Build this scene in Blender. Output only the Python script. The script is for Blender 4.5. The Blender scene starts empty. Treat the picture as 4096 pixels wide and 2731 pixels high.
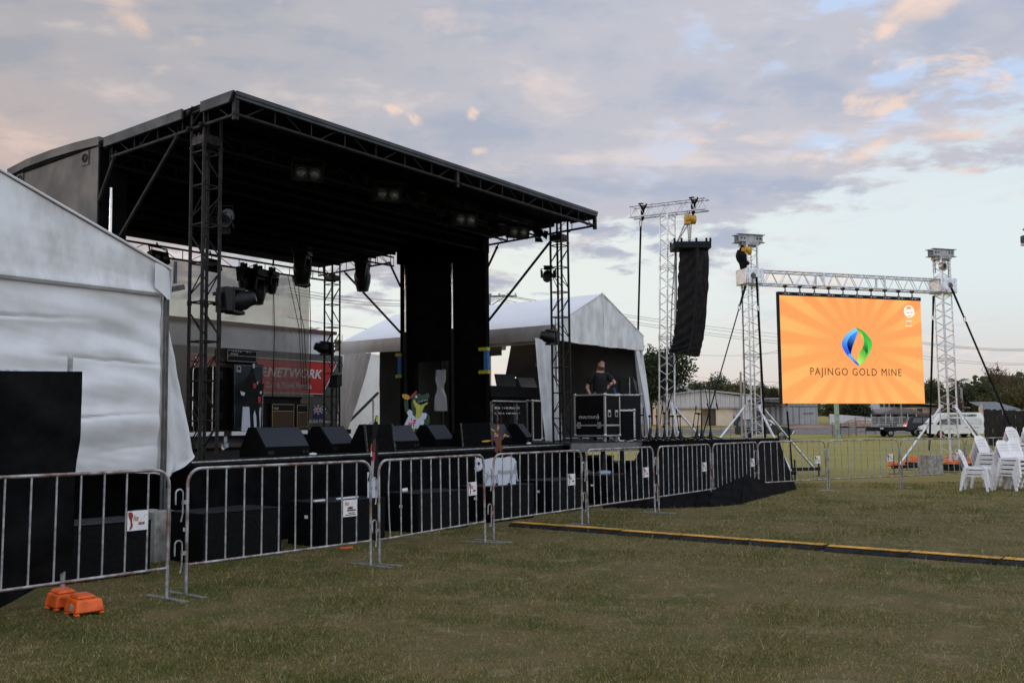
import bpy, bmesh, math, random
import numpy as np
from mathutils import Vector, Matrix, noise
PI = math.pi
random.seed(7)
rng = np.random.default_rng(5)
scene = bpy.context.scene
COL = scene.collection
# ---------------------------------------------------------------- camera
F, PT, RO, HC = 3811.0, .0892, .00676, 1.433          # focal length in pixels of the 4096 wide photograph, pitch, roll, eye height
_c, _s = math.cos(RO), math.sin(RO)
_f = Vector((0, math.cos(PT), math.sin(PT))); _u = Vector((0, -math.sin(PT), math.cos(PT))); _r = Vector((1, 0, 0))
CR, CU = _r * _c - _u * _s, _r * _s + _u * _c
cd = bpy.data.cameras.new('camera'); cam = bpy.data.objects.new('camera', cd); COL.objects.link(cam)
cam.matrix_world = Matrix(((CR.x, CU.x, -_f.x, 0), (CR.y, CU.y, -_f.y, 0), (CR.z, CU.z, -_f.z, HC), (0, 0, 0, 1)))
cd.sensor_width = 36; cd.lens = 36 * F / 4096; cd.clip_start = .05; cd.clip_end = 4000
scene.camera = cam
scene.view_settings.view_transform = 'Standard'; scene.view_settings.look = 'None'
scene.view_settings.exposure = .35; scene.view_settings.gamma = 1
scene.render.engine = 'CYCLES'
scene.cycles.max_bounces = 6; scene.cycles.transparent_max_bounces = 16
CAMP = Vector((0, 0, HC))
def ray(px, py): return CR * ((px - 2048) / F) + CU * ((1365.5 - py) / F) + _f
def at(px, py, Y):                                    # a point of the photograph at a known distance
    d = ray(px, py); return CAMP + d * (Y / d.y)
def gp(px, py, z=0.0):
    d = ray(px, py); return CAMP + d * ((z - HC) / d.z)
# the stage's own frame: x along its front edge, y towards its back, z up from the deck
def _sm():
    yw, tx, ty = .9533, -.00195, -.00652
    return Matrix.Rotation(yw, 3, 'Z') @ Matrix.Rotation(ty, 3, 'Y') @ Matrix.Rotation(tx, 3, 'X')
SR = _sm(); SO = Vector((-3.8145, 11.678, 1.0419))
SM = Matrix.Translation(SO) @ SR.to_4x4()
def sl(px, py, ax, v):                                # the same, on a plane of the stage's frame
    o = SR.transposed() @ (CAMP - SO); d = SR.transposed() @ ray(px, py)
    return o + d * ((v - o[ax]) / d[ax])
def sw(x, y, z=0.0): return SO + SR @ Vector((x, y, z))
# ---------------------------------------------------------------- nodes
class NT:
    def __init__(s, tree): s.t = tree; s.t.nodes.clear()
    def n(s, typ, **k):
        o = s.t.nodes.new(typ)
        for a, b in k.items(): setattr(o, a, b)
        return o
    def l(s, a, b): s.t.links.new(a, b)
    def val(s, x, sock):
        if x is None: return
        if hasattr(x, 'is_output'): s.l(x, sock)
        else: sock.default_value = x
    def m(s, op, a, b=None, c=None, clamp=False):
        o = s.n('ShaderNodeMath', operation=op, use_clamp=clamp)
        s.val(a, o.inputs[0]); s.val(b, o.inputs[1]); s.val(c, o.inputs[2]); return o.outputs[0]
    def mix(s, f, a, b, typ='MIX'):
        o = s.n('ShaderNodeMix', data_type='RGBA', blend_type=typ); s.val(f, o.inputs[0])
        for x, i in ((a, 6), (b, 7)):
            if not hasattr(x, 'is_output') and len(x) == 3: x = (*x, 1)
            s.val(x, o.inputs[i])
        return o.outputs[2]
    def noise(s, vec, scale, detail=4, rough=.55, dist=0.0):
        o = s.n('ShaderNodeTexNoise'); s.val(vec, o.inputs['Vector'])
        o.inputs['Scale'].default_value = scale; o.inputs['Detail'].default_value = detail
        o.inputs['Roughness'].default_value = rough; o.inputs['Distortion'].default_value = dist
        return o.outputs['Fac']
    def rng(s, x, a, b, c=0.0, d=1.0, smooth=True):
        o = s.n('ShaderNodeMapRange', interpolation_type='SMOOTHSTEP' if smooth else 'LINEAR', clamp=True)
        s.val(x, o.inputs[0])
        for i, v in enumerate((a, b, c, d)): s.val(v, o.inputs[i + 1])
        return o.outputs[0]
def lin(r, g, b):
    f = lambda c: (c / 255) / 12.92 if c < 11 else ((c / 255 + .055) / 1.055) ** 2.4
    return (f(r), f(g), f(b))
# ---------------------------------------------------------------- sky and light
SUN_AZ, SUN_EL = math.radians(-88), math.radians(7)
SKY = .1
w = bpy.data.worlds.new('World'); scene.world = w; w.use_nodes = True
N = NT(w.node_tree)
def build_sky():
    tc = N.n('ShaderNodeTexCoord'); D = tc.outputs['Generated']
    sx = N.n('ShaderNodeSeparateXYZ'); N.l(D, sx.inputs[0]); x, y, z = sx.outputs
    el = N.m('MULTIPLY', N.m('ARCSINE', z), 180 / PI)
    az = N.m('MULTIPLY', N.m('ARCTAN2', x, y), 180 / PI)
    # flat cloud layer: project the direction on a plane overhead
    k = N.m('ADD', N.m('MAXIMUM', z, 0.0), .16)
    px, py = N.m('DIVIDE', x, k), N.m('DIVIDE', y, k)
    P = N.n('ShaderNodeCombineXYZ'); N.l(px, P.inputs[0]); N.l(py, P.inputs[1])
    mp = N.n('ShaderNodeMapping'); N.l(P.outputs[0], mp.inputs[0])
    mp.inputs['Rotation'].default_value = (0, 0, math.radians(28)); mp.inputs['Scale'].default_value = (.75, 2.1, 1)
    streak = N.noise(mp.outputs[0], 1.5, 5, .5, .4)
    blot = N.noise(P.outputs[0], 2.6, 6, .55, .3)
    fine = N.noise(P.outputs[0], 7.0, 6, .6, .2)
    nish = N.n('ShaderNodeTexSky', sky_type='NISHITA', sun_disc=False)
    nish.sun_elevation = SUN_EL; nish.sun_rotation = SUN_AZ; nish.dust_density = 2.5; nish.ozone_density = 2
    # clear air under and between the clouds: pale blue-white, warmer towards the horizon
    q = 1 / SKY
    C = lambda r, g, b: tuple(c * q for c in lin(r, g, b))
    clear = N.mix(N.rng(el, 0, 9), C(205, 194, 190), C(212, 222, 224))
    clear = N.mix(N.rng(el, 11, 24), clear, C(170, 190, 220))
    clear = N.mix(N.rng(az, -2, 26), N.mix(N.rng(el, 1, 7), C(222, 207, 197), C(220, 225, 220)), clear)
    clear = N.mix(.12, clear, nish.outputs[0])
    # the cloud itself
    v = N.m('ADD', N.m('MULTIPLY', streak, .50), N.m('ADD', N.m('MULTIPLY', blot, .28), N.m('MULTIPLY', fine, .22)))
    west = N.rng(az, -32, 14, .9, 0.0)
    cl = N.mix(N.rng(v, .41, .505), N.mix(west, C(158, 166, 183), C(144, 148, 156)), N.mix(west, C(176, 177, 187), C(158, 156, 159)))
    cl = N.mix(N.rng(v, .505, .60), cl, N.mix(west, C(200, 191, 191), C(186, 177, 173)))
    glow = N.m('MULTIPLY', N.rng(az, -38, -14, 1.0, 0.0), N.m('MULTIPLY', N.rng(el, 9, 22, 1.0, 0.0), N.rng(blot, .32, .60, .3, 1)))
    cl = N.mix(glow, cl, C(220, 180, 156))
    gap = N.m('MULTIPLY', N.rng(N.m('ADD', N.m('MULTIPLY', blot, .55), N.m('MULTIPLY', fine, .45)), .515, .60), N.rng(az, 0, 20))
    cl = N.mix(N.m('MULTIPLY', gap, .85), cl, C(174, 194, 224))
    warm = N.m('MULTIPLY', N.rng(N.noise(P.outputs[0], 4.2, 6, .6, .5), .56, .68), N.rng(az, 4, 22, .25, .8))
    cl = N.mix(warm, cl, C(222, 198, 184))
    edge = N.m('ADD', N.m('ADD', 9.3, N.m('MULTIPLY', N.m('MAXIMUM', az, -6.0), .2)),
               N.m('ADD', N.m('MULTIPLY', N.m('SUBTRACT', blot, .5), 15), N.m('MULTIPLY', N.m('SUBTRACT', fine, .5), 11)))
    mask = N.rng(N.m('SUBTRACT', el, edge), -1.0, 1.6)
    sky = N.mix(mask, clear, cl)
    # low thin cloud bars in the clear band
    mb = N.n('ShaderNodeMapping'); cb = N.n('ShaderNodeCombineXYZ'); N.l(az, cb.inputs[0]); N.l(el, cb.inputs[1])
    N.l(cb.outputs[0], mb.inputs[0]); mb.inputs['Scale'].default_value = (.09, .38, 1)
    bars = N.noise(mb.outputs[0], 1.0, 5, .55, .3)
    bm = N.m('MULTIPLY', N.rng(bars, .53, .68), N.m('MULTIPLY', N.rng(el, 2, 5), N.rng(el, 10, 15, 1.0, 0.0)))
    sky = N.mix(N.m('MULTIPLY', bm, .6), sky, N.mix(N.rng(fine, .45, .6), C(183, 185, 196), C(224, 204, 192)))
    # puffs caught by the low sun, each at its own place in the sky
    def puff(a, e, ra, re, tilt, s, warm, amt=1.0):
        nonlocal sky
        da, de = N.m('SUBTRACT', az, a), N.m('SUBTRACT', el, e)
        ct, st = math.cos(tilt), math.sin(tilt)
        u = N.m('DIVIDE', N.m('ADD', N.m('MULTIPLY', da, ct), N.m('MULTIPLY', de, st)), ra)
        v = N.m('DIVIDE', N.m('SUBTRACT', N.m('MULTIPLY', de, ct), N.m('MULTIPLY', da, st)), re)
        r = N.m('ADD', N.m('MULTIPLY', u, u), N.m('MULTIPLY', v, v))
        nz = N.noise(cb.outputs[0], s, 6, .6, .6)
        f = N.rng(N.m('SUBTRACT', N.m('MULTIPLY', N.m('SUBTRACT', nz, .42), 3.4), r), -1.1, 1.0)
        sky = N.mix(N.m('MULTIPLY', f, amt), sky, warm)
    W1 = C(220, 190, 172); W2 = C(228, 200, 180)
    puff(-24.2, 24.5, 3.0, 1.1, -.75, .45, W1, .8); puff(-22.4, 22.0, 1.6, .6, -.35, .6, W1, .6)
    puff(-7.2, 18.7, .6, .3, -.2, 1.2, W2, .8); puff(-5.9, 18.2, .6, .35, -.5, 1.2, W2, .75)
    puff(-2.3, 18.5, .5, .4, .7, 1.4, W2, .85); puff(-2.0, 16.4, .6, .25, .1, 1.3, W2, .7)
    puff(24.5, 22.8, 3.0, 1.2, .45, .35, W2, .85); puff(22.2, 21.4, .8, .5, .2, .7, W2, .8)
    puff(21.0, 15.2, 1.4, .5, .3, .6, W2, .85); puff(25.5, 15.6, 2.0, .35, -.1, .5, W1, .7)
    puff(26.4, 13.6, 1.0, .3, 0, .8, W1, .5); puff(22.8, 17.4, .5, .2, 0, 1.2, W2, .6)
    # sky behind the camera and overhead raised, to brighten fronts that face it
    back = N.m('MULTIPLY', N.rng(y, -.25, .75, 1.0, 0.0), N.rng(el, 3, 25, .55, 1.0))
    sky = N.mix(back, sky, C(230, 238, 252))
    over = N.rng(el, 28, 60)
    sky = N.mix(over, sky, C(196, 207, 228))
    sky = N.mix(N.rng(z, -.02, 0.0, 1.0, 0.0), sky, C(60, 58, 45))
    bg = N.n('ShaderNodeBackground'); N.l(sky, bg.inputs[0]); bg.inputs[1].default_value = SKY
    out = N.n('ShaderNodeOutputWorld'); N.l(bg.outputs[0], out.inputs[0])
build_sky()
sd = bpy.data.lights.new('sun', 'SUN'); sd.energy = .35; sd.angle = math.radians(12); sd.color = (1, .72, .52)
sun = bpy.data.objects.new('sun', sd); COL.objects.link(sun)
_d = -Vector((math.sin(SUN_AZ) * math.cos(SUN_EL), math.cos(SUN_AZ) * math.cos(SUN_EL), math.sin(SUN_EL)))
sun.rotation_euler = _d.to_track_quat('-Z', 'Y').to_euler()
# ---------------------------------------------------------------- materials
def mat(name, col, rough=.6, metal=0.0, var=.12, vs=6.0, bump=0.0, bs=60.0, spec=.5, streak=None, col2=None, emit=None, coat=0.0, vd=4):
    m = bpy.data.materials.new(name); m.use_nodes = True; T = NT(m.node_tree)
    b = T.n('ShaderNodeBsdfPrincipled'); o = T.n('ShaderNodeOutputMaterial'); T.l(b.outputs[0], o.inputs[0])
    tc = T.n('ShaderNodeTexCoord'); V = tc.outputs['Object']
    if streak:
        mp = T.n('ShaderNodeMapping'); T.l(V, mp.inputs[0]); mp.inputs['Scale'].default_value = streak; V2 = mp.outputs[0]
    else: V2 = V
    nz = T.rng(T.noise(V2, vs, vd, .6), .3, .7)
    c2 = col2 or tuple(max(0, c * (1 - 2.2 * var)) for c in col)
    c1 = tuple(min(1, c * (1 + var)) for c in col) if not col2 else col
    T.l(T.mix(nz, c2, c1), b.inputs['Base Color'])
    b.inputs['Roughness'].default_value = rough; b.inputs['Metallic'].default_value = metal
    if var: T.l(T.rng(nz, 0, 1, min(1, rough + .1), max(.05, rough - .08), False), b.inputs['Roughness'])
    b.inputs['Specular IOR Level'].default_value = spec; b.inputs['Coat Weight'].default_value = coat
    if bump:
        bp = T.n('ShaderNodeBump'); bp.inputs['Strength'].default_value = bump; bp.inputs['Distance'].default_value = .02
        T.l(T.noise(V2, bs, 4, .6), bp.inputs['Height']); T.l(bp.outputs[0], b.inputs['Normal'])
    if emit:
        b.inputs['Emission Color'].default_value = (*emit[:3], 1); b.inputs['Emission Strength'].default_value = emit[3]
    return m
def emis(name, col, k=1.0):
    m = bpy.data.materials.new(name); m.use_nodes = True; T = NT(m.node_tree)
    e = T.n('ShaderNodeEmission'); e.inputs[0].default_value = (*col, 1); e.inputs[1].default_value = k
    o = T.n('ShaderNodeOutputMaterial'); T.l(e.outputs[0], o.inputs[0]); return m
M = {}
M['blacksteel'] = mat('black_painted_steel', (.0115, .0115, .012), .55, 0, .25, 9, .12, 40, spec=.25)
M['roofblack'] = mat('black_roof_sheet', (.0035, .0035, .004), .9, 0, .2, 3, spec=.08)
M['fascia'] = mat('charcoal_fascia', (.036, .043, .048), .6, 0, .12, 3, .05, 30)
M['deckblack'] = mat('black_deck_ply', (.010, .010, .0105), .6, 0, .35, 5, .2, 25, spec=.25)
M['drape'] = mat('black_drape', (.004, .004, .0045), .95, 0, .25, 4, .1, 80, spec=.08)
M['galv'] = mat('galvanised_steel', (.47, .48, .5), .42, .75, .22, 14, .1, 60)
M['galvrust'] = mat('rust_stained_galvanised', (.5, .5, .51), .45, .6, .2, 7, .1, 60, col2=(.17, .085, .05))
M['alu'] = mat('aluminium_truss', (.72, .72, .74), .36, .85, .1, 10)
M['white'] = mat('white_pvc', (.76, .78, .81), .45, 0, .1, 2.2, .05, 20, vd=6)
M['tent'] = mat('white_tent_fabric', (.84, .855, .88), .5, 0, .06, 1.1, .06, 14, vd=8, col2=(.64, .635, .63))
M['tentstain'] = mat('stained_white_tent_fabric', (.84, .855, .88), .5, 0, .06, 1.9, .06, 14, streak=(1.6, 1, .8), vd=9, col2=(.58, .575, .56))
M['tentdirty'] = mat('soiled_tent_valance', (.68, .63, .58), .55, 0, .1, 1.3, .05, 14, streak=(1, 1, .35), col2=(.42, .36, .31))
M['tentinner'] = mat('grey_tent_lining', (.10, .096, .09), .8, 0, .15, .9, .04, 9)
M['shade'] = mat('black_shade_cloth', (.0065, .0065, .007), .7, 0, .3, 3, .3, 130, spec=.07)
M['carpet'] = mat('black_carpet_box', (.0055, .0055, .006), .95, 0, .2, 30, .35, 240, spec=.08)
M['boxtop'] = mat('worn_black_paint', (.013, .0145, .016), .65, 0, .3, 12, .15, 120, spec=.3)
M['grille'] = mat('steel_mesh_grille', (.02, .026, .038), .5, .2, .1, 200, .15, 400)
M['ply'] = mat('black_laminate_ply', (.006, .006, .0065), .7, 0, .15, 20, .05, 90, spec=.1)
M['caseedge'] = mat('aluminium_case_edge', (.6, .6, .61), .38, .8, .15, 30)
M['orange'] = mat('orange_plastic', (.85, .13, .012), .45, 0, .15, 7, .12, 30)
M['concrete'] = mat('rough_concrete', (.36, .34, .31), .9, 0, .2, 9, .5, 40)
M['yellow'] = mat('yellow_rubber_lid', (.62, .31, .025), .6, 0, .22, 8, .1, 60)
M['rubber'] = mat('black_rubber', (.014, .0135, .014), .8, 0, .3, 9, .2, 60, spec=.2)
M['yellowpaint'] = mat('yellow_hoist_paint', (.68, .36, .03), .4, 0, .2, 14)
M['strap'] = mat('black_webbing', (.007, .007, .008), .8, 0, .2, 40, spec=.15)
M['chain'] = mat('dark_chain', (.12, .11, .1), .45, .7, .2, 30)
M['plasticwhite'] = mat('white_chair_plastic', (.88, .85, .84), .38, 0, .05, 3)
M['black'] = mat('matt_black', (.006, .006, .0065), .6, 0, .15, 12, spec=.25)
M['gloss'] = mat('black_plastic', (.007, .007, .008), .42, 0, .1, 12, spec=.3)
M['chrome'] = mat('chrome', (.75, .75, .75), .15, 1, .03, 8)
M['lens'] = mat('lamp_glass', (.2, .2, .185), .12, .6, .25, 30, .5, 60)
M['glass'] = mat('dark_window_glass', (.03, .035, .04), .06, 0, .05, 3, spec=.8)
M['signwhite'] = mat('white_sign_sheet', (.8, .8, .8), .4, 0, .04, 5)
M['red'] = mat('red_sign_paint', (.6, .03, .025), .5, 0, .08, 3)
M['darkred'] = mat('dark_red_ink', (.28, .02, .02), .5, 0, .05, 5)
M['rednt'] = mat('bright_red_ink', (.6, .02, .02), .5, 0, .05, 5)
M['tan'] = mat('tan_ink', (.5, .27, .12), .5, 0, .05, 5)
M['blue'] = mat('blue_tape', (.02, .14, .42), .5, 0, .1, 10)
M['lime'] = mat('yellow_green_tape', (.5, .49, .03), .5, 0, .1, 10)
M['wood'] = mat('grey_timber_pole', (.3, .27, .24), .85, 0, .25, 4, .3, 30, streak=(6, 6, .5))
M['bark'] = mat('bark', (.1, .075, .055), .9, 0, .3, 6, .5, 20)
# ---------------------------------------------------------------- mesh building
class MB:
    def __init__(s, M4=None): s.v = []; s.f = []; s.mi = []; s.m = 0; s.M = M4 or Matrix()
    def add(s, vs, fs):
        b = len(s.v); Mx = s.M
        s.v += [Mx @ Vector(p) for p in vs]; s.f += [tuple(b + i for i in f) for f in fs]; s.mi += [s.m] * len(fs); return s
    def box(s, a, b):
        (x0, y0, z0), (x1, y1, z1) = a, b
        return s.add([(x0, y0, z0), (x1, y0, z0), (x1, y1, z0), (x0, y1, z0), (x0, y0, z1), (x1, y0, z1), (x1, y1, z1), (x0, y1, z1)],
                     [(3, 2, 1, 0), (4, 5, 6, 7), (0, 1, 5, 4), (1, 2, 6, 5), (2, 3, 7, 6), (3, 0, 4, 7)])
    def cbox(s, c, d): return s.box([c[i] - d[i] / 2 for i in range(3)], [c[i] + d[i] / 2 for i in range(3)])
    def hexa(s, p): return s.add(p, [(3, 2, 1, 0), (4, 5, 6, 7), (0, 1, 5, 4), (1, 2, 6, 5), (2, 3, 7, 6), (3, 0, 4, 7)])
    def tube(s, a, b, r, n=8, r1=None):
        a, b = Vector(a), Vector(b); r1 = r if r1 is None else r1
        z = (b - a)
        if z.length < 1e-6: return s
        z.normalize(); x = z.orthogonal().normalized(); y = z.cross(x)
        vs = []
        for p, q in ((a, r), (b, r1)):
            for i in range(n):
                t = 2 * PI * i / n; vs.append(p + (x * math.cos(t) + y * math.sin(t)) * q)
        fs = [(i, (i + 1) % n, n + (i + 1) % n, n + i) for i in range(n)]
        return s.add(vs, fs + [tuple(range(n - 1, -1, -1)), tuple(range(n, 2 * n))])
    def bar(s, a, b, w, h, up=(0, 0, 1)):                # rectangular bar from a to b
        a, b = Vector(a), Vector(b); z = (b - a).normalized(); u = Vector(up)
        if abs(z.dot(u)) > .98: u = Vector((1, 0, 0))
        x = z.cross(u).normalized() * (w / 2); y = x.cross(z).normalized() * (h / 2)
        return s.hexa([a - x - y, a + x - y, a + x + y, a - x + y, b - x - y, b + x - y, b + x + y, b - x + y])
    def path(s, pts, r, n=6, closed=False, cap=True):
        pts = [Vector(p) for p in pts]; k = len(pts); vs = []; prev = None
        for i, p in enumerate(pts):
            if closed: t = pts[(i + 1) % k] - pts[i - 1]
            else: t = pts[min(i + 1, k - 1)] - pts[max(i - 1, 0)]
            t.normalize()
            if prev is None: x = t.orthogonal().normalized()
            else:
                x = prev - t * prev.dot(t)
                x = x.normalized() if x.length > 1e-6 else t.orthogonal().normalized()
            prev = x; y = t.cross(x); rr = r[i] if isinstance(r, (list, tuple)) else r
            vs += [p + (x * math.cos(2 * PI * j / n) + y * math.sin(2 * PI * j / n)) * rr for j in range(n)]
        fs = []
        for i in range(k if closed else k - 1):
            a, b = i * n, ((i + 1) % k) * n
            fs += [(a + j, a + (j + 1) % n, b + (j + 1) % n, b + j) for j in range(n)]
        if not closed and cap: fs += [tuple(range(n - 1, -1, -1)), tuple((k - 1) * n + j for j in range(n))]
        return s.add(vs, fs)
    def prism(s, poly, O, U, V, W):                      # polygon (u,v) on origin O, swept by W
        O, U, V, W = map(Vector, (O, U, V, W)); n = len(poly)
        vs = [O + U * a + V * b for a, b in poly]; vs += [p + W for p in vs]
        fs = [tuple(range(n - 1, -1, -1)), tuple(range(n, 2 * n))] + [(i, (i + 1) % n, n + (i + 1) % n, n + i) for i in range(n)]
        return s.add(vs, fs)
    def lathe(s, prof, n=16, O=(0, 0, 0), A=(0, 0, 1)):
        O = Vector(O); z = Vector(A).normalized(); x = z.orthogonal().normalized(); y = z.cross(x); vs = []; fs = []
        for r, h in prof: vs += [O + z * h + (x * math.cos(2 * PI * j / n) + y * math.sin(2 * PI * j / n)) * max(r, 1e-4) for j in range(n)]
        for i in range(len(prof) - 1): fs += [(i * n + j, i * n + (j + 1) % n, (i + 1) * n + (j + 1) % n, (i + 1) * n + j) for j in range(n)]
        fs += [tuple(range(n - 1, -1, -1)), tuple((len(prof) - 1) * n + j for j in range(n))]
        return s.add(vs, fs)
    def ball(s, c, r, n=12, sc=(1, 1, 1)):
        k = n // 2; vs = []; fs = []; c = Vector(c)
        for i in range(k + 1):
            t = PI * i / k
            for j in range(n):
                a = 2 * PI * j / n; vs.append(c + Vector((math.sin(t) * math.cos(a) * sc[0], math.sin(t) * math.sin(a) * sc[1], math.cos(t) * sc[2])) * r)
        for i in range(k): fs += [(i * n + j, (i + 1) * n + j, (i + 1) * n + (j + 1) % n, i * n + (j + 1) % n) for j in range(n)]
        return s.add(vs, fs)
    def grid(s, fn, nu, nv):
        vs = [fn(i / nu, j / nv) for j in range(nv + 1) for i in range(nu + 1)]; k = nu + 1
        return s.add(vs, [(j * k + i, j * k + i + 1, (j + 1) * k + i + 1, (j + 1) * k + i) for j in range(nv) for i in range(nu)])
    def text(s, body, size, O, U, V, align='CENTER', shear=0.0, sp=1.0, depth=.004, bold=0.0):
        c = bpy.data.curves.new('lettering', 'FONT'); c.body = body; c.size = size; c.align_x = align; c.align_y = 'CENTER'
        c.shear = shear; c.space_character = sp; c.extrude = depth / 2; c.offset = bold; c.resolution_u = 3
        o = bpy.data.objects.new('lettering', c); COL.objects.link(o)
        dg = bpy.context.evaluated_depsgraph_get(); me = bpy.data.meshes.new_from_object(o.evaluated_get(dg))
        U, V = Vector(U).normalized(), Vector(V).normalized(); W = U.cross(V); O = Vector(O)
        s.add([O + U * p.co.x + V * p.co.y + W * p.co.z for p in me.vertices], [tuple(f.vertices) for f in me.polygons])
        bpy.data.objects.remove(o); bpy.data.curves.remove(c); bpy.data.meshes.remove(me); return s
    def build(s, name, mats, parent=None, smooth=True, bev=0.0, world=False, seg=2, ang=40):
        if not isinstance(mats, (list, tuple)): mats = [mats]
        me = bpy.data.meshes.new(name); vs = s.v
        if world and parent is not None:
            I = MW[parent.name].inverted(); vs = [I @ p for p in vs]
        me.from_pydata([tuple(p) for p in vs], [], s.f)
        for m in mats: me.materials.append(m)
        if len(mats) > 1: me.polygons.foreach_set('material_index', s.mi)
        if smooth:
            me.polygons.foreach_set('use_smooth', [True] * len(me.polygons)); me.set_sharp_from_angle(angle=math.radians(ang))
        me.update()
        o = bpy.data.objects.new(name, me); COL.objects.link(o)
        if parent is not None: o.parent = parent; MW[o.name] = MW[parent.name]
        else: MW[o.name] = Matrix()
        if bev:
            b = o.modifiers.new('bevel', 'BEVEL'); b.width = bev; b.segments = seg; b.limit_method = 'ANGLE'; b.angle_limit = math.radians(35)
        return o
MW = {}
def fit_text(body, x0, x1, zc, y, h, mb, **kw):          # lettering stretched to a given width and height on an x-z face
    q = MB(); q.text(body, 1.0, (0, 0, 0), (1, 0, 0), (0, 0, 1), **kw); X = [v.x for v in q.v]; Z = [v.z for v in q.v]; sx = (x1 - x0) / (max(X) - min(X)); sz = h / (max(Z) - min(Z))
    mb.add([(x0 + (v.x - min(X)) * sx, y + v.y * .5, zc + (v.z - (max(Z) + min(Z)) / 2) * sz) for v in q.v], q.f)
def tag(o, label=None, cat=None, group=None, kind=None):
    if label: o['label'] = label
    if cat: o['category'] = cat
    if group: o['group'] = group
    if kind: o['kind'] = kind
    return o
def thing(name, label, cat, loc=(0, 0, 0), rz=0.0, group=None, mx=None):
    o = bpy.data.objects.new(name, None); COL.objects.link(o); o.empty_display_size = .2
    m = mx if mx is not None else Matrix.Translation(Vector(loc)) @ Matrix.Rotation(rz, 4, 'Z')
    o.matrix_world = m; MW[o.name] = m.copy()
    return tag(o, label, cat, group)
def SMX(x, y, z=0.0, rz=0.0): return SM @ Matrix.Translation((x, y, z)) @ Matrix.Rotation(rz, 4, 'Z')
def dup(root, mx, label, group=None):
    def cp(o, par):
        c = o.copy(); COL.objects.link(c)
        if par is not None: c.parent = par; c.matrix_parent_inverse.identity(); MW[c.name] = MW[par.name]
        else: c.matrix_world = mx; MW[c.name] = mx.copy()
        return c
    r = cp(root, None); r['label'] = label
    if group: r['group'] = group
    for ch in list(root.children):
        c = cp(ch, r)
        for g in list(ch.children): cp(g, c)
    return r
def fbm(x, y, z=0.0, o=3):
    return noise.fractal(Vector((x, y, z)), 1.0, 2.0, o)
# ---------------------------------------------------------------- ground
def gh(y, x=0.0):
    if y < 75: return 0.0
    if y < 110: return .00111 * (y - 75) ** 2
    return 1.36 + .02 * (min(y, 300) - 110)
def ground_mat():
    m = bpy.data.materials.new('lawn'); m.use_nodes = True; T = NT(m.node_tree)
    b = T.n('ShaderNodeBsdfPrincipled'); o = T.n('ShaderNodeOutputMaterial'); T.l(b.outputs[0], o.inputs[0])
    g = T.n('ShaderNodeNewGeometry'); V = g.outputs['Position']
    big = T.noise(V, .35, 4, .6, .4); mid = T.noise(V, 1.6, 5, .65, .3); fine = T.noise(V, 38, 4, .7); spk = T.noise(V, 95, 3, .7); dirt = T.noise(V, .9, 6, .7, .6)
    c = T.mix(T.rng(big, .38, .62), (0.140, 0.116, 0.042), (0.092, 0.093, 0.025))
    c = T.mix(T.rng(mid, .40, .60), c, (0.182, 0.127, 0.054)); grn = T.noise(V, .8, 4, .6, .5); c = T.mix(T.m('MULTIPLY', T.rng(grn, .56, .68), .8), c, (0.057, 0.073, 0.016))
    c = T.mix(T.m('MULTIPLY', T.rng(dirt, .58, .72), .75), c, (0.208, 0.152, 0.080))
    c = T.mix(T.rng(fine, .3, .62, .6, 0), c, (0.047, 0.039, 0.016))
    c = T.mix(T.m('MULTIPLY', T.rng(spk, .60, .70), .7), c, (.38, .30, .17)); c = T.mix(T.m('MULTIPLY', T.rng(T.noise(V, 2.7, 5, .7, .4), .55, .66), .65), c, (.24, .185, .10))
    sp = T.n('ShaderNodeSeparateXYZ'); T.l(V, sp.inputs[0])
    c = T.mix(T.rng(sp.outputs[1], 14, 34), c, T.mix(T.rng(T.noise(V, .22, 5, .6, .3), .4, .62), (0.262, 0.232, 0.062), (0.335, 0.268, 0.092)))  # far lawn painted lighter, standing in for its brightness at a grazing angle
    T.l(c, b.inputs['Base Color']); b.inputs['Roughness'].default_value = .9; b.inputs['Specular IOR Level'].default_value = .15
    bp = T.n('ShaderNodeBump'); bp.inputs['Strength'].default_value = .8; bp.inputs['Distance'].default_value = .03
    T.l(T.m('ADD', fine, T.m('MULTIPLY', T.noise(V, 9, 3, .6), 1.5)), bp.inputs['Height']); T.l(bp.outputs[0], b.inputs['Normal'])
    return m
ys = sorted(set([-60, -20, 0] + [i * 2 for i in range(1, 75)] + [160, 180, 220, 260, 300, 500, 900, 1800]))
xs = [-1500, -600, -250, -120, -60, -40, -25, -15, -8, -4, 0, 4, 8, 15, 25, 40, 60, 120, 250, 600, 1500]
g = MB()
g.add([(x, y, gh(y)) for y in ys for x in xs], [(j * len(xs) + i, j * len(xs) + i + 1, (j + 1) * len(xs) + i + 1, (j + 1) * len(xs) + i) for j in range(len(ys) - 1) for i in range(len(xs) - 1)])
tag(g.build('ground', ground_mat()), kind='structure')
# bitumen road along the sheds and the bare dirt yard behind it
M['road'] = mat('worn_bitumen', (.16, .14, .135), .85, 0, .15, 1.2, .1, 30)
M['dirt'] = mat('red_brown_dirt', (.3, .19, .13), .9, 0, .2, .5, .2, 20)
def strip(name, m, y0, y1, x0, x1, off):
    b = MB(); n = 8; k = 30
    b.add([(x0 + (x1 - x0) * i / k, y0 + (y1 - y0) * j / n, gh(y0 + (y1 - y0) * j / n) + off) for j in range(n + 1) for i in range(k + 1)],
          [(j * (k + 1) + i, j * (k + 1) + i + 1, (j + 1) * (k + 1) + i + 1, (j + 1) * (k + 1) + i) for j in range(n) for i in range(k)])
    return tag(b.build(name, m), kind='structure')
strip('road', M['road'], 96, 105, -60, 70, .02)
strip('dirt_yard', M['dirt'], 105.2, 118, 26, 75, .022)
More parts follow.
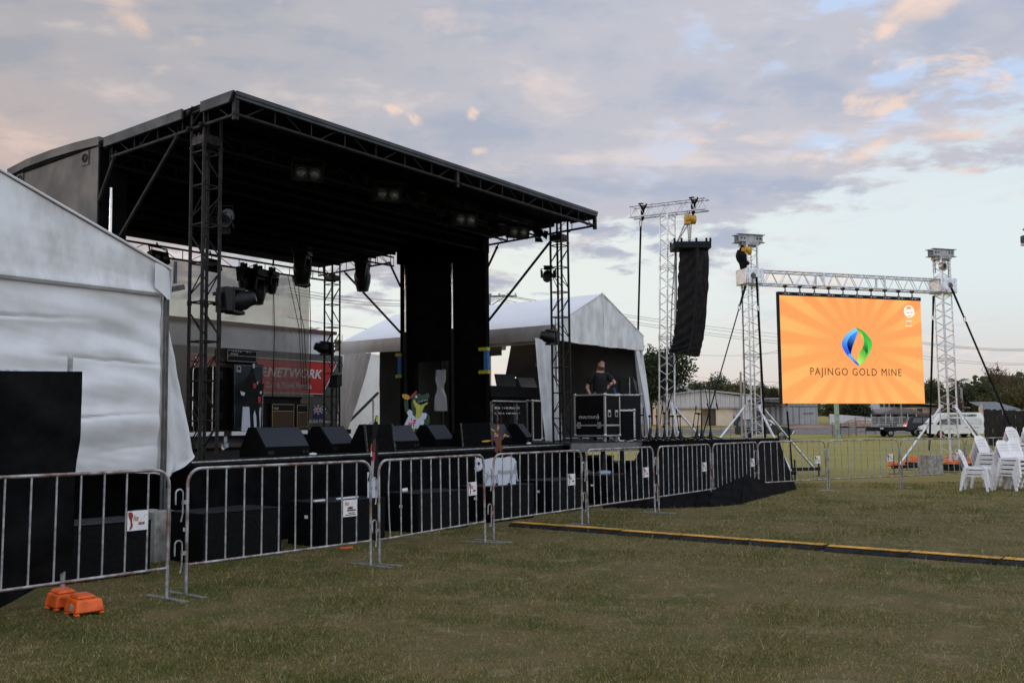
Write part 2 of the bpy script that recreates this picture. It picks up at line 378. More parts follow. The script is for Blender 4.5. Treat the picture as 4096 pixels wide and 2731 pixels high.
# lawn blades
def lawn():
    n = 520000
    y = 4.7 + 19 * rng.random(n) ** 2.15
    x = (rng.random(n) * 2 - 1) * (.57 * y + .35)
    # patchy: thin the dry patches out
    pn = .55 * np.sin(x * .9 + 2 + 1.5 * np.sin(y * .8)) * np.sin(y * .9 + np.sin(x * .7)) + np.sin(x * 2.1 + 1.3 * np.sin(y * 1.7)) * np.sin(y * 2.3 + 1.1 * np.sin(x * 1.3)) + .5 * np.sin(x * 5.3 + y * 4.1) * np.sin(y * 6.1 - x * 2.2)
    keep = rng.random(n) < np.clip(.62 + .33 * pn, .14, 1); x, y, pn = x[keep], y[keep], pn[keep]; n = len(x)
    h = (.008 + .019 * rng.random(n) ** 2.2) * np.clip(1 + .35 * pn, .5, 1.5) * (1 + .045 * (y - 5))
    tall = rng.random(n) < .014; h = np.where(tall, h * 2.0 + .015, h)
    a = rng.random(n) * 2 * PI; ln = h * (.3 + 1.0 * rng.random(n)); wd = (.0014 + .0016 * rng.random(n)) * (1 + .1 * (y - 5))
    ca, sa = np.cos(a), np.sin(a); b2 = rng.random(n) * 2 * PI
    v = np.zeros((n, 3, 3), np.float32)
    v[:, 0] = np.stack([x - sa * wd, y + ca * wd, np.full(n, -.002)], 1); v[:, 1] = np.stack([x + sa * wd, y - ca * wd, np.full(n, -.002)], 1)
    v[:, 2] = np.stack([x + np.cos(b2) * ln, y + np.sin(b2) * ln, h], 1)
    me = bpy.data.meshes.new('grass'); me.vertices.add(3 * n); me.vertices.foreach_set('co', v.ravel())
    me.loops.add(3 * n); me.loops.foreach_set('vertex_index', np.arange(3 * n, dtype=np.int32))
    me.polygons.add(n); me.polygons.foreach_set('loop_start', np.arange(0, 3 * n, 3, dtype=np.int32))
    me.update(calc_edges=True)
    hf = np.sin(x * 23 + 3 * np.sin(y * 7)) * np.sin(y * 19 + 2 * np.sin(x * 9)) + np.sin(x * 41 + y * 13) * np.sin(y * 37 - x * 17)
    t = np.clip(.50 + .13 * hf - .24 * pn + .42 * rng.standard_normal(n), 0, 1).astype(np.float32); t = np.where(tall, .95, t)
    at_ = me.attributes.new('tint', 'FLOAT', 'POINT'); at_.data.foreach_set('value', np.repeat(t, 3).astype(np.float32))
    m = bpy.data.materials.new('grass_blade'); m.use_nodes = True; T = NT(m.node_tree)
    b = T.n('ShaderNodeBsdfPrincipled'); o = T.n('ShaderNodeOutputMaterial')
    av = T.n('ShaderNodeAttribute'); av.attribute_name = 'tint'
    r = T.n('ShaderNodeValToRGB'); T.l(av.outputs['Fac'], r.inputs[0]); e = r.color_ramp.elements
    e[0].position = 0; e[0].color = (.062, .088, .014, 1); e[1].position = 1; e[1].color = (.47, .38, .2, 1)
    for p, c in ((.38, (.13, .145, .026, 1)), (.66, (.23, .20, .05, 1)), (.85, (.35, .265, .10, 1))):
        q = e.new(p); q.color = c
    T.l(r.outputs[0], b.inputs['Base Color']); b.inputs['Roughness'].default_value = .7; b.inputs['Specular IOR Level'].default_value = .2
    tr = T.n('ShaderNodeBsdfTranslucent'); T.l(r.outputs[0], tr.inputs[0]); mx = T.n('ShaderNodeMixShader'); mx.inputs[0].default_value = .3
    T.l(b.outputs[0], mx.inputs[1]); T.l(tr.outputs[0], mx.inputs[2]); T.l(mx.outputs[0], o.inputs[0])
    me.materials.append(m); ob = bpy.data.objects.new('grass', me); COL.objects.link(ob)
    tag(ob, 'short patchy dry grass of the showground in front of the stage', 'grass', kind='stuff')
lawn()
# ---------------------------------------------------------------- the mobile stage
W, DP, S = 8.56, 6.608, .25
TZ = lambda x, y: 3.928 + .00307 * x - .02745 * y
stage = thing('mobile_stage', 'black mobile trailer stage with flat roof on truss towers and a grey left end wall', 'stage', mx=SM)
b = MB(); b.box((-.2, -.12, -.24), (8.75, 7.0, 0)); b.build('deck', M['deckblack'], stage, bev=.01)
b = MB(); b.box((-.2, -.129, -.012), (8.7, -.121, .004)); b.build('deck_edge', M['galv'], stage)
b = MB(); b.box((.3, 2.2, -.78), (8.3, 4.5, -.25))
for x in (2.0, 2.9, 3.8): b.tube((x, 2.25, -.7), (x, 2.5, -.7), .34, 16)
b.build('trailer_chassis', M['black'], stage)
for x in (.1, 2.9, 5.7, 8.4):
    for y in (.1, 1.7, 5.2, 6.8):
        l = MB(); l.tube((x, y, -1.05), (x, y, -.2), .03, 8); l.box((x - .1, y - .1, -1.07), (x + .1, y + .1, -1.04)); l.build('deck_leg', M['blacksteel'], stage)
def truss_tower(mb, x, y, z0, z1, s, r, step, rr, ph=0):
    P = [(x, y), (x + s, y), (x + s, y + s), (x, y + s)]
    for px, py in P: mb.tube((px, py, z0), (px, py, z1), r, 10)
    n = int((z1 - z0) / step); st = (z1 - z0) / n
    for k in range(n + 1):
        z = z0 + st * k + (.06 if k == 0 else -.06 if k == n else 0)
        for i in range(4):
            a, c = P[i], P[(i + 1) % 4]; mb.tube((*a, z), (*c, z), rr, 6)
            if k < n:
                if (k + (i in (1, 2)) + ph) % 2: a, c = c, a
                mb.tube((*a, z + .09), (*c, z + st - .12), rr * .85, 6)
def stage_tower(x, y, ph):
    h = TZ(x, y); t = MB(); truss_tower(t, x, y, 0, h, S, .0225, .475, .0105, ph)
    for cx, cy in ((x, y), (x + S, y), (x, y + S), (x + S, y + S)):
        t.tube((cx, cy, h * .49), (cx, cy, h * .505), .03, 10); t.tube((cx, cy, h - .012), (cx, cy, h + .004), .034, 10)
        t.tube((cx, cy, h), (cx, cy, h + .54), .021, 10)
    o = t.build('tower', M['blacksteel'], stage)
    c = MB(); c.box((x - .012, y - .012, h + .03), (x + S + .012, y + S + .012, h + .15))
    for i in range(4): c.box((x - .035 + .085 * i, y - .03, h + .025), (x - .015 + .085 * i, y - .01, h + .045)); c.box((x - .03, y - .02 + .085 * i, h + .14), (x - .01, y + .085 * i, h + .16))
    c.build('sleeve_block', M['blacksteel'], o)
    p = MB(); p.box((x - .1, y - .1, .001), (x + S + .1, y + S + .1, .012)); p.build('base_plate', M['blacksteel'], o)
stage_tower(0, 0, 0); stage_tower(W - S, 0, 1); stage_tower(W - S, DP - S, 0); stage_tower(0, DP - S, 1)
# roof: every height follows the fall of the sheet to the back
RB = lambda x, y: TZ(x, y) + .25                      # bottom chord
RT_ = lambda x, y: TZ(x, y) + .52                     # top
X0, X1, Y0, Y1 = -.045, 8.605, -.645, 7.2
b = MB(); q = [(X0, Y0), (X1, Y0), (X1, Y1), (X0, Y1)]
b.hexa([(x, y, RT_(x, y) - .05) for x, y in q] + [(x, y, RT_(x, y)) for x, y in q])
for y in np.arange(-.2, 7.0, .6): b.bar((X0 + .05, y, RT_(0, y) - .085), (X1 - .05, y, RT_(X1, y) - .085), .05, .07)
b.build('roof_sheet', M['roofblack'], stage)
def plane_truss(mb, A, B, za, zb, n, r, diag=1):       # vertical flat truss between two plan points
    A, B = Vector((*A, 0)), Vector((*B, 0)); L = lambda t, f: (A.lerp(B, t).x, A.lerp(B, t).y, f(A.lerp(B, t).x, A.lerp(B, t).y))
    mb.tube(L(0, za), L(1, za), r, 10); mb.tube(L(0, zb), L(1, zb), r, 10)
    for k in range(n + 1):
        t = k / n; mb.tube(L(t, za), L(t, zb), r * .42, 6)
        if k < n and diag:
            u0, u1 = t + .22 / n, t + .78 / n
            p, q = (L(u0, zb), L(u1, za)) if k % 2 else (L(u1, zb), L(u0, za)); mb.tube(p, q, r * .36, 6)
zt = lambda x, y: RT_(x, y) - .06
b = MB(); plane_truss(b, (X0 + .03, Y0 + .03), (X1 - .03, Y0 + .03), RB, zt, 14, .024)
for x in (X0 + .03, 4.28, X1 - .03):
    b.bar((x, Y0 + .03, RB(x, Y0) - .07), (x, Y0 + .03, zt(x, Y0) + .03), .06, .06); b.ball((x, Y0 + .03, RB(x, Y0)), .045, 10)
for x in (4.22, 4.34): b.ball((x, Y0 + .0, zt(x, Y0)), .018, 8); b.ball((x, Y0, RB(x, Y0)), .018, 8)
b.build('front_truss', M['blacksteel'], stage)
b = MB(); f = lambda x, h: (x, Y0 - .012, RT_(x, Y0) + h)
for h0, h1, d in ((-.045, .004, .03), (-.085, -.05, .018)):
    b.hexa([(X0, Y0 - d, RT_(X0, Y0) + h0), (X1, Y0 - d, RT_(X1, Y0) + h0), (X1, Y0 + .0, RT_(X1, Y0) + h0), (X0, Y0, RT_(X0, Y0) + h0),
            (X0, Y0 - d, RT_(X0, Y0) + h1), (X1, Y0 - d, RT_(X1, Y0) + h1), (X1, Y0 + .0, RT_(X1, Y0) + h1), (X0, Y0, RT_(X0, Y0) + h1)])
b.build('front_lip', M['fascia'], stage)
for x, nm in ((X0 + .03, 'side_truss'), (X1 - .03, 'side_truss')):
    b = MB(); plane_truss(b, (x, 4.75), (x, Y1 - .1), RB, zt, 5, .022); b.build(nm, M['blacksteel'], stage); b = MB(); plane_truss(b, (x, Y0 + .03), (x, 2.0), RB, zt, 5, .022)
    for y in (0, S): b.ball((x - (.04 if x < 1 else -.04), y, RB(x, y)), .034, 8); b.ball((x - (.04 if x < 1 else -.04), y, zt(x, y)), .034, 8)
    b.build(nm, M['blacksteel'], stage)
def fascia(x, ya, yb, h0, h1, flare):
    b = MB(); d = -.03 if x < 1 else .03
    b.hexa([(x, ya, RT_(x, ya) - h1), (x + d, ya, RT_(x, ya) - h1), (x + d, yb, RT_(x, yb) - h1), (x, yb, RT_(x, yb) - h1),
            (x, ya - flare, RT_(x, ya) - h0), (x + d, ya - flare, RT_(x, ya) - h0), (x + d, yb, RT_(x, yb) - h0), (x, yb, RT_(x, yb) - h0)])
    return b.build('fascia_panel', M['fascia'], stage)
fascia(X0 - .012, Y0 + .075, -.02, -.006, .125, .085); fascia(X0 - .012, .36, 2.1, -.006, .125, 0)
fascia(X1 + .012, Y0 + .075, -.02, -.006, .125, .085); fascia(X1 + .012, .36, 2.0, -.006, .125, 0)
b = MB(); zl = lambda x, y: 3.70 + .01 * x; zh = lambda x, y: 3.95
plane_truss(b, (.1, 6.42), (W - .1, 6.42), zl, zh, 12, .022)
for x in (1.2, 2.9, 4.7, 6.6, 8.1): b.tube((x, 6.42, 3.95), (x, 6.42, RT_(x, 6.4) - .1), .02, 8)
b.build('back_truss', M['blacksteel'], stage)
for y, h in ((.62, 4.16), (1.45, 4.2), (2.15, 4.1), (4.6, 4.06)):
    b = MB(); plane_truss(b, (.05, y), (W - .05, y), lambda x, yy: h - .02 * yy, lambda x, yy: h + .2 - .02 * yy, 16, .02); b.build('lighting_bar', M['black'], stage)
# end pillars of the trailer, lift rods and braces
b = MB(); prof = [(2.31, -1.0), (4.72, -1.0), (4.72, 4.36), (4.2, 4.41), (3.54, 4.435), (2.9, 4.43), (2.31, 4.41)]
b.prism(prof, (0, 0, 0), (0, 1, 0), (0, 0, 1), (.42, 0, 0))
M['greywall'] = mat('grey_painted_panel', (.062, .0615, .059), .6, 0, .06, 1.5, .05, 30)
o = b.build('end_pillar', M['drape'], stage)
b = MB(); b.prism([(2.33, -1.0), (4.70, -1.0), (4.70, 4.30), (4.2, 4.36), (3.54, 4.38), (2.9, 4.375), (2.33, 4.36)], (-.02, 0, 0), (0, 1, 0), (0, 0, 1), (.018, 0, 0))
b.build('wall_panel', M['greywall'], o)
b = MB(); b.prism([(2.27, 4.33), (2.9, 4.355), (3.54, 4.36), (4.2, 4.34), (4.76, 4.28), (4.76, 4.40), (4.2, 4.46), (3.54, 4.48), (2.9, 4.475), (2.27, 4.45)], (-.06, 0, 0), (0, 1, 0), (0, 0, 1), (.5, 0, 0)); b.build('roof_trim', M['greywall'], o)
for y, z in ((2.64, 4.21), (4.41, 4.19)):
    b = MB(); b.box((-.035, y - .085, z - .1), (-.022, y + .085, z + .1)); v = b.build('vent_plate', M['greywall'], o)
    b = MB(); b.lathe([(.052, 0), (.052, .012), (.062, .012), (.062, -.002)], 20, (-.036, y, z), (-1, 0, 0)); b.build('vent_hole', M['black'], o)
b = MB(); b.prism([(4.72, -1), (6.4, -1), (6.4, 4.0), (5.2, 4.24), (4.72, 4.27)], (.02, 0, 0), (0, 1, 0), (0, 0, 1), (.3, 0, 0)); b.build('rear_wall_panel', M['greywall'], o)
b = MB(); b.box((8.56, 2.05, -.2), (8.68, 3.06, 4.3)); b.box((8.56, 4.02, -.2), (8.68, 4.45, 4.3)); b.box((8.56, 3.05, 1.78), (8.68, 4.03, 4.3)); b.box((8.5, 2.05, 4.0), (8.7, 4.5, 4.35)); o2 = b.build('end_pillar', M['drape'], stage)
for x, y, z0, z1 in ((8.5, 4.24, 2.45, 3.95), (8.5, 2.9, 2.44, 3.85), (.06, 2.12, 2.98, 3.72)):
    b = MB(); b.tube((x, y, z0), (x, y, z1), .022, 12); r_ = b.build('lift_rod', M['chrome'], stage)
    b = MB(); b.tube((x, y, .01), (x, y, z0), .042, 12); b.build('rod_housing', M['black'], r_)
for a, c, r in (((-.02, .54, 4.12), (-.02, 1.85, 2.9), .024), ((-.02, 1.94, 4.1), (-.02, 2.29, 3.55), .022), ((8.58, 1.76, 4.07), (8.58, 2.04, 3.62), .024),
                ((8.58, .39, 4.07), (8.58, 2.04, 2.51), .026), ((8.58, 6.17, 3.96), (8.58, 4.46, 2.46), .026), ((8.58, 4.76, 4.02), (8.58, 4.46, 3.5), .024)):
    b = MB(); b.tube(a, c, r, 10); d = (Vector(c) - Vector(a)).normalized(); b.tube(Vector(a) - d * .1, Vector(a) + d * .02, r * .6, 8); b.ball(a, .035, 8)
    b.build('brace_tube', M['blacksteel'], stage)
for z in (1.72,):                                     # padding taped round both edges of the right pillar
    for y in (2.05, 4.46):
        b = MB(); b.box((8.535, y - .05, z - .24), (8.60, y + .05, z + .24)); p_ = b.build('edge_padding', M['blue'], stage)
        for zz in (z - .24, z + .24): b = MB(); b.box((8.525, y - .06, zz - .035), (8.61, y + .06 + (.12 if y < 3 else .05), zz + .035)); b.build('tape_band', M['lime'], p_)
# ---------------------------------------------------------------- cloth helpers
def folds(u, n, a, seed): return a * (math.sin(u * n * 2 * PI + seed) + .5 * math.sin(u * n * 4.3 + seed * 2.1) + .6 * fbm(u * n * .7, seed))
b = MB()
def sk(u, v):
    x = -.25 + 8.75 * u; z = -.04 - 1.01 * v
    return (x, -.16 + folds(u, 34, .018 * (.3 + v), 3) - .05 * v, z)
b.grid(sk, 260, 6)
def sk2(u, v): return (-.26 + folds(u, 10, .015, 5), -.14 + 2.4 * u, -.04 - 1.01 * v)
b.grid(sk2, 60, 4)
o = b.build('stage_skirt', M['drape']); o.matrix_world = SM
tag(o, 'black pleated drape hanging from the front edge of the stage deck to the grass', 'drape')
b = MB(); b.box((8.5, .3, -1.04), (8.56, 6.5, -.25)); o = b.build('under_deck_drape', M['drape']); o.matrix_world = SM
tag(o, 'black cloth closing the space beneath the right end of the stage deck', 'drape')
# see-through scrim on the back truss
def scrim_mat():
    m = bpy.data.materials.new('grey_scrim_mesh'); m.use_nodes = True; T = NT(m.node_tree)
    d = T.n('ShaderNodeBsdfDiffuse'); d.inputs[0].default_value = (.10, .096, .09, 1); t = T.n('ShaderNodeBsdfTransparent'); t.inputs[0].default_value = (1, .97, .92, 1)
    tl = T.n('ShaderNodeBsdfTranslucent'); tl.inputs[0].default_value = (.10, .095, .085, 1); ad = T.n('ShaderNodeAddShader'); T.l(d.outputs[0], ad.inputs[0]); T.l(tl.outputs[0], ad.inputs[1])
    tc = T.n('ShaderNodeTexCoord'); mx = T.n('ShaderNodeMixShader'); T.l(T.rng(T.noise(tc.outputs['Object'], 1.3, 3), .3, .7, .30, .38), mx.inputs[0])
    T.l(ad.outputs[0], mx.inputs[1]); T.l(t.outputs[0], mx.inputs[2]); o = T.n('ShaderNodeOutputMaterial'); T.l(mx.outputs[0], o.inputs[0]); return m
M['scrim'] = scrim_mat()
sc_ = thing('scrim_backdrop', 'grey see-through mesh backdrop hanging from the rear truss of the stage', 'backdrop', mx=SM)
for x0, x1, n in ((.4, 3.2, 1), (3.2, 5.2, 1), (5.2, 6.62, 2), (6.62, 7.68, 5)):
    b = MB()
    def sg(u, v):
        x = x0 + (x1 - x0) * u; z = 3.72 + .01 * x - .035 * math.sin(u * PI) - 3.4 * v
        return (x, 6.45 + folds(u, n, .03 if n > 2 else .012, x0) * (.5 + .5 * v), z)
    b.grid(sg, 60, 10); p_ = b.build('mesh_panel', M['scrim'], sc_)
    b = MB(); b.path([(x1 - .01, 6.43, 3.72 + .01 * x1), (x1 + .03, 6.42, 2.4), (x1 - .02, 6.42, .5)], .011, 6); b.build('seam_cord', M['black'], sc_)
b = MB()
for k, (xa, xb) in enumerate(((7.0, 7.45), (7.12, 7.6), (7.3, 7.52))): b.path([(xa, 6.4, 3.75), (xb - .1, 6.41, 2.6), (xb, 6.41, 1.2)], .008, 5)
b.build('loose_cord', M['black'], sc_)
# ---------------------------------------------------------------- left marquee (its gable wall stands in line with the stage front)
lt = thing('marquee_tent', 'white marquee beside the stage with closed wrinkled gable wall of stained fabric', 'tent', mx=SM)
XR, XL, YG = -.70, -6.7, -.22; XA = (XR + XL) / 2
ez, az_ = 1.99, 3.40
def wr(x, z, s=0.0):
    return .05 * fbm(x * .45 + s, z * 1.9, 3.1 + s, 2) + .010 * fbm(x * .9, z * 5.5 + x * .9, 9 + s, 3) + .022 * math.sin(z * 10 + 2.2 * fbm(x * .6, z * .5, 5)) * (.4 + .6 * abs(fbm(x * .6, z, 7))) + .004 * fbm(x * 5, z * 3, s, 2) + .02 * sum(math.exp(-((z - zc - .06 * math.sin(x * 1.3 + zc * 5) - .03 * fbm(x * 1.5, zc)) / .018) ** 2) * max(0, math.sin(x * 1.1 + zc * 7) + .35) for zc in (1.62, 1.2, .86, .5, .2))
b = MB()
def wall(u, v):
    x = XR - .02 + (XL - XR) * u; z = ez + .02 - (ez + .13 - .05 * math.sin(u * 9)) * v; e = max(0, 1 - u * 9)
    fold = .030 * math.sin(z * 17 + 2.2 * x + 1.5 * math.sin(x * 3 + z * 2)) * math.exp(-abs(x - XR) * 1.1)
    return (x, YG + .03 + (wr(x, z) + fold) * (1 - e * .7) * min(1, v * 7 + .1) - .035 * math.sin(v * PI), z)
b.grid(wall, 150, 110); b.build('wall_sheet', M['tent'], lt)
def rz(x): return az_ - (az_ - 2.235) * abs(x - XA) / (XR + .06 - XA)
b = MB()
def gab(u, v):
    x = XR + .05 + (XL - XR - .1) * u; z0 = ez - .035; z1 = rz(x); z = z0 + (z1 - z0) * v
    lip = .05 * math.exp(-((v * (z1 - z0)) / .07) ** 2)
    return (x, YG - .035 - lip * .6 + .4 * wr(x, z * 1.2, 4) * min(1, v * 3), z)
b.grid(gab, 130, 40)
b.grid(lambda u, v: (XR + .05 + (XL - XR - .1) * u, YG - .065 + .09 * v, ez - .035 - .03 * math.sin(v * PI)), 60, 4)
b.build('gable_sheet', M['tentstain'], lt)
b = MB()
for x1 in (XR + .08, XL - .08):
    b.grid(lambda u, v: (XA + (x1 - XA) * u, YG - .05 + 6.2 * v, rz(XA + (x1 - XA) * u) + .02 - .02 * math.sin(u * PI) * math.sin(v * 3 * PI) ** 2), 20, 24)
    b.grid(lambda u, v: (x1 + .012 * math.sin(v * 30), YG - .05 + 6.2 * v, rz(x1) + .02 - .26 * u), 4, 60)
    b.path([(XA + (x1 - XA) * t, YG - .055, rz(XA + (x1 - XA) * t) + .022) for t in (0, .25, .5, .75, 1)], .014, 6)
b.build('roof_sheet', M['tent'], lt)
b = MB()                                               # loose corner flap at the eave
def flap(u, v):
    x = XR - .16 + .26 * u; z = 2.30 - .1 * u - .36 * v * (1 - .35 * abs(u - .55)); return (x + .03 * v * u, YG - .075 - .05 * math.sin(u * 2.6) + .12 * u * u, z)
b.grid(flap, 14, 14); b.build('corner_flap', M['tent'], lt)
b = MB()
def curt(u, v):
    wd = .075 + .46 * min(1, v * 1.05) ** 1.05 * (1 - .25 * max(0, v - .93) / .07); x = XR + .012 + wd * u; z = 1.95 - 2.06 * v - .09 * math.sin(u * PI) * v + .1 * max(0, v - .9) / .1 * u
    return (x, YG + .05 + .07 * math.sin(u * 10 + .5 + v) * (.3 + v * .6) + .1 * u + .03 * fbm(u * 4, v * 5, 2), z)
b.grid(curt, 36, 70); b.build('side_curtain', M['tent'], lt)
b = MB()
for x in (XR + .02, XR + .062): b.bar((x, YG - .01, -1.02), (x, YG - .01, 2.05), .015, .03)
b.box((XR - .02, YG - .08, -1.05), (XR + .2, YG + .1, -1.03)); b.box((XR + .04, YG - .035, -.62), (XR + .105, YG - .022, -.28))
b.bar((XR + .1, YG - .02, 2.02), (XR + .24, YG - .06, 2.06), .05, .06); b.bar((XR + .16, YG, 2.1), (XR + .16, YG, 2.36), .03, .03)
b.build('leg', mat('grey_aluminium_leg', (.07, .072, .075), .55, .2, .15, 8), lt)
b = MB(); b.bar((XL, YG, -1.02), (XL, YG, 2.05), .06, .05); b.bar((XR, YG + 6, -1.02), (XR, YG + 6, 2.05), .06, .05); b.bar((XL, YG + 6, -1.02), (XL, YG + 6, 2.05), .06, .05); b.build('leg', M['alu'], lt)
b = MB(); b.box((-6.6, .35, -1.04), (-.4, .40, .05)); b.box((-6.6, .36, -.2), (-.35, 5.5, -.12)); o = b.build('tent_dark_backing', M['drape']); o.matrix_world = SM  # black sheet added below the lifted wall, standing for the dark inside
tag(o, 'added black sheet and floor standing for the dark inside the white marquee beside the stage', 'platform')
# ---------------------------------------------------------------- right wing deck
WZ = 1.12
wing_c = [(1.10, 17.95), (5.20, 21.05), (6.6, 23.2), (2.2, 29.2), (-3.6, 25.0)]
wing = thing('side_platform', 'black wing platform on legs joined to the right end of the stage', 'platform', loc=(1.1, 17.95, 0))
def wingtop():
    b = MB(Matrix.Translation((-1.1, -17.95, 0))); n = len(wing_c)
    b.add([(x, y, z) for z in (WZ - .05, WZ) for x, y in wing_c], [tuple(range(n - 1, -1, -1)), tuple(range(n, 2 * n))] + [(i, (i + 1) % n, n + (i + 1) % n, n + i) for i in range(n)])
    return b
wingtop().build('deck', mat('grey_black_deck_sheet', (.04, .04, .043), .55, 0, .25, 3, .1, 40), wing)
b = MB(Matrix.Translation((-1.1, -17.95, 0)))
def wseg(i, t): a, c = Vector((*wing_c[i], 0)), Vector((*wing_c[i + 1], 0)); return a.lerp(c, t)
b.bar(wseg(0, 0) + Vector((-.02, -.03, WZ - .09)), wseg(0, .36) + Vector((-.02, -.03, WZ - .09)), .05, .16); b.build('edge_beam', mat('grey_steel_beam', (.17, .17, .165), .5, .4, .15, 5), wing)
for x, y in ((1.35, 18.4), (1.75, 18.6), (2.15, 18.85), (2.6, 19.3), (5.0, 21.2), (5.9, 23), (3.6, 25.5), (0, 24)):
    l = MB(Matrix.Translation((-1.1, -17.95, 0))); l.tube((x, y, 0), (x, y, WZ - .06), .045, 8); l.build('leg', M['blacksteel'], wing)
b = MB()
def wdr(u, v):                                        # drape flaring from the deck edge to the grass
    k = 3.0 + u * 97                                  # along: front edge from 36 % then round the right corner
    if u < .78:
        t = .36 + .64 * u / .78; top = wseg(0, t) + Vector((0, -.03, 0)); bt = Vector((1.55, 17.0, 0)).lerp(Vector((4.25, 17.75, 0)), (u / .78)) + Vector((0, -.55 * math.sin(u / .78 * PI * .9), 0))
    else:
        t = (u - .78) / .22; top = wseg(1, t * .8) + Vector((.02, 0, 0)); bt = Vector((4.25, 17.75, 0)).lerp(Vector((6.3, 21.4, 0)), t)
    p = top.lerp(bt, v ** 1.35); f = folds(u, 15, .075, 2) * v
    bump = .05 * max(0, math.sin(u * 60)) * max(0, v - .8) * 5
    return (p.x + f * .6 + .0, p.y + f * .7 - .2 * max(0, v - .85) * math.sin(u * 23), max(.004 + .012 * abs(math.sin(u * 50)), (WZ + .012 - .02 * (v > 0)) * (1 - v) ** .92 + bump * .4))
b.grid(wdr, 240, 28); b.grid(lambda u, v: (*(wseg(0, .36 + .64 * u) + Vector((0, -.03 + .35 * v * (.6 + .4 * math.sin(u * 5)), 0))).xy, WZ + .014 + .01 * math.sin(u * 40) * (1 - v)), 60, 4)
o = b.build('wing_drape', M['drape']); tag(o, 'black cloth flaring from the wing platform edge out over the grass', 'drape')
# ---------------------------------------------------------------- right marquee standing on the wing
rt = thing('marquee_tent', 'white open marquee with pitched roof and tied curtains behind the right of the stage', 'tent', mx=SM)
TX0, TX1, TY0, TY1, TE, TV, TAx, TAz = 9.86, 13.82, 1.15, 7.6, 2.51, 2.17, 11.84, 3.38
b = MB()
for x1 in (TX0 - .03, TX1 + .03):
    def rf(u, v):
        x = TAx + (x1 - TAx) * u; y = TY0 + (TY1 - TY0) * v
        return (x, y, TAz + (TE - TAz) * u - .035 * math.sin(u * PI) * math.sin(v * 2 * PI) ** 2)
    b.grid(rf, 16, 24)
    b.path([(TAx + (x1 - TAx) * t, TY0 - .02, TAz + (TE - TAz) * t + .015) for t in (0, .5, 1)], .02, 6)
b.build('roof_sheet', mat('bright_roof_fabric', (.82, .83, .85), .45, 0, .03, 1, .03, 8), rt)
b = MB()
def gb2(u, v):
    x = TX0 - .03 + (TX1 - TX0 + .06) * u; z1 = TAz - (TAz - TE) * abs(x - TAx) / (TX1 + .03 - TAx); z0 = TV + .006 * math.sin(u * 20) - .02 * math.sin(u * PI); z = z0 + (z1 - z0) * v
    return (x, TY0 - .02 + .03 * fbm(x * 2.2, z * 1.3, 1) + .02 * math.sin(x * 14 + z * 3) * math.exp(-v * 3), z)
b.grid(gb2, 100, 26); b.path([(TAx, TY0 - .05, TAz), (TAx + .01, TY0 - .05, 2.7), (TAx, TY0 - .05, TV - .02)], .012, 6)
b.build('gable_sheet', M['tentstain'], rt)
b = MB(); b.grid(lambda u, v: (TX0 - .04 - .02 * math.sin(v * PI), TY0 + (TY1 - TY0) * u, TE - (TE - TV - .02 * math.sin(u * 9)) * v), 60, 8); b.build('valance', M['tentdirty'], rt)
b = MB(); b.grid(lambda u, v: (TX0 + 1.35 + (TX1 - TX0 - 1.35) * u, TY1 - .02 + .03 * fbm(u * 6, v * 2, 1), TE - (TE + .02) * v), 40, 12)
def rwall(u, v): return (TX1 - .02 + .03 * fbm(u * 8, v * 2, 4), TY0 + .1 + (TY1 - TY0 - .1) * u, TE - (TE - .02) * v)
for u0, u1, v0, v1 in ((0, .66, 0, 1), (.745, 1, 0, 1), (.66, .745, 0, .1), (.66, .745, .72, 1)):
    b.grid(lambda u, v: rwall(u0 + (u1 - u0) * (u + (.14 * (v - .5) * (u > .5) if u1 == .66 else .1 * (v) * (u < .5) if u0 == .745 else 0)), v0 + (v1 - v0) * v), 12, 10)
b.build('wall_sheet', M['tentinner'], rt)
b = MB()
for x, y in ((TX0 + .05, TY0 + .03), (TX1 - .05, TY0 + .03), (TX0 + .05, TY1 - .08), (TX1 - .05, TY1 - .08)): b.bar((x, y, .01), (x, y, TE), .06, .05)
for z in (TE - .03,):
    b.bar((TX0 + .05, TY0, z), (TX0 + .05, TY1 - .1, z), .04, .05); b.bar((TX0, TY0 + .05, z), (TX1, TY0 + .05, z), .04, .05)
b.bar((TAx, TY0 + .05, TE), (TAx, TY0 + .05, TAz - .04), .04, .04)
b.bar((TX0 - .0, TY0 + .0, TE - .05), (TX0 - .0, TY0, TE + .16), .02, .02); b.bar((TX0, TY1, TE - .05), (TX0, TY1, TE + .2), .02, .02)
b.build('frame', M['alu'], rt)
def curtain(p0, p1, q0, q1, z0, z1, n, seed, tie=None, m='tent'):
    b = MB()
    def f(u, v):
        a = Vector(p0).lerp(Vector(p1), u); c = Vector(q0).lerp(Vector(q1), u); t = v ** 1.1; p = a.lerp(c, t)
        if tie:
            k = math.exp(-((v - tie) / .12) ** 2) * .62; mid = (Vector(p0).lerp(Vector(p1), .5)).lerp(Vector(q0).lerp(Vector(q1), .5), t); p = p.lerp(mid, k)
        w_ = folds(u, n, .045, seed) * (.5 + .5 * math.sin(v * PI))
        return (p.x + w_ * .5, p.y - w_, z0 + (z1 - z0) * v + .02 * fbm(u * 3, v * 5, seed))
    b.grid(f, 50, 50); return b.build('curtain', M[m], rt)
ca = [sl(px, 1500, 1, TY0).x for px in (2160, 2208, 2196, 2246)]
curtain((ca[0], TY0 + .1), (ca[1], TY0 - .02), (ca[2], TY0 + .1), (ca[3], TY0 + .0), TV + .02, .02, 2, 4, m='tentstain')
curtain((ca[1] + .02, TY0 + .2), (ca[1] + .42, TY0 + .12), (ca[1] + .14, TY0 + .2), (ca[1] + .52, TY0 + .1), TV + .02, .02, 2, 7)
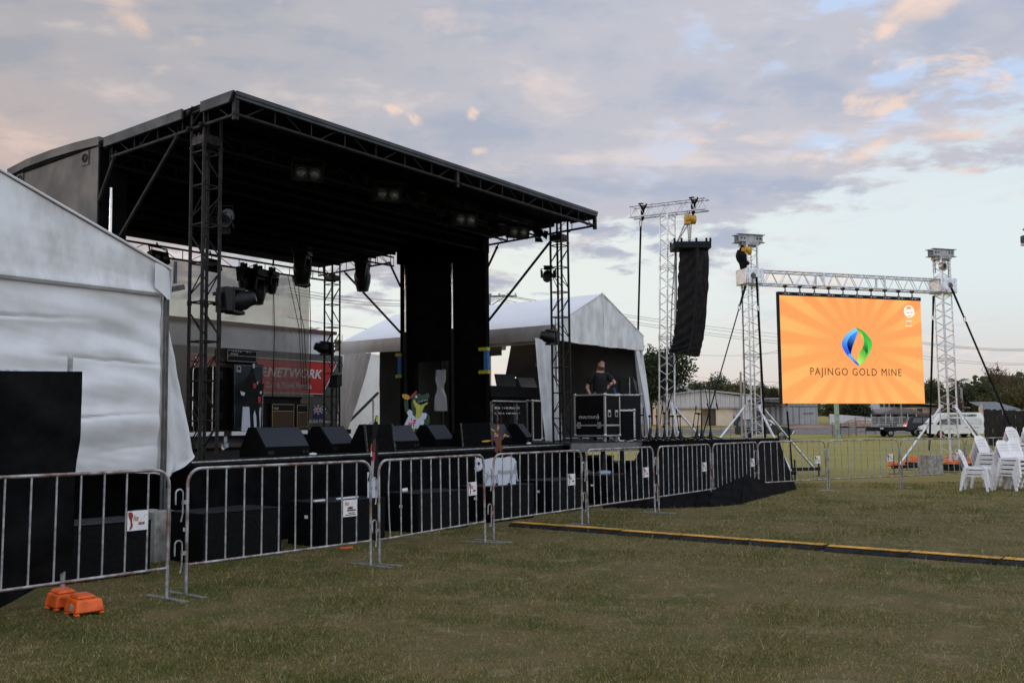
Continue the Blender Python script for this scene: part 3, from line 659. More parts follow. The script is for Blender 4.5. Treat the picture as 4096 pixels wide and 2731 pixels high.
curtain((TX1 - .42, TY0), (TX1 - .02, TY0 + .02), (TX1 - .0, TY0 - .1), (TX1 + .55, TY0 + .1), TV - .02, .03, 3, 1)
curtain((TX0 - .05, TY1 - .1), (TX0 - .08, TY1 - 1.05), (TX0 - .1, TY1 + .1), (TX0 - .08, TY1 - .1), TV + .02, .02, 5, 2, m='tentdirty')
cb = [sl(px, py, 0, 9.75) for px, py in ((1744, 1480), (1784, 1480), (1738, 1644), (1790, 1644))]
curtain((9.75, cb[0].y), (9.75, cb[1].y), (9.75, cb[2].y), (9.75, cb[3].y), cb[0].z, cb[2].z, 3, 6, tie=.45)
# ---------------------------------------------------------------- crowd barriers
def make_barrier():
    r = thing('crowd_barrier', 'galvanised crowd control barrier', 'barrier')
    L, H, z0, c = 1.08, 1.085, .255, .13
    arc = lambda cx, cz, a0, a1: [(cx + c * math.cos(a0 + (a1 - a0) * i / 6), 0, cz + c * math.sin(a0 + (a1 - a0) * i / 6)) for i in range(7)]
    b = MB(); b.path([(-L, 0, z0)] + arc(-L + c, H - c, PI, PI / 2) + arc(L - c, H - c, PI / 2, 0) + [(L, 0, z0)], .0145, 10)
    b.tube((-L, 0, z0), (L, 0, z0), .0125, 10); b.build('frame', M['galvrust'], r)
    for i in range(10):
        x = -L + 2 * L * (i + 1) / 11; m = MB(); m.tube((x, 0, z0), (x, 0, H), .0082, 8)
        m.ball((x, 0, z0 + .012), .012, 6); m.build('upright_bar', M['galv'], r)
    for sx in (-1, 1):
        m = MB(); m.tube((sx * L, 0, .01), (sx * L, 0, z0 + .02), .0165, 10); m.box((sx * L - .03, -.29, 0), (sx * L + .03, .29, .008)); m.build('foot', M['galv'], r)
    for z in (.36, .80):
        m = MB(); m.path([(-L - .115, 0, z - .02)] + [(-L - .08 - .035 * math.cos(a), 0, z + .075 + .035 * math.sin(a)) for a in np.linspace(0, PI, 9)] + [(-L - .045, 0, z - .1), (-L - .06, 0, z - .17)], .0075, 6); m.box((-L - .05, -.012, z - .02), (-L, .012, z + .015)); m.build('hook', M['galv'], r)
    return r
def plate(r, x0, hire=False, fit=fit_text):
    z0, z1 = .60, .76
    if hire: z0, z1 = .53, .70
    b = MB(); b.box((x0 + .006, -.015, z0), (x0 + .192, -.0105, z1)); p = b.build('name_plate', M['signwhite'], r)
    cx, cz = x0 + .12, (z0 + z1) / 2; y = -.0165
    if not hire:
        b = MB(); n = 10; o_ = [(x0 + .022 + .012 * math.sin(t * PI * 1.6), z0 + .008 + (z1 - z0 - .016) * t) for t in np.linspace(0, 1, n)]; i_ = [(x0 + .03 + .024 * math.sin(.25 + t * PI * .8) + .008 * math.sin(t * 9), z0 + .008 + (z1 - z0 - .016) * t) for t in np.linspace(0, 1, n)]
        b.add([(u, y, v) for u, v in o_ + i_], [(k, n + k, n + k + 1, k + 1) for k in range(n - 1)]); b.build('emblem', M['darkred'], p)
        b = MB(); fit('Nor', x0 + .058, x0 + .108, cz + .022, y - .001, .05, b, shear=.15, bold=.02); b.build('lettering', M['tan'], p)
        b = MB(); fit('Quip', x0 + .106, x0 + .184, cz + .018, y - .0012, .058, b, shear=.15, bold=.01); fit('GROUP', x0 + .104, x0 + .16, cz - .024, y - .001, .022, b, bold=.03); b.build('lettering', M['darkred'], p)
    else:
        b = MB(); fit('Nor', x0 + .025, x0 + .085, z1 - .035, y, .045, b, shear=.15, bold=.02); b.build('lettering', M['tan'], p)
        b = MB(); fit('Quip', x0 + .087, x0 + .168, z1 - .04, y, .055, b, shear=.15, bold=.01); b.box((x0 + .055, y - .001, z0 + .055), (x0 + .17, y, z0 + .07)); b.build('lettering', M['darkred'], p)
        b = MB(); fit('HIRE', x0 + .06, x0 + .135, z1 - .083, y, .026, b, shear=.2, bold=.03)
        b.box((x0 + .07, y - .001, z0 + .032), (x0 + .16, y, z0 + .04)); b.box((x0 + .03, y - .001, z0 + .014), (x0 + .17, y, z0 + .022)); b.build('lettering', M['black'], p)
joints = [((-4.27, 6.52), (-2.94, 8.27)), ((-2.866, 8.42), (-1.478, 10.14)), ((-1.4165, 10.18), (-.349, 12.08)), ((-.265, 12.16), (1.007, 13.97)),
          ((1.086, 14.13), (2.353, 15.93)), ((2.413, 16.02), (3.671, 17.82)), ((3.74, 17.92), (5.02, 19.66)), ((5.08, 19.72), (6.80, 20.90)),
          ((6.86, 20.95), (8.86, 21.95)), ((8.93, 21.98), (10.80, 22.95)), ((10.9, 22.98), (12.75, 23.9)), ((12.82, 23.92), (14.7, 25.0))]
where = ['standing in front of the black shade cloth fence', 'with the large HIRE plate, before the first open pair of sub boxes', 'with one bent upright bar and rusty top rail', 'standing right in front of the sheep cutout',
         'between the sheep cutout and the wing platform drape', 'where the wing drape begins to spread over the grass', 'before the widest folds of the wing drape', 'crossed by the brace of the left screen tower',
         'standing below the middle of the lit screen', 'standing before the concrete block of the right screen tower', 'half hidden by the low pair of white chairs', 'behind the tall chair stacks before the black hoarding']
bar0 = make_barrier(); plates0 = None
for i, (a, c) in enumerate(joints):
    a, c = Vector((*a, 0)), Vector((*c, 0)); d = c - a; yaw = math.atan2(d.y, d.x); tilt = random.uniform(-.02, .02) if i else 0
    mx = Matrix.Translation((a + c) / 2) @ Matrix.Rotation(yaw, 4, 'Z') @ Matrix.Rotation(tilt, 4, 'X')
    lab = 'galvanised crowd barrier ' + where[i]
    if i == 0: r = bar0; r.matrix_world = mx; MW[r.name] = mx.copy(); r['label'] = lab; r['group'] = 'crowd barriers'
    else: r = dup(bar0, mx, lab, 'crowd barriers')
    if i == 2:
        kids = [k for k in r.children if k.name.startswith('upright_bar')]; k = kids[0]
        bm = MB(); x = -1.08 + 2.16 * 1 / 11; bm.path([(x, 0, .255), (x - .02, 0, .5), (x - .028, 0, .8), (x + .0, 0, 1.085)], .0082, 8); t_ = bm.build('upright_bar', M['galv']); k.data = t_.data; bpy.data.objects.remove(t_)
rows = [o for o in COL.objects if o.name.startswith('crowd_barrier')]
for i, r in enumerate(rows):
    if i == 11: continue
    plate(r, -1.08 + 2.16 * 9 / 11, hire=(i == 1))
# ---------------------------------------------------------------- shade cloth fence and its orange foot
fc = thing('temporary_fence', 'black shade cloth fence panel hung on a grey post at the edge of the grass', 'fence', loc=(-3.66, 7.93, 0))
FM = Matrix.Translation((3.66, -7.93, 0)); fd = Vector((-.61, -.79, 0))
b = MB()
def shc(u, v):
    p = Vector((-3.66, 7.93, 0)) + fd * (2.43 * u - .08) + Vector((.79, -.61, 0)) * (.03 * fbm(u * 3, v * 3, 1) * min(1, u * 6) + (.012 * fbm(u * 9, v * 9 + u * 5, 2)) * min(1, u * 9) + .03 * math.exp(-((u + v - .35) / .1) ** 2))
    if u < .02: p += Vector((.006, .006, 0)) * math.sin(v * 9)
    return (p.x - .04 * v * (1 - u), p.y, 1.92 - .03 * math.sin(u * PI) - v * (1.62 + .24 * min(1, u * 4)))
b.grid(shc, 70, 70); b.M = Matrix(); o = b.build('shade_cloth', M['shade'], fc, world=True)
b = MB(); b.tube((-3.715, 7.99, .08), (-3.715, 7.99, 2.06), .021, 10)
p2 = Vector((-3.69, 7.97, 0)) + fd * 2.4; b.tube(p2 + Vector((0, 0, .08)), p2 + Vector((0, 0, 2.06)), .021, 10); b.tube((-3.715, 7.99, 1.9), p2 + Vector((0, 0, 1.9)), .016, 8); b.build('post', M['galv'], fc, world=True)
def fence_foot(c, yaw, lab, grp=None):
    r = thing('fence_foot', lab, 'fence foot', loc=(*c, 0), rz=yaw, group=grp)
    b = MB()
    for s_ in (-1, 1):
        xa, xb = (.07, .29) if s_ > 0 else (-.29, -.07)
        b.hexa([(xa, -.115, .025), (xb, -.115, .025), (xb, .115, .025), (xa, .115, .025), (xa + .01, -.1, .13), (xb - .015, -.095, .12), (xb - .015, .095, .12), (xa + .01, .1, .13)])
        b.hexa([(xa, -.08, .13), (xb - .06, -.08, .125), (xb - .06, .08, .125), (xa, .08, .13), (xa, -.06, .158), (xb - .08, -.055, .15), (xb - .08, .055, .15), (xa, .06, .158)])
        for yy in (-.115, .075):
            b.box((xa, yy, 0), (xa + .07, yy + .04, .026)); b.box((xb - .06, yy, 0), (xb, yy + .04, .026))
    b.box((-.08, -.07, .03), (.08, .07, .115)); b.build('body', M['orange'], r, bev=.014, seg=3)
    b = MB(); b.lathe([(.028, 0), (.028, .008), (.02, .01), (.02, .004)], 16, (.2, -.108, .065), (0, -1, 0)); b.build('filler_cap', M['concrete'], r)
    return r
fence_foot((-3.49, 7.72), math.radians(-42), 'orange plastic block foot under the end of the black shade cloth')
# concrete weight, subs
def block(name, c, yaw, dims, lab, m='concrete'):
    b = MB(); n = 7; x, y, z = dims
    for f in range(6):
        def fn(u, v):
            a = ((u - .5), (v - .5)); q = [(a[0], -.5, a[1]), (.5, a[0], a[1]), (-a[0], .5, a[1]), (-.5, -a[0], a[1]), (a[0], a[1], .5), (a[0], -a[1], -.5)][f]
            p = Vector((q[0] * x, q[1] * y, (q[2] + .5) * z)); k = .012 * fbm(p.x * 9 + c[0], p.y * 9, p.z * 9, 3); return p + Vector(q) * k
        b.grid(fn, n, n)
    o = b.build(name, M[m]); o.matrix_world = Matrix.Translation((*c, 0)) @ Matrix.Rotation(yaw, 4, 'Z'); return tag(o, lab, 'concrete block')
block('concrete_block', (-4.0, 10.72), .95, (.30, .5, .53), 'pale rough concrete block at the foot of the marquee leg between two black sub boxes')
c_ = gp(640, 2225); pts = [Vector((c_.x + .05, c_.y - .1, .2)), Vector((c_.x + .02, c_.y - .14, .1)), Vector((c_.x - .1, c_.y - .2, .012)), Vector((c_.x + .3, c_.y - .3, .012))]
b = MB(); b.path(pts, .011, 6); b.path([p + Vector((.03, -.03, .0)) for p in pts], .01, 6); tag(b.build('power_cable', M['rubber']), 'black cable drooping over the pale concrete block by the marquee leg', 'cable')
def make_sub():
    r = thing('subwoofer', 'black carpeted subwoofer', 'speaker')
    b = MB(); b.box((0, .012, 0), (1.06, .66, .53)); b.build('cabinet', M['carpet'], r, bev=.01)
    b = MB(); b.box((.02, -.004, .015), (1.04, .012, .515)); b.build('front_panel', M['ply'], r, bev=.004)
    b = MB(); b.box((.0, .0, .528), (1.06, .66, .533)); b.build('top_panel', M['boxtop'], r)
    b = MB(); b.box((-.004, .28, .33), (-.001, .34, .37)); b.build('badge', M['signwhite'], r)
    return r
subs = [(-4.30, 8.86), (-3.31, 10.25), (-2.29, 11.64), (-1.31, 13.10), (-.33, 14.45), (.67, 15.95), (1.71, 17.55)]
slab = ['beside the black shade cloth fence, partly behind it', 'next to the pale concrete block', 'carrying two white battens, below the thin toucan cutout', 'with a crushed white cup on top', 'carrying the white sheep cutout',
        'with bare top, next after the sheep', 'littered with bottles, under the wing platform edge']
s0 = make_sub()
for i, (x, y) in enumerate(subs):
    mx = Matrix.Translation((x, y, 0)) @ Matrix.Rotation(.9 + random.uniform(-.03, .03), 4, 'Z'); lab = 'black subwoofer on the grass ' + slab[i]
    if i == 0: s0.matrix_world = mx; MW[s0.name] = mx; s0['label'] = lab; s0['group'] = 'subwoofers along the stage front'
    else: dup(s0, mx, lab, 'subwoofers along the stage front')
def onsub(i, x, y): return Vector((*subs[i], .534)) + Matrix.Rotation(.9, 3, 'Z') @ Vector((x, y, 0))
for (xa, xb), lb in ((((.02, .2)), 'short white batten lying on the black subwoofer top'), ((.42, .8), 'longer white batten lying on the black subwoofer below the cutout')):
    b = MB(); b.bar(onsub(2, xa, .2 + xa * .1) + Vector((0, 0, .012)), onsub(2, xb, .2 + xb * .1) + Vector((0, 0, .012)), .035, .022); tag(b.build('batten', M['signwhite'], bev=.003), lb, 'batten')
b = MB(); p = onsub(3, .02, .3); b.lathe([(.028, 0), (.03, .07), (.036, .075)], 12, p + Vector((0, 0, .03)), (.9, .3, .12)); tag(b.build('paper_cup', M['signwhite']), 'small crushed white cup lying on the black subwoofer', 'cup')
M['clear'] = mat('pale_blue_bottle_plastic', (.4, .48, .62), .15, 0, .2, 20)
for k, (u, v, lb) in enumerate(((.1, .2, 'with its cap towards the gap'), (.3, .15, 'beside a white rag'), (.55, .3, 'nearest the drape edge'))):
    b = MB(); d = Vector((math.cos(k * 1.3), math.sin(k * 1.3), .05)); b.lathe([(.03, 0), (.032, .02), (.032, .13), (.014, .17), (.014, .19)], 12, onsub(6, u, v) + Vector((0, 0, .032)), d)
    tag(b.build('water_bottle', M['clear']), 'empty water bottle lying on the last black subwoofer ' + lb, 'bottle', 'bottles on the last subwoofer')
b = MB(); b.ball(onsub(6, .24, .2) + Vector((0, 0, .03)), .06, 10, (1.2, .8, .6)); tag(b.build('rag', M['signwhite']), 'crumpled white rag among the bottles on the last subwoofer', 'rag')
# ---------------------------------------------------------------- cable ramp across the grass
A_, B_ = Vector((0.0, 14.02, 0)), Vector((5.75, 9.35, 0)); n = 8; dv = (B_ - A_) / n; yaw = math.atan2(dv.y, dv.x); L = dv.length
def make_ramp():
    r = thing('cable_ramp', 'cable ramp', 'cable ramp')
    prof = [(-.13, .004), (-.07, .042), (.11, .05), (.17, .004)]
    b = MB(); b.prism(prof, (0, 0, 0), (0, 1, 0), (0, 0, 1), (L - .012, 0, 0)); b.build('base', M['rubber'], r, bev=.003)
    b = MB()
    for k in range(9): b.box((.01 + k * (L - .03) / 9, -.045, .05), (.002 + (k + 1) * (L - .03) / 9, .10, .06))
    b.build('lid', M['yellow'], r, bev=.003); return r
r0 = make_ramp(); ends = ['ending at the barrier foot', 'second piece out from the barrier line', 'third piece out from the barrier line', 'in the middle of the run', 'just past the middle of the run', 'two before the last one in view', 'next to the last one in view', 'last at the picture edge of the run']
for i in range(n):
    p = A_ + dv * i; mx = Matrix.Translation(p + Vector((0, .03 * math.sin(i * 2.1), 0))) @ Matrix.Rotation(yaw + .014 * math.sin(i * 1.7), 4, 'Z')
    lab = 'yellow and black cable ramp piece ' + ends[i].replace(' at the picture edge', ', farthest')
    if i == 0: r0.matrix_world = mx; MW[r0.name] = mx; r0['label'] = lab; r0['group'] = 'cable ramp pieces across the grass'
    else: dup(r0, mx, lab, 'cable ramp pieces across the grass')
b = MB(); p = gp(1380, 2195); b.cbox((0, 0, .012), (.12, .05, .018)); b.cbox((.06, .02, .015), (.06, .08, .02)); o = b.build('orange_peg', M['orange'], bev=.004); o.matrix_world = Matrix.Translation(p) @ Matrix.Rotation(.3, 4, 'Z'); tag(o, 'small bright orange plastic piece lying on the grass under the barrier', 'peg')
# ---------------------------------------------------------------- stage monitors
M['wornrail'] = mat('worn_painted_rail', (.07, .07, .07), .5, .2, .4, 30)
def make_wedge(wd, flat=False):
    r = thing('stage_monitor', 'black stage monitor', 'speaker')
    h = wd / 2
    if not flat:
        poly = [(-.24, 0), (.27, 0), (.27, .10), (.10, .40), (-.03, .40), (-.24, .12)]
        b = MB(); b.prism([(y, z) for y, z in poly], (-h, 0, 0), (0, 1, 0), (0, 0, 1), (wd, 0, 0)); b.build('cabinet', M['carpet'], r, bev=.012)
        v0, v1 = Vector((0, -.24, .13)), Vector((0, -.035, .40)); nn = Vector((0, -.8, .6))
        b = MB(); q = [Vector((x, 0, 0)) + v + nn * o for o in (-.004, .006) for x, v in ((-h + .02, v0), (h - .02, v0), (h - .02, v0.lerp(v1, .97)), (-h + .02, v0.lerp(v1, .97)))]
        b.hexa(q); b.build('grille', M['grille'], r, bev=.004)
        b = MB(); b.box((-h + .06, -.246, .03), (-h + .16, -.238, .08)); b.lathe([(.022, 0), (.022, .006)], 12, (h - .12, -.24, .055), (0, -1, 0)); b.lathe([(.022, 0), (.022, .006)], 12, (h - .05, -.24, .055), (0, -1, 0)); b.build('connector_plate', M['gloss'], r)
    else:
        b = MB(); b.prism([(-.18, 0), (.2, 0), (.2, .1), (.0, .42), (-.12, .42)], (-h, 0, 0), (0, 1, 0), (0, 0, 1), (wd, 0, 0)); b.build('cabinet', M['carpet'], r, bev=.01)
        for sx in (-1, 1): b = MB(); b.bar((sx * (h + .010), -.185, .0), (sx * (h + .010), -.125, .425), .018, .03, (0, 1, 0)); b.build('edge_rail', M['wornrail'], r)
    return r
wA, wF = None, None
mons = [(1.62, .5, .82, .02, 0, 'largest and nearest, beside the left stage tower'), (3.12, 1.0, .74, .28, 0, 'turned a little, second along the deck edge'), (3.36, .34, .62, .06, 1, 'with steel edge rails, close behind the thin cutout'),
        (4.92, 1.3, .76, 0, 0, 'in front of the crocodile cutout, on its left half'), (6.5, 1.75, .72, .18, 0, 'catching most light, just right of the crocodile cutout'), (6.68, 1.0, .66, -.25, 1, 'with steel edge rails, next to the brown dog cutout'),
        (7.62, 1.25, .74, -.05, 0, 'straight behind the brown dog cutout'), (8.25, 1.05, .5, .35, 0, 'small, turned away beside the right stage tower')]
for x, y, wd, rz_, fl, lb in mons:
    r = make_wedge(wd, fl); mx = SMX(x, y, .002, rz_); r.matrix_world = mx; MW[r.name] = mx
    r['label'] = 'black wedge monitor ' + lb; r['group'] = 'floor monitors along the stage front'
b = MB(); random.seed(3)
for k in range(7):
    x = .9 + k * 1.1; pts = [(x + .12 * j + random.uniform(-.05, .05), .12 + .1 * math.sin(j * 1.3 + k) + random.uniform(-.03, .05), .008) for j in range(12)]; b.path(pts, .0065, 5)
o = b.build('stage_cables', M['rubber']); o.matrix_world = SM; tag(o, 'black cables lying along the front of the stage deck', 'cables')
for x, y, lb in ((1.9, .06, 'beside the largest wedge monitor'), (7.9, .55, 'near the right stage tower')):
    b = MB(); b.ball((0, 0, .02), .05, 8, (1.5, .8, .45)); o = b.build('white_rag', M['signwhite']); o.matrix_world = SMX(x, y, .0); tag(o, 'small white rag on the stage deck ' + lb, 'rag')
# ---------------------------------------------------------------- lights
def moving_head(scale=1.0):
    r = thing('moving_head_light', 'moving head light', 'stage light')
    s = scale; b = MB(); b.box((-.19 * s, -.13 * s, -.14 * s), (.19 * s, .13 * s, 0)); b.build('base', M['gloss'], r, bev=.02 * s)
    b = MB(); b.box((-.03, -.03, 0), (.03, .03, .06)); b.box((-.1 * s, -.04, 0), (-.05 * s, .04, .09)); b.box((.05 * s, -.04, 0), (.1 * s, .04, .09)); b.build('clamp', M['blacksteel'], r)
    b = MB()
    for sx in (-1, 1): b.hexa([(sx * .15 * s, -.08 * s, -.40 * s), (sx * .21 * s, -.08 * s, -.40 * s), (sx * .21 * s, .08 * s, -.40 * s), (sx * .15 * s, .08 * s, -.40 * s), (sx * .14 * s, -.11 * s, -.15 * s), (sx * .2 * s, -.11 * s, -.15 * s), (sx * .2 * s, .11 * s, -.15 * s), (sx * .14 * s, .11 * s, -.15 * s)])
    b.box((-.2 * s, -.1 * s, -.2 * s), (.2 * s, .1 * s, -.15 * s)); b.build('yoke', M['gloss'], r, bev=.015 * s)
    return r
def head_part(r, s, ax, c, stub=False):
    b = MB(); b.lathe([(.08 * s, -.16 * s), (.14 * s, -.12 * s), (.16 * s, -.01 * s), (.155 * s, .1 * s), (.125 * s, .16 * s), (.11 * s, .24 * s), (.1 * s, .26 * s)] if stub else [(.06 * s, -.16 * s), (.12 * s, -.12 * s), (.15 * s, -.02 * s), (.14 * s, .1 * s), (.115 * s, .19 * s), (.105 * s, .23 * s), (.1 * s, .26 * s)], 18, Vector(c) * s, ax); h = b.build('head', M['gloss'], r)
    b = MB(); a = Vector(ax).normalized(); b.lathe([(.088 * s, 0), (.085 * s, .004), (.05 * s, .014), (.01, .018)], 18, Vector(c) * s + a * .26 * s, a); b.build('lens', M['lens'], h); return r
for x, s, lb in ((5.62, .78, 'on the rear truss, first of three before the mesh'), (5.99, 1.22, 'on the rear truss, largest of three before the mesh'), (6.38, .78, 'on the rear truss, third of three before the mesh')):
    r = head_part(moving_head(s), s, (0, 0, -1), (0, 0, -.36)); mx = SMX(x, 6.2, 3.75, .3); r.matrix_world = mx; MW[r.name] = mx; r['label'] = 'black moving head light ' + lb; r['group'] = 'moving heads on the rear truss'
for (px, py), yy, s, lb in (((1450, 1040), 5.46, 1.3, 'hanging alone from the right roof truss against the sky'), ((1210, 1000), 5.2, 1.3, 'hanging from the dark roof above the end of the mesh')):
    p = sl(px, py, 1, yy); r = head_part(moving_head(s), s, (.1, 0, -1), (0, 0, -.36)); mx = SMX(p.x, p.y, p.z + .08, .6); r.matrix_world = mx; MW[r.name] = mx; r['label'] = 'large black moving head light ' + lb
def side_head(px, py, yy, s, axis, lb):                # clamped sideways on a tower, the head looking across the stage
    p = sl(px, py, 1, yy); r = moving_head(s); head_part(r, s, (.25, -.55, -.75), (0, 0, -.32), True)
    mx = SM @ Matrix.Translation(p) @ Matrix.Rotation(axis, 4, 'Z') @ Matrix.Rotation(-PI / 2, 4, 'Y'); r.matrix_world = mx; MW[r.name] = mx; r['label'] = lb; return r
side_head(882, 1197, .12, .85, 0, 'big black moving head light clamped sideways on the left front stage tower')
r = side_head(1325, 1395, DP - .12, .8, PI, 'black moving head light clamped on the slim rear stage tower')
r = side_head(2222, 1352, .12, .72, PI, 'black moving head light low on the right front stage tower')
def blinder():
    r = thing('blinder_light', 'blinder', 'stage light')
    b = MB(); b.box((-.21, -.03, -.12), (.21, .11, .12)); b.build('housing', M['black'], r, bev=.008)
    b = MB()
    for sx in (-1, 1): b.box((sx * .235 - .008, -.012, -.1), (sx * .235 + .008, .012, .2))
    b.box((-.243, -.012, .192), (.243, .012, .208)); b.tube((0, 0, .2), (0, 0, .3), .018, 8); b.build('yoke', M['blacksteel'], r)
    for sx in (-1, 1):
        b = MB(); b.lathe([(.080, 0), (.083, .012), (.074, .014), (.07, .002)], 20, (sx * .1, -.031, 0), (0, -1, 0)); l = b.build('lamp_ring', M['chain'], r)
        b = MB(); b.lathe([(.068, 0), (.062, .012), (.04, .024), (.01, .028)], 20, (sx * .1, -.034, 0), (0, -1, 0)); b.build('lamp', M['lens'], l)
    return r
bl = blinder()
for i, ((px, py), lb) in enumerate((((1230, 695), 'first under the front of the roof'), ((1550, 780), 'second under the front of the roof'), ((1860, 880), 'third under the front of the roof'), ((2072, 930), 'fourth, nearest the right stage tower'), ((1212, 1122), 'low on the rear truss at the end of the mesh'), ((640, 1028), 'on the rear truss above the marquee roof'), ((852, 1058), 'on the rear truss behind the left tower'))):
    p = sl(px, py, 1, .55 if i < 4 else 6.3); mx = SMX(p.x, p.y, p.z, -.5 if i < 4 else .2) @ Matrix.Rotation(.25 if i < 4 else -.3, 4, 'X')
    lab = 'two lamp blinder light ' + lb
    if i == 0: bl.matrix_world = mx; MW[bl.name] = mx; bl['label'] = lab; bl['group'] = 'blinder lights under the roof'
    else: dup(bl, mx, lab, 'blinder lights under the roof')
def par(px, py, ax, val, rz_, lb, m='blacksteel', tilt=.6):
    p = sl(px, py, ax, val); r = thing('par_lamp', lb, 'stage light', mx=SMX(p.x, p.y, p.z, rz_) @ Matrix.Rotation(tilt, 4, 'X'))
    b = MB(); b.lathe([(.05, .16), (.085, .1), (.09, -.08), (.095, -.1), (.088, -.1), (.08, .06)], 16, (0, 0, 0), (0, 1, 0)); b.build('can', M[m], r)
    b = MB()
    for k in range(4):
        a = k * PI / 2; c, s_ = math.cos(a), math.sin(a); u = Vector((c, 0, s_)); t = Vector((-s_, 0, c)); q = [u * .095 - t * .07, u * .095 + t * .07, u * .15 + t * .09, u * .15 - t * .09]; o_ = Vector((0, -.1, 0)); o2 = Vector((0, -.2, 0)); d = Vector((0, .004, 0))
        b.hexa([q[0] + o_, q[1] + o_, q[2] + o2, q[3] + o2, q[0] + o_ + d, q[1] + o_ + d, q[2] + o2 + d, q[3] + o2 + d])
    b.build('barn_door', M['blacksteel'], r); b = MB(); b.path([(-.11, 0, 0), (-.11, .0, .16), (.11, 0, .16), (.11, 0, 0)], .008, 6); b.build('yoke', M['blacksteel'], r); return r
par(2190, 1106, 1, .0, -.9, 'small black barn door lamp on the right front stage tower', tilt=-.2)
M['greylamp'] = mat('grey_lamp_body', (.2, .21, .22), .4, .3, .1, 12)
par(905, 870, 1, .4, -1.0, 'pale grey barn door lamp just behind the left front stage tower', 'greylamp')
for k, (px, py, lb) in enumerate(((1330, 640, 'between the first two blinders, nearer the first'), (1420, 700, 'between the first two blinders, nearer the second'), (1650, 780, 'just past the second blinder'), (1760, 815, 'midway from the second to the third blinder'), (1945, 830, 'past the third blinder'), (1970, 905, 'below the bar past the third blinder'), (2150, 925, 'past the fourth blinder'))):
    par(px, py, 1, .62, -.6 + .3 * (k % 3), 'small dark lamp under the stage roof ' + lb)
# ---------------------------------------------------------------- backline on castor risers
rs = thing('stage_riser', 'low black riser on castors with white front edge under the amplifiers', 'riser', mx=SM)
b = MB(); b.box((2.7, 4.02, .24), (6.6, 6.0, .33)); b.build('platform', M['deckblack'], rs)
for xa, xb in ((2.72, 3.45), (3.62, 4.4), (4.9, 5.4)):
    b = MB(); b.box((xa, 3.985, .255), (xb, 4.015, .325)); b.build('edge_strip', M['signwhite'], rs)
b = MB(); b.box((2.9, 4.3, .12), (6.4, 4.34, .24)); b.build('crossbar', M['greywall'], rs)
for x in (2.8, 3.5, 4.2, 5.1, 6.4):
    b = MB(); b.tube((x, 4.07, .05), (x + .03, 4.07, .05), .05, 14); b.box((x - .02, 4.02, .1), (x + .05, 4.12, .24)); b.hexa([(x - .02, 4.0, .04), (x + .05, 4.0, .04), (x + .05, 4.03, .04), (x - .02, 4.03, .04), (x - .04, 4.0, .12), (x + .08, 4.0, .12), (x + .08, 4.03, .12), (x - .04, 4.03, .12)]); b.build('castor', M['galv'] if x in (3.5, 4.2) else M['blacksteel'], rs)
M['cabgrille'] = mat('grey_blue_speaker_cloth', (.045, .055, .065), .85, 0, .1, 60, .2, 200)
M['brown'] = mat('brown_speaker_cloth', (.075, .042, .022), .85, 0, .15, 60, .2, 200)
M['goldtrim'] = mat('gold_trim', (.5, .38, .16), .4, .6, .1, 20)
M['paleink'] = mat('pale_ink', (.45, .45, .45), .5, 0, .05, 10)
def amp(name, lab, x0, x1, y, z0, z1, d, front, trim=None, strip=None, txt=None, cat='amplifier'):
    r = thing(name, lab, cat, mx=SMX(x0, y, z0)); wd, h = x1 - x0, z1 - z0
    b = MB(); b.box((0, 0, 0), (wd, d, h)); b.build('cabinet', M['black'], r, bev=.012)
    b = MB(); b.box((.04, -.006, .04), (wd - .04, .002, (h - .04) if strip is None else strip)); b.build('grille_cloth', M[front], r)
    if trim:
        b = MB()
        for a, c in (((.03, .03), (wd - .03, .03)), ((.03, h - .03), (wd - .03, h - .03)), ((.03, .03), (.03, h - .03)), ((wd - .03, .03), (wd - .03, h - .03)), ((.03, (strip or h - .03)), (wd - .03, (strip or h - .03)))):
            b.bar((a[0], -.008, a[1]), (c[0], -.008, c[1]), .008, .008, (0, 1, 0))
        b.build('trim', M[trim], r)
    if txt:
        b = MB(); b.text(txt[0], txt[1], (txt[2], -.012, txt[3]), (1, 0, 0), (0, 0, 1), bold=.001); b.build('lettering', M['paleink'], r)
    return r
r = amp('bass_cabinet', 'tall black bass speaker cabinet with grey cloth behind the left tower', 4.12, 4.84, 4.6, .34, 1.585, .42, 'cabgrille', 'galv', cat='speaker')
b = MB(); b.box((.07, -.010, 1.08), (.17, -.006, 1.20)); b.build('emblem_plate', M['paleink'], r); b = MB(); b.lathe([(.03, 0), (.03, .003), (.018, .003)], 16, (.12, -.011, 1.15), (0, -1, 0)); b.build('emblem', M['black'], r)
r = amp('amplifier_head', 'wide black amplifier head standing on the tall bass cabinet', 3.98, 4.72, 4.64, 1.60, 1.86, .34, 'black', 'paleink', .13, ('Ampeg', .06, .18, .165))
b = MB()
for k in range(6): b.lathe([(.014, 0), (.012, .02)], 10, (.16 + k * .055 + (.1 if k > 3 else 0), -.004, .21), (0, -1, 0))
b.build('knobs', M['paleink'], r)
r = thing('rack_case', 'black road case standing behind the bass cabinet', 'road case', mx=SMX(3.78, 4.75, .34)); b = MB(); b.box((0, 0, 0), (.36, .7, 1.18)); b.build('body', M['ply'], r, bev=.008)
b = MB()
for z in (.2, .6, .95): b.box((.1, -.01, z), (.22, -.001, z + .14))
b.build('recessed_handle', M['gloss'], r); b = MB(); b.box((.355, -.01, 0), (.372, .0, 1.18)); b.box((-.01, -.01, 0), (.005, 0, 1.18)); b.build('edge_trim', M['caseedge'], r)
r = amp('guitar_amplifier', 'larger black guitar amplifier with gold trim and brown cloth', 5.02, 5.62, 4.6, .35, .86, .28, 'brown', 'goldtrim', .35, ('VOX', .06, .12, .40))
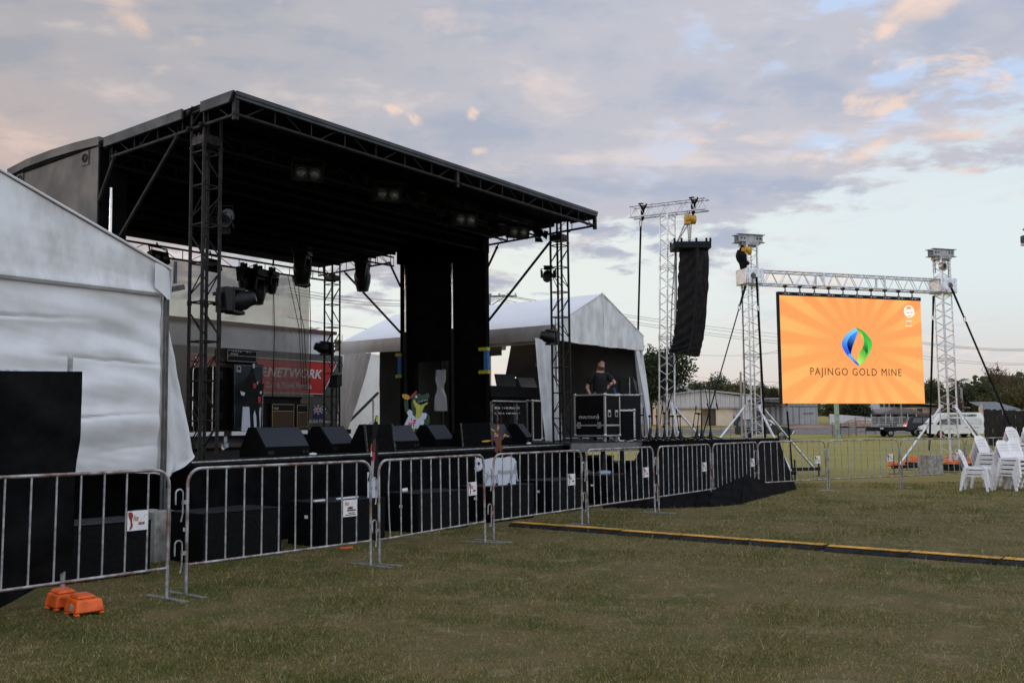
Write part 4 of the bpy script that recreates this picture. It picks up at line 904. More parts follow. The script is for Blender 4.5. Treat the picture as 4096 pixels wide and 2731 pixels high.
r = amp('guitar_amplifier', 'smaller black guitar amplifier with brown cloth right of the lettered one', 5.74, 6.08, 4.7, .35, .85, .28, 'brown', 'goldtrim', .33, None)
r = thing('equipment_desk', 'low black equipment desk behind the two guitar amplifiers', 'desk', mx=SMX(4.95, 5.3, .33)); b = MB(); b.box((0, 0, .64), (1.5, .6, .68)); b.build('top', M['ply'], r); b = MB(); b.box((0, .05, 0), (1.5, .08, .64)); b.build('front_panel', M['black'], r)
for x in (0.02, 1.45):
    b = MB(); b.box((x, .05, 0), (x + .03, .55, .64)); b.build('side_panel', M['black'], r)
r = thing('cymbal_stand', 'chrome cymbal stand behind the left stage tower', 'stand', mx=SMX(2.95, 4.2, .33))
b = MB(); b.tube((0, 0, .1), (0, 0, .72), .012, 8); b.tube((0, 0, .7), (0, 0, 1.05), .008, 8); b.tube((0, 0, 1.05), (.06, 0, 1.3), .006, 6); b.build('pole', M['chrome'], r)
for a in (0, 2.1, 4.2): b = MB(); b.tube((0, 0, .38), (.26 * math.cos(a), .26 * math.sin(a), .01), .009, 6); b.build('leg', M['chrome'], r)
b = MB(); b.lathe([(.02, 0), (.1, .012), (.17, .0), (.17, -.002), (.1, .008)], 20, (.05, 0, 1.22)); b.build('cymbal', M['goldtrim'], r)
r = thing('speaker_on_stand', 'small black tilted speaker on a pole in front of the red sign', 'speaker', mx=SMX(6.75, 4.6, .01, .5))
b = MB(); b.tube((0, 0, 0), (0, 0, 1.25), .016, 8); b.build('pole', M['blacksteel'], r)
b = MB(); b.hexa([(-.14, -.08, 1.18), (.1, -.1, 1.22), (.1, .14, 1.22), (-.14, .14, 1.18), (-.1, -.06, 1.44), (.16, -.08, 1.5), (.16, .1, 1.5), (-.1, .1, 1.44)]); b.build('cabinet', M['gloss'], r, bev=.02)
for a in (0.4, 2.5, 4.6): b = MB(); b.tube((0, 0, .3), (.35 * math.cos(a), .35 * math.sin(a), .01), .011, 6); b.build('leg', M['blacksteel'], r)
# ---------------------------------------------------------------- painted plywood cutouts
def flat(poly, m, name, par, y, d=.012):
    b = MB(); b.prism(poly, (0, y, 0), (1, 0, 0), (0, 0, 1), (0, d, 0)); return b.build(name, m, par, smooth=False)
P_ = lambda pts, ox, oy, k: [((x - ox) * k, (oy - y) * k) for x, y in pts]
M['cut_black'] = mat('black_cutout_paint', (.006, .006, .007), .6, 0, .05, 5, spec=.2); M['cut_white'] = mat('white_cutout_paint', (.62, .66, .76), .45, 0, .03, 3)
M['cut_brown'] = mat('brown_cutout_paint', (.13, .04, .015), .5, 0, .08, 6); M['cut_gold'] = mat('golden_cutout_paint', (.62, .32, .04), .5, 0, .06, 6)
M['cut_green'] = mat('dark_green_cutout_paint', (.012, .05, .02), .5, 0, .1, 6); M['cut_lime'] = mat('yellow_green_cutout_paint', (.5, .5, .07), .5, 0, .06, 6)
M['cut_grey'] = mat('grey_cutout_paint', (.36, .37, .38), .5, 0, .05, 6); M['cut_pink'] = mat('pink_cutout_paint', (.6, .25, .3), .5, 0, .05, 6); M['cut_red'] = mat('red_cutout_paint', (.45, .03, .03), .5, 0, .05, 6)
def wool(pts, amp_, n):                                # scalloped outline along a polyline
    out = []
    for i in range(len(pts) - 1):
        a, c = Vector(pts[i]), Vector(pts[i + 1]); nrm = Vector((c.y - a.y, a.x - c.x)).normalized() if (c - a).length else Vector((0, 0)); k = max(1, int((c - a).length / n))
        for j in range(k):
            for t in (0, .25, .5, .75): q = a.lerp(c, (j + t) / k) + nrm * amp_ * abs(math.sin(t * PI)); out.append((q.x, q.y))
    return out
def outline(b, pts, r, y=-.014): b.path([(x, y, z) for x, z in pts], r, 4)
# sheep, drawn on a 1512 px crop where 182 px are about .2 m
k = .00073; ox, oy = 830, 1395
mxs = Matrix.Translation(onsub(4, .42, .16)) @ Matrix.Rotation(.30, 4, 'Z')
sh = thing('sheep_cutout', 'white painted plywood sheep cutout standing on a black subwoofer', 'cutout', mx=mxs)
body = wool([(470, 840), (700, 795), (900, 810), (1030, 780), (1150, 830), (1195, 910), (1190, 960)], -14, 42)
poly = P_(body + [(1175, 1000), (1195, 1120), (1210, 1250), (1240, 1330), (1215, 1350), (1190, 1300), (1170, 1200), (1168, 1378), (470, 1405), (455, 1200), (450, 1010), (400, 1065), (320, 1095), (305, 1080), (285, 1085), (258, 1040), (290, 950), (268, 905), (290, 830), (335, 800), (380, 830), (430, 800)], ox, oy, k)
flat(poly[::-1], M['cut_white'], 'board', sh, -.012)
g_ = P_(wool([(785, 1080), (900, 1100), (1010, 1085), (1100, 1100), (1140, 1020), (1165, 930), (1182, 960), (1180, 1060), (1195, 1110), (1160, 1170), (1100, 1130), (960, 1160), (860, 1165), (790, 1145)], 9, 40), ox, oy, k); flat(g_[::-1], M['cut_grey'], 'shaded_wool', sh, -.0155, .003)
b = MB()
for pts in ([(470, 1125), (500, 1130), (540, 1160), (590, 1180), (640, 1190), (690, 1190), (740, 1200), (780, 1150), (790, 1100), (785, 1080)], [(545, 1160), (515, 1240), (480, 1300)], [(590, 1185), (530, 1280), (490, 1360)], [(700, 1205), (740, 1290), (730, 1370), (760, 1375)], [(755, 1190), (752, 1260), (775, 1310), (760, 1375)], [(1030, 1110), (1058, 1190), (1035, 1280), (1030, 1350), (1005, 1380)], [(1105, 1150), (1080, 1240), (1060, 1350)], [(1165, 1170), (1195, 1230), (1205, 1300)], [(300, 950), (345, 890), (385, 930)], [(340, 960), (370, 970)], [(300, 1040), (320, 1000)], [(350, 1040), (320, 1080)], [(420, 870), (435, 940)], [(340, 905), (375, 915), (370, 955), (335, 955), (340, 905)]): outline(b, P_(pts, ox, oy, k), .0035, -.0135)
for x, y in ((1015, 1370), (742, 1370), (1225, 1330)): b.cbox((*[(P_([(x, y)], ox, oy, k)[0][0]), -.0138], P_([(x, y)], ox, oy, k)[0][1]), (.045, .004, .03))
b.cbox((P_([(358, 932)], ox, oy, k)[0][0], -.0138, P_([(358, 932)], ox, oy, k)[0][1]), (.02, .004, .03)); b.build('drawn_lines', M['cut_black'], sh)
# the brown dog that balances on the sheep
dg_ = thing('dog_cutout', 'brown and tan cartoon dog cutout balancing above the white sheep', 'cutout', mx=mxs @ Matrix.Translation((0, .03, 0)))
flat(P_([(700, 390), (740, 360), (850, 355), (905, 400), (930, 385), (915, 420), (870, 440), (860, 520), (890, 600), (880, 680), (850, 690), (890, 830), (950, 820), (915, 850), (835, 850), (865, 820), (830, 690), (800, 640), (780, 700), (760, 780), (745, 780), (765, 705), (720, 690), (715, 620), (745, 580), (735, 500), (700, 445), (630, 470), (615, 440)], ox, oy, k)[::-1], M['cut_brown'], 'body', dg_, -.012)
flat(P_([(880, 560), (1000, 555), (1030, 575), (890, 600)], ox, oy, k)[::-1], M['cut_brown'], 'tail', dg_, -.010, .008)
flat(P_([(690, 230), (780, 180), (815, 210), (820, 280), (800, 320), (720, 325), (700, 270)], ox, oy, k)[::-1], M['cut_brown'], 'head', dg_, -.0135)
for nm, pts, m in (('ear', [(640, 190), (690, 215), (690, 250), (660, 240)], 'cut_gold'), ('ear', [(790, 110), (818, 190), (800, 215), (770, 190)], 'cut_gold'), ('paw', [(425, 460), (520, 445), (600, 440), (625, 465), (540, 480), (440, 478)], 'cut_gold'), ('paw', [(905, 370), (930, 320), (955, 315), (985, 345), (1040, 355), (1010, 380), (950, 350), (920, 380)], 'cut_gold'), ('muzzle', [(705, 275), (750, 290), (755, 325), (720, 325)], 'cut_gold'),
                  ('tongue', [(755, 325), (795, 320), (790, 370), (765, 365)], 'cut_pink'), ('collar', [(708, 335), (760, 345), (760, 365), (712, 365)], 'cut_pink'), ('eye', [(697, 240), (712, 235), (712, 260), (700, 262)], 'cut_white'), ('eye', [(768, 215), (795, 205), (790, 235), (775, 235)], 'cut_pink'), ('nose', [(735, 265), (770, 260), (768, 285), (740, 285)], 'cut_black'), ('belly_patch', [(760, 545), (800, 540), (825, 580), (800, 635), (770, 600)], 'cut_brown')):
    flat(P_(pts, ox, oy, k)[::-1], M[m], nm, dg_, -.016, .004)
# crocodile in a white shirt, on a 2352 px crop of 300 px of the photograph
k = 1.0 / 1190; ox, oy = 900, 1330 + 250
p0 = sl(1665, 1740, 1, 2.25)
cr = thing('crocodile_cutout', 'green crocodile cutout in a white shirt behind the floor monitors', 'cutout', mx=SMX(p0.x, 2.25, .0, -.42))
K2 = lambda pts: [(a, c) for a, c in P_(pts, ox, oy, k)][::-1]
flat(K2([(590, 560), (690, 530), (700, 740), (790, 800), (770, 650), (790, 480), (850, 400), (960, 390), (1080, 430), (1180, 370), (1225, 390), (1230, 470), (1150, 520), (1190, 600), (1090, 690), (1060, 800), (1160, 850), (1240, 900), (1240, 1040), (1190, 1150), (1110, 1190), (1060, 1150), (1010, 1300), (900, 1580), (640, 1580), (760, 1320), (690, 1200), (720, 900), (650, 820), (615, 760)]), M['cut_green'], 'body', cr, -.012)
flat(K2([(815, 560), (850, 520), (900, 600), (1000, 660), (1190, 590), (1195, 610), (1100, 670), (1070, 740), (1040, 800), (1030, 880), (980, 940), (900, 950), (865, 920), (895, 860), (890, 740), (840, 640)]), M['cut_lime'], 'throat', cr, -.0155, .003)
flat(K2([(685, 1205), (860, 1200), (830, 1290), (790, 1315), (740, 1310)]), M['cut_lime'], 'belly', cr, -.0155, .003)
flat(K2([(660, 815), (725, 750), (790, 790), (800, 860), (860, 930), (940, 960), (1010, 910), (1045, 825), (1150, 840), (1165, 880), (1110, 995), (1080, 960), (1090, 1060), (1065, 1110), (1080, 1155), (1115, 1190), (980, 1190), (830, 1190), (570, 1200), (600, 1100), (700, 900)]), M['cut_white'], 'shirt', cr, -.0165, .004)
flat(K2([(880, 550), (1000, 580), (1100, 545), (1190, 500), (1180, 570), (1060, 620), (960, 625), (910, 600)]), M['cut_black'], 'mouth', cr, -.0165, .004)
b = MB()
for i in range(7): x = 930 + i * 38; y = 572 - i * 8; b.prism(K2([(x, y), (x + 22, y - 3), (x + 12, y + 26)]), (0, -.019, 0), (1, 0, 0), (0, 0, 1), (0, .003, 0))
b.build('teeth', M['cut_white'], cr); flat(K2([(870, 440), (905, 432), (922, 460), (910, 490), (875, 485)]), M['cut_white'], 'eye', cr, -.016, .004)
flat(K2([(545, 410), (640, 400), (720, 440), (740, 500), (690, 530), (600, 520), (550, 470)]), M['cut_gold'], 'guitar_body', cr, -.0165, .005)
b = MB(); a0, a1 = P_([(730, 500)], ox, oy, k)[0], P_([(905, 340)], ox, oy, k)[0]; b.bar((a0[0], -.016, a0[1]), (a1[0], -.016, a1[1]), .03, .008, (0, 1, 0)); b.build('guitar_neck', M['cut_red'], cr)
b = MB(); q = lambda x, y: P_([(x, y)], ox, oy, k)[0]
x_, z_ = q(770, 985); b.text('I', .085, (x_, -.019, z_), (1, 0, 0), (0, 0, 1), bold=.003); x_, z_ = q(780, 1095); b.text('NT', .105, (x_, -.019, z_), (1, 0, -.1), (.1, 0, 1), bold=.004)
x_, z_ = q(852, 1010); hp = [(x_ + .036 * math.sin(t) ** 3, z_ + .0022 * (13 * math.cos(t) - 5 * math.cos(2 * t) - 2 * math.cos(3 * t) - math.cos(4 * t))) for t in np.linspace(0, 2 * PI, 24, endpoint=False)]; b.prism(hp, (0, -.021, 0), (1, 0, 0), (0, 0, 1), (0, .004, 0)); b.build('lettering', M['rednt'], cr)
# black dog on a white board leaning on the bass cabinet
dd = thing('dog_cutout', 'black and red dog cutout on a white board before the bass cabinet', 'cutout', mx=SMX(4.06, 4.28, .335, .05))
k = .62 / 235; ox, oy = 175, 1258
flat(P_([(185, 1092), (352, 1096), (346, 1258), (175, 1262)], ox, oy, k)[::-1], M['cut_white'], 'board', dd, -.012)
flat(P_([(240, 860), (265, 790), (285, 790), (278, 850), (300, 900), (308, 940), (345, 920), (365, 870), (376, 880), (372, 940), (365, 1000), (345, 1060), (330, 1130), (340, 1230), (312, 1240), (308, 1160), (290, 1110), (278, 1150), (285, 1240), (255, 1250), (248, 1160), (240, 1060), (200, 1010), (160, 1010), (160, 985), (190, 910)], ox, oy, k)[::-1], M['cut_black'], 'body', dd, -.018, .006)
for nm, pts, m in (('patch', [(272, 930), (300, 925), (298, 960), (275, 965)], 'cut_red'), ('tongue', [(318, 1020), (348, 1020), (338, 1070), (322, 1065)], 'cut_red'), ('ear', [(352, 930), (362, 875), (374, 885), (370, 925)], 'cut_red'), ('tail_tip', [(265, 790), (285, 788), (284, 820), (268, 822)], 'cut_white'), ('wing_tip', [(155, 985), (200, 995), (190, 1018), (165, 1012)], 'cut_white'), ('horn', [(306, 915), (318, 915), (312, 940)], 'cut_white'), ('teeth', [(335, 985), (355, 980), (350, 1000), (335, 1002)], 'cut_white')):
    flat(P_(pts, ox, oy, k)[::-1], M[m], nm, dd, -.0225, .004)
# thin bird cutout seen nearly edge-on, standing on the second open sub
k = .98 / 1000; ox, oy = 350, 1180
bd = thing('bird_cutout', 'narrow black bird cutout with yellow tip standing above the white battens', 'cutout', mx=Matrix.Translation(onsub(2, .93, .12)) @ Matrix.Rotation(.05, 4, 'Z'))
flat(P_([(270, 850), (410, 810), (405, 1180), (275, 1180)], ox, oy, k)[::-1], M['cut_white'], 'board', bd, -.012)
flat(P_([(380, 95), (410, 110), (408, 190), (405, 290), (380, 380), (410, 520), (410, 640), (425, 720), (405, 830), (410, 930), (390, 945), (365, 900), (345, 960), (338, 1060), (325, 960), (300, 930), (290, 970), (275, 960), (300, 850), (310, 700), (305, 560), (320, 400), (340, 360), (330, 270), (360, 180)], ox, oy, k)[::-1], M['cut_black'], 'body', bd, -.018, .006)
for nm, pts, m in (('beak_tip', [(384, 110), (408, 115), (408, 185), (380, 180)], 'lime'), ('chest', [(345, 440), (378, 400), (378, 570), (345, 580)], 'brown'), ('band', [(340, 580), (372, 580), (370, 700), (335, 705)], 'cut_red'), ('belly', [(325, 690), (362, 690), (350, 920), (312, 900)], 'cut_grey'), ('wing_patch', [(318, 480), (335, 470), (330, 560), (306, 570)], 'cut_red'), ('side_patch', [(312, 590), (330, 560), (335, 640), (312, 640)], 'cut_white')):
    flat(P_(pts, ox, oy, k)[::-1], M[m], nm, bd, -.0225, .004)
# ---------------------------------------------------------------- mixing position under the right marquee
def case(name, lab, mx, wd, d, h, castors=.0, handles=True, edge='caseedge', body='ply', txt=None, split=None, cat='road case'):
    r = thing(name, lab, cat, mx=mx); z0 = castors
    b = MB(); b.box((.012, .012, z0 + .012), (wd - .012, d - .012, z0 + h - .012)); b.build('body', M[body], r)
    e = .035; b = MB()
    for x in (0, wd):
        for y in (0, d): b.box((x - (e if x else 0), y - (e if y else 0), z0), (x + (0 if x else e), y + (0 if y else e), z0 + h))
    for z in ([z0, z0 + h - e] + ([z0 + split] if split else [])):
        for y in (0, d - e): b.box((e + .001, y + .002, z + .002), (wd - e - .001, y + e - .002, z + e - .002))
        for x in (0, wd - e): b.box((x + .002, e + .001, z + .002), (x + e - .002, d - e - .001, z + e - .002))
    b.build('edge_trim', M[edge], r)
    b = MB()
    for x in (.02, wd - .02):
        for y in (.02, d - .02):
            for z in (z0 + .02, z0 + h - .02): b.ball((x, y, z), .038, 8)
    b.build('corner_ball', M[edge], r)
    if handles:
        for x in (.25, .72):
            q = MB(); yy = d * x
            q.box((wd - .004, yy - .05, z0 + h * .46), (wd + .006, yy + .06, z0 + h * .62)); hd = q.build('recessed_handle', M[edge], r)
            q = MB(); q.box((wd + .006, yy - .03, z0 + h * .48), (wd + .01, yy + .04, z0 + h * .57)); q.build('grip', M['black'], hd)
    if split:
        for x in (.16, .8):
            q = MB(); q.box((wd * x - .04, -.008, z0 + split - .04), (wd * x + .04, .002, z0 + split + .08)); q.build('latch', M['galv'], r)
    if castors:
        for x in (.08, wd - .08):
            for y in (.08, d - .08):
                q = MB(); q.tube((x - .015, y + .02, .045), (x + .015, y + .02, .045), .045, 12); q.box((x - .03, y - .02, .06), (x + .03, y + .04, z0)); q.build('castor', M['galv'], r)
    if txt: q = MB(); q.text(txt, .075, (wd * .46, -.0 + .008, z0 + h * .45), (1, 0, 0), (0, 0, 1), sp=.95, shear=.1, bold=.001); q.path([(wd * .46 + .21, .008, z0 + h * .45 - .05), (wd * .46 + .235, .008, z0 + h * .45), (wd * .46 + .21, .008, z0 + h * .45 + .06)], .006, 5); q.build('lettering', M['paleink'], r)
    return r
yw = .9533 - PI / 2 - .02
p = gp(2290, 1763, WZ)
case('flight_case', 'large black flight case on castors with white lettering on the wing platform', Matrix.Translation(Vector((1.22, 18.95, WZ + .003))) @ Matrix.Rotation(yw, 4, 'Z'), .72, .58, .83, castors=.11, txt='FINALTOUCH', split=.2)
case('flight_case', 'narrow upright flight case with aluminium edges next to the big lettered case', Matrix.Translation(Vector((2.10, 19.1, WZ + .003))) @ Matrix.Rotation(yw + .75, 4, 'Z'), .36, .4, .64, handles=False)
case('flight_case', 'tall black case with bare edges behind the narrow upright case', Matrix.Translation(Vector((2.14, 19.75, WZ + .003))) @ Matrix.Rotation(.02, 4, 'Z'), .55, .6, .97, handles=False, body='black', edge='galv')
r = thing('monitor_speaker', 'black wooden speaker box on top of the tall case behind the man', 'speaker', mx=Matrix.Translation(Vector((2.25, 19.9, WZ + .985))))
b = MB(); b.hexa([(.0, 0, 0), (.34, .0, 0), (.42, .4, 0), (0, .4, 0), (.0, 0, .34), (.27, .0, .34), (.4, .4, .26), (0, .4, .34)]); b.build('cabinet', M['black'], r, bev=.01); b = MB(); b.bar((.2, -.01, .0), (.2, -.01, .34), .012, .008, (0, 1, 0)); b.build('edge_strip', M['galv'], r)
r = thing('folding_chair', 'dark chair with bright blue back edge beside the man', 'chair', loc=(at(2456, 1525, 20.2).x, 20.2, WZ))
b = MB(); b.bar((0, 0, 1.12), (.12, 0, .45), .05, .07, (0, 1, 0)); b.build('backrest', M['blue'], r); b = MB(); b.box((0, -.02, .42), (.4, .38, .46)); b.build('seat', M['black'], r)
for x in (.02, .38):
    for y in (0, .36): q = MB(); q.tube((x, y, .01), (x, y, .43), .012, 6); q.build('leg', M['blacksteel'], r)
ds = thing('mixing_desk', 'black monitor mixing desk on a cabled stand inside the right marquee', 'mixing desk', mx=SMX(10.4, 3.2, .05))
D0 = sl(1965, 1720, 1, 3.2); D1 = sl(2150, 1720, 1, 3.2); zT = sl(2050, 1590, 1, 3.2).z; zM = sl(2050, 1545, 1, 3.2).z
dx0, dx1 = D0.x - 10.4, D1.x - 10.4
b = MB(); b.hexa([(dx0, 0, zT - .05), (dx1, 0, zT - .05), (dx1, .7, zT - .05), (dx0, .7, zT - .05), (dx0, 0, zM - .05), (dx1, 0, zM - .05), (dx1, .7, zM - .1), (dx0, .7, zM - .1)]); b.build('console', M['black'], ds, bev=.01)
b = MB(); b.box((dx0, -.03, zT - .13), (dx1, .68, zT - .06)); b.box((dx0 + .02, -.04, zT - .20), (dx1 - .02, -.02, zT - .17)); b.build('case_tray', M['ply'], ds); b = MB(); b.box((dx0, -.045, zT - .15), (dx1 - .1, -.03, zT - .12)); b.box((dx0 + .1, -.03, zT - .32), (dx0 + 1.1, -.01, zT - .27)); b.box((dx0 + .1, -.03, zT - .44), (dx0 + 1.1, -.01, zT - .40)); b.build('rail', M['caseedge'], ds)
for x in (dx0 + .06, (dx0 + dx1) / 2 + .1, dx1 - .1):
    for y in (.03, .6): q = MB(); q.bar((x, y, 0), (x, y, zT - .12), .04, .04); q.build('leg', M['galv'], ds)
random.seed(11); b = MB()
for kx in range(14):
    xa = dx0 + .1 + random.random() * (dx1 - dx0 - .3); xb = xa + random.uniform(-.3, .5); b.path([(xa, -.03, zT - .2), (xa + .05, -.09 - .1 * random.random(), zT - .4 - .2 * random.random()), ((xa + xb) / 2, -.1, .25 + .3 * random.random()), (xb, -.08, .12 + .2 * random.random()), (xb + .2, -.05, .02)], .009, 5)
b.build('cable_loom', M['rubber'], ds); b = MB(); b.path([(dx0 + .1, -.08, zT - .4), (dx0 + .22, -.12, zT - .5), (dx0 + .2, -.12, .1)], .018, 6); b.path([(dx1 - .6, -.06, zT - .26), (dx1 - .3, -.1, zT - .22), (dx1 - .1, -.06, zT - .12)], .014, 6); b.build('red_cable', M['darkred'], ds)
def scr_(name, lab, pxc, pyb, pyt, pw, m, yy, tilt, cat):
    a = sl(pxc - pw, pyb, 1, yy); c = sl(pxc + pw, pyt, 1, yy); wd = c.x - a.x; h = c.z - a.z
    r = thing(name, lab, cat, mx=SMX(a.x, yy, a.z, -.35)); b = MB(); b.bar((wd / 2, 0, .0), (wd / 2, tilt, h), wd, .03, (0, 1, 0)); b.build('panel', m, r, bev=.008)
    b = MB(); b.box((wd * .2, -.08, -.02), (wd * .8, .3, .0)); b.build('base', M['gloss'] if cat == 'screen' else m, r); return r
M['greyback'] = mat('dark_grey_screen_back', (.055, .055, .058), .5, 0, .08, 6); M['silver'] = mat('silver_lid', (.4, .4, .4), .4, .5, .05, 4)
scr_('computer_monitor', 'dark grey monitor seen from behind on the mixing desk', 2014, 1546, 1498, 27, M['greyback'], 3.5, .1, 'screen')
scr_('laptop', 'open silver laptop seen from behind on the mixing desk', 2107, 1548, 1511, 22, M['silver'], 3.45, .16, 'laptop')
r = thing('gooseneck_lamp', 'thin bent desk lamp with tiny lit tip between monitor and laptop', 'lamp', mx=SMX(*sl(2048, 1548, 1, 3.45)))
b = MB(); b.path([(0, 0, 0), (.02, 0, .12), (.07, 0, .2), (.14, 0, .24)], .005, 6); b.build('neck', M['black'], r); b = MB(); b.ball((.15, 0, .235), .014, 8); b.build('lamp_tip', emis('lit_lamp_tip', (1, .95, .9), 1.3), r)
for pa, pb, y0, y1, yy, lb in ((1866, 1950, 1556, 1490, 3.9, 'upper of the open equipment racks at the pillar edge'), (1866, 1950, 1632, 1560, 3.9, 'middle of the open equipment racks at the pillar edge'), (1880, 1955, 1720, 1640, 3.9, 'lowest of the equipment racks beside the mixing desk')):
    a = sl(pa, y0, 1, yy); c = sl(pb, y1, 1, yy); wd, h = c.x - a.x, c.z - a.z; r = thing('equipment_rack', 'black rack with metal rails, ' + lb, 'rack', mx=SMX(a.x, yy, a.z))
    b = MB(); b.box((.02, .02, .02), (wd - .02, .5, h - .02)); b.build('body', M['black'], r); b = MB()
    for x in (0, wd - .035): b.box((x, 0, 0), (x + .035, .04, h))
    b.box((0.036, 0, 0), (wd - .036, .035, .03)); b.box((.036, 0, h - .03), (wd - .036, .035, h)); b.build('rail', M['galv'], r)
    b = MB()
    for j in range(3): b.box((wd * .2, -.0, h * (.2 + .25 * j)), (wd * .42, .018, h * (.27 + .25 * j)))
    b.build('panel', M['gloss'], r)
for px, lb in ((1870, 'behind the pillar edge'), (1895, 'standing among the equipment racks')):
    a = sl(px, 1700, 1, 3.2); r = thing('microphone_stand', 'tall dark microphone stand ' + lb, 'stand', mx=SMX(a.x, 3.2, .02)); b = MB(); b.tube((0, 0, .02), (0, 0, sl(px, 1480, 1, 3.2).z), .014, 8); b.build('pole', M['blacksteel'], r); b = MB(); b.ball((0, 0, sl(px, 1474, 1, 3.2).z), .035, 10); b.build('microphone', M['galv'], r)
    b = MB(); b.lathe([(.13, 0), (.12, .02), (.02, .03)], 16); b.build('base', M['blacksteel'], r)
a = sl(2142, 1735, 1, 1.9); c = sl(2178, 1600, 1, 1.9)
case('flight_case', 'upright black flight case with cup handle beside the marquee curtain', SMX(a.x - .1, 1.9, .02), max(.3, c.x - a.x), .16, c.z - .02, handles=False)
a = sl(2150, 1500, 1, 3.6); r = thing('microphone_stand', 'tall stand with small white clip at the rear of the mixing desk', 'stand', mx=SMX(a.x, 3.6, .02)); b = MB(); b.tube((0, 0, 0), (0, 0, a.z + .25), .012, 8); b.build('pole', M['blacksteel'], r); b = MB(); b.box((-.05, -.03, a.z + .2), (.08, .03, a.z + .28)); b.build('clip', M['paleink'], r)
# white loading door with stair rail
DY = 12.6; q = [sl(*p, 1, DY) for p in ((1428, 1410), (1531, 1419), (1531, 1740), (1385, 1740))]
r = thing('loading_door', 'white panel door with bolt heads seen through the far marquee end', 'door', mx=SM)
b = MB(); XD = q[3].x - .5; b.hexa([(XD, DY, -1.1), (q[2].x, DY, -1.1), (q[2].x, DY + .06, -1.1), (XD, DY + .06, -1.1), (XD, DY, q[0].z + .02), (q[1].x, DY, q[1].z), (q[1].x, DY + .06, q[1].z), (XD, DY + .06, q[0].z + .02)]); b.build('panel', mat('cream_white_panel', (.78, .76, .74), .4, 0, .04, 2), r)
b = MB(); b.bar((q[2].x, DY - .02, -1), (q[1].x, DY - .02, q[1].z), .04, .02, (0, 1, 0)); b.build('edge_trim', M['galv'], r)
b = MB()
for px, py in ((1505, 1427), (1515, 1427), (1525, 1423), (1525, 1432), (1398, 1589), (1409, 1589), (1512, 1585), (1523, 1580), (1523, 1588), (1424, 1700), (1424, 1716)): p = sl(px, py, 1, DY - .01); b.lathe([(.018, 0), (.014, .012)], 8, p, (0, -1, 0))
b.build('bolt', M['galv'], r)
r = thing('handrail', 'grey tubular stair handrail sloping across the white loading door', 'handrail', mx=SM)
b = MB(); b.tube(sl(1385, 1697, 1, 11.9), sl(1512, 1571, 1, 11.9), .045, 8); b.build('top_rail', M['blacksteel'], r)
b = MB(); p = sl(1493, 1600, 1, 11.9); b.tube(p, (p.x, p.y, -1.05), .035, 8); b.tube(sl(1440, 1730, 1, 11.9), sl(1494, 1680, 1, 11.9), .025, 8); b.build('post', M['galv'], r)
# ---------------------------------------------------------------- microphone stands on the wing
def make_stand(h, boom, tilt):
    r = thing('microphone_stand', 'microphone stand', 'stand')
    b = MB(); b.tube((0, 0, .1), (0, 0, h * .55), .0145, 8); b.tube((0, 0, h * .5), (0, 0, h), .010, 8); b.build('pole', M['blacksteel'], r)
    b = MB(); b.lathe([(.018, .24), (.022, .2), (.045, .08), (.05, .05), (.02, .04)], 12); b.build('hub', M['gloss'], r)
    for k in range(3):
        a = k * 2 * PI / 3 + .4; b = MB(); b.path([(.03 * math.cos(a), .03 * math.sin(a), .09), (.18 * math.cos(a), .18 * math.sin(a), .05), (.32 * math.cos(a), .32 * math.sin(a), .012)], .011, 6); b.ball((.32 * math.cos(a), .32 * math.sin(a), .016), .018, 6); b.build('leg', M['rubber'], r)
    b = MB(); b.ball((0, 0, h), .028, 8); b.tube((-.03, 0, h), (.07, 0, h), .016, 8); b.tube((.07, 0, h + .12), (.07 + tilt, 0, h - boom), .008, 8); b.tube((.07 + tilt * .6, 0, h - boom * .7), (.07 + tilt, 0, h - boom), .014, 8); b.tube((.07, 0, h + .05), (.07, 0, h + .15), .013, 8); b.build('boom_arm', M['blacksteel'], r)
    return r
ms = [(2563, 1747, .52, .42, .02, 'first of the short row, against the tied curtain'), (2600, 1747, .50, .36, -.03, 'second of the short row, against the curtain'), (2628, 1749, .50, .34, .03, 'third of the short row, at the curtain edge'), (2659, 1749, .56, .3, 0, 'fourth of the short row, before the truss tower'),
      (2692, 1750, .50, .4, .04, 'fifth of the short row, before the truss tower'), (2722, 1750, .5, .3, -.04, 'last of the short row'), (2785, 1755, .55, .3, .03, 'short and tilted, beside two tall ones'), (2808, 1757, 1.05, .42, .09, 'tall, nearer the short ones'), (2843, 1757, 1.05, .42, .1, 'tall, nearest the platform end')]
for i, (px, py, h, bo, ti, lb) in enumerate(ms):
    p = at(px, py, 18.9 + .12 * i if i < 6 else 19.3 + .15 * (i - 6)); r = make_stand(h, bo, ti); mx = Matrix.Translation((p.x, p.y, WZ + .004)) @ Matrix.Rotation(.3 + i * .5 if i < 7 else .05, 4, 'Z')
    if i == 6: mx = mx @ Matrix.Rotation(-.12, 4, 'Y')
    r.matrix_world = mx; MW[r.name] = mx; r['label'] = 'black microphone stand on the wing platform, ' + lb; r['group'] = 'microphone stands on the wing platform'
# cases stored below the wing
for k, (x, y, wd, h, lb) in enumerate(((1.30, 20.6, .9, .80, 'wider'), (2.35, 21.0, .75, .66, 'lower'))):
    case('storage_case', lb + ' grey black case stored under the wing platform', Matrix.Translation(Vector((x, y, 0))) @ Matrix.Rotation(.2, 4, 'Z'), wd, .6, h, handles=False, edge='galv')
b = MB(); b.grid(lambda u, v: (1.45 + .35 * u, 19.6 + .1 * v + .05 * math.sin(u * 9), .52 - .45 * v + .03 * math.sin(u * 7)), 12, 8); tag(b.build('white_cloth', M['signwhite']), 'pale cloth hanging from a case under the wing platform', 'cloth')
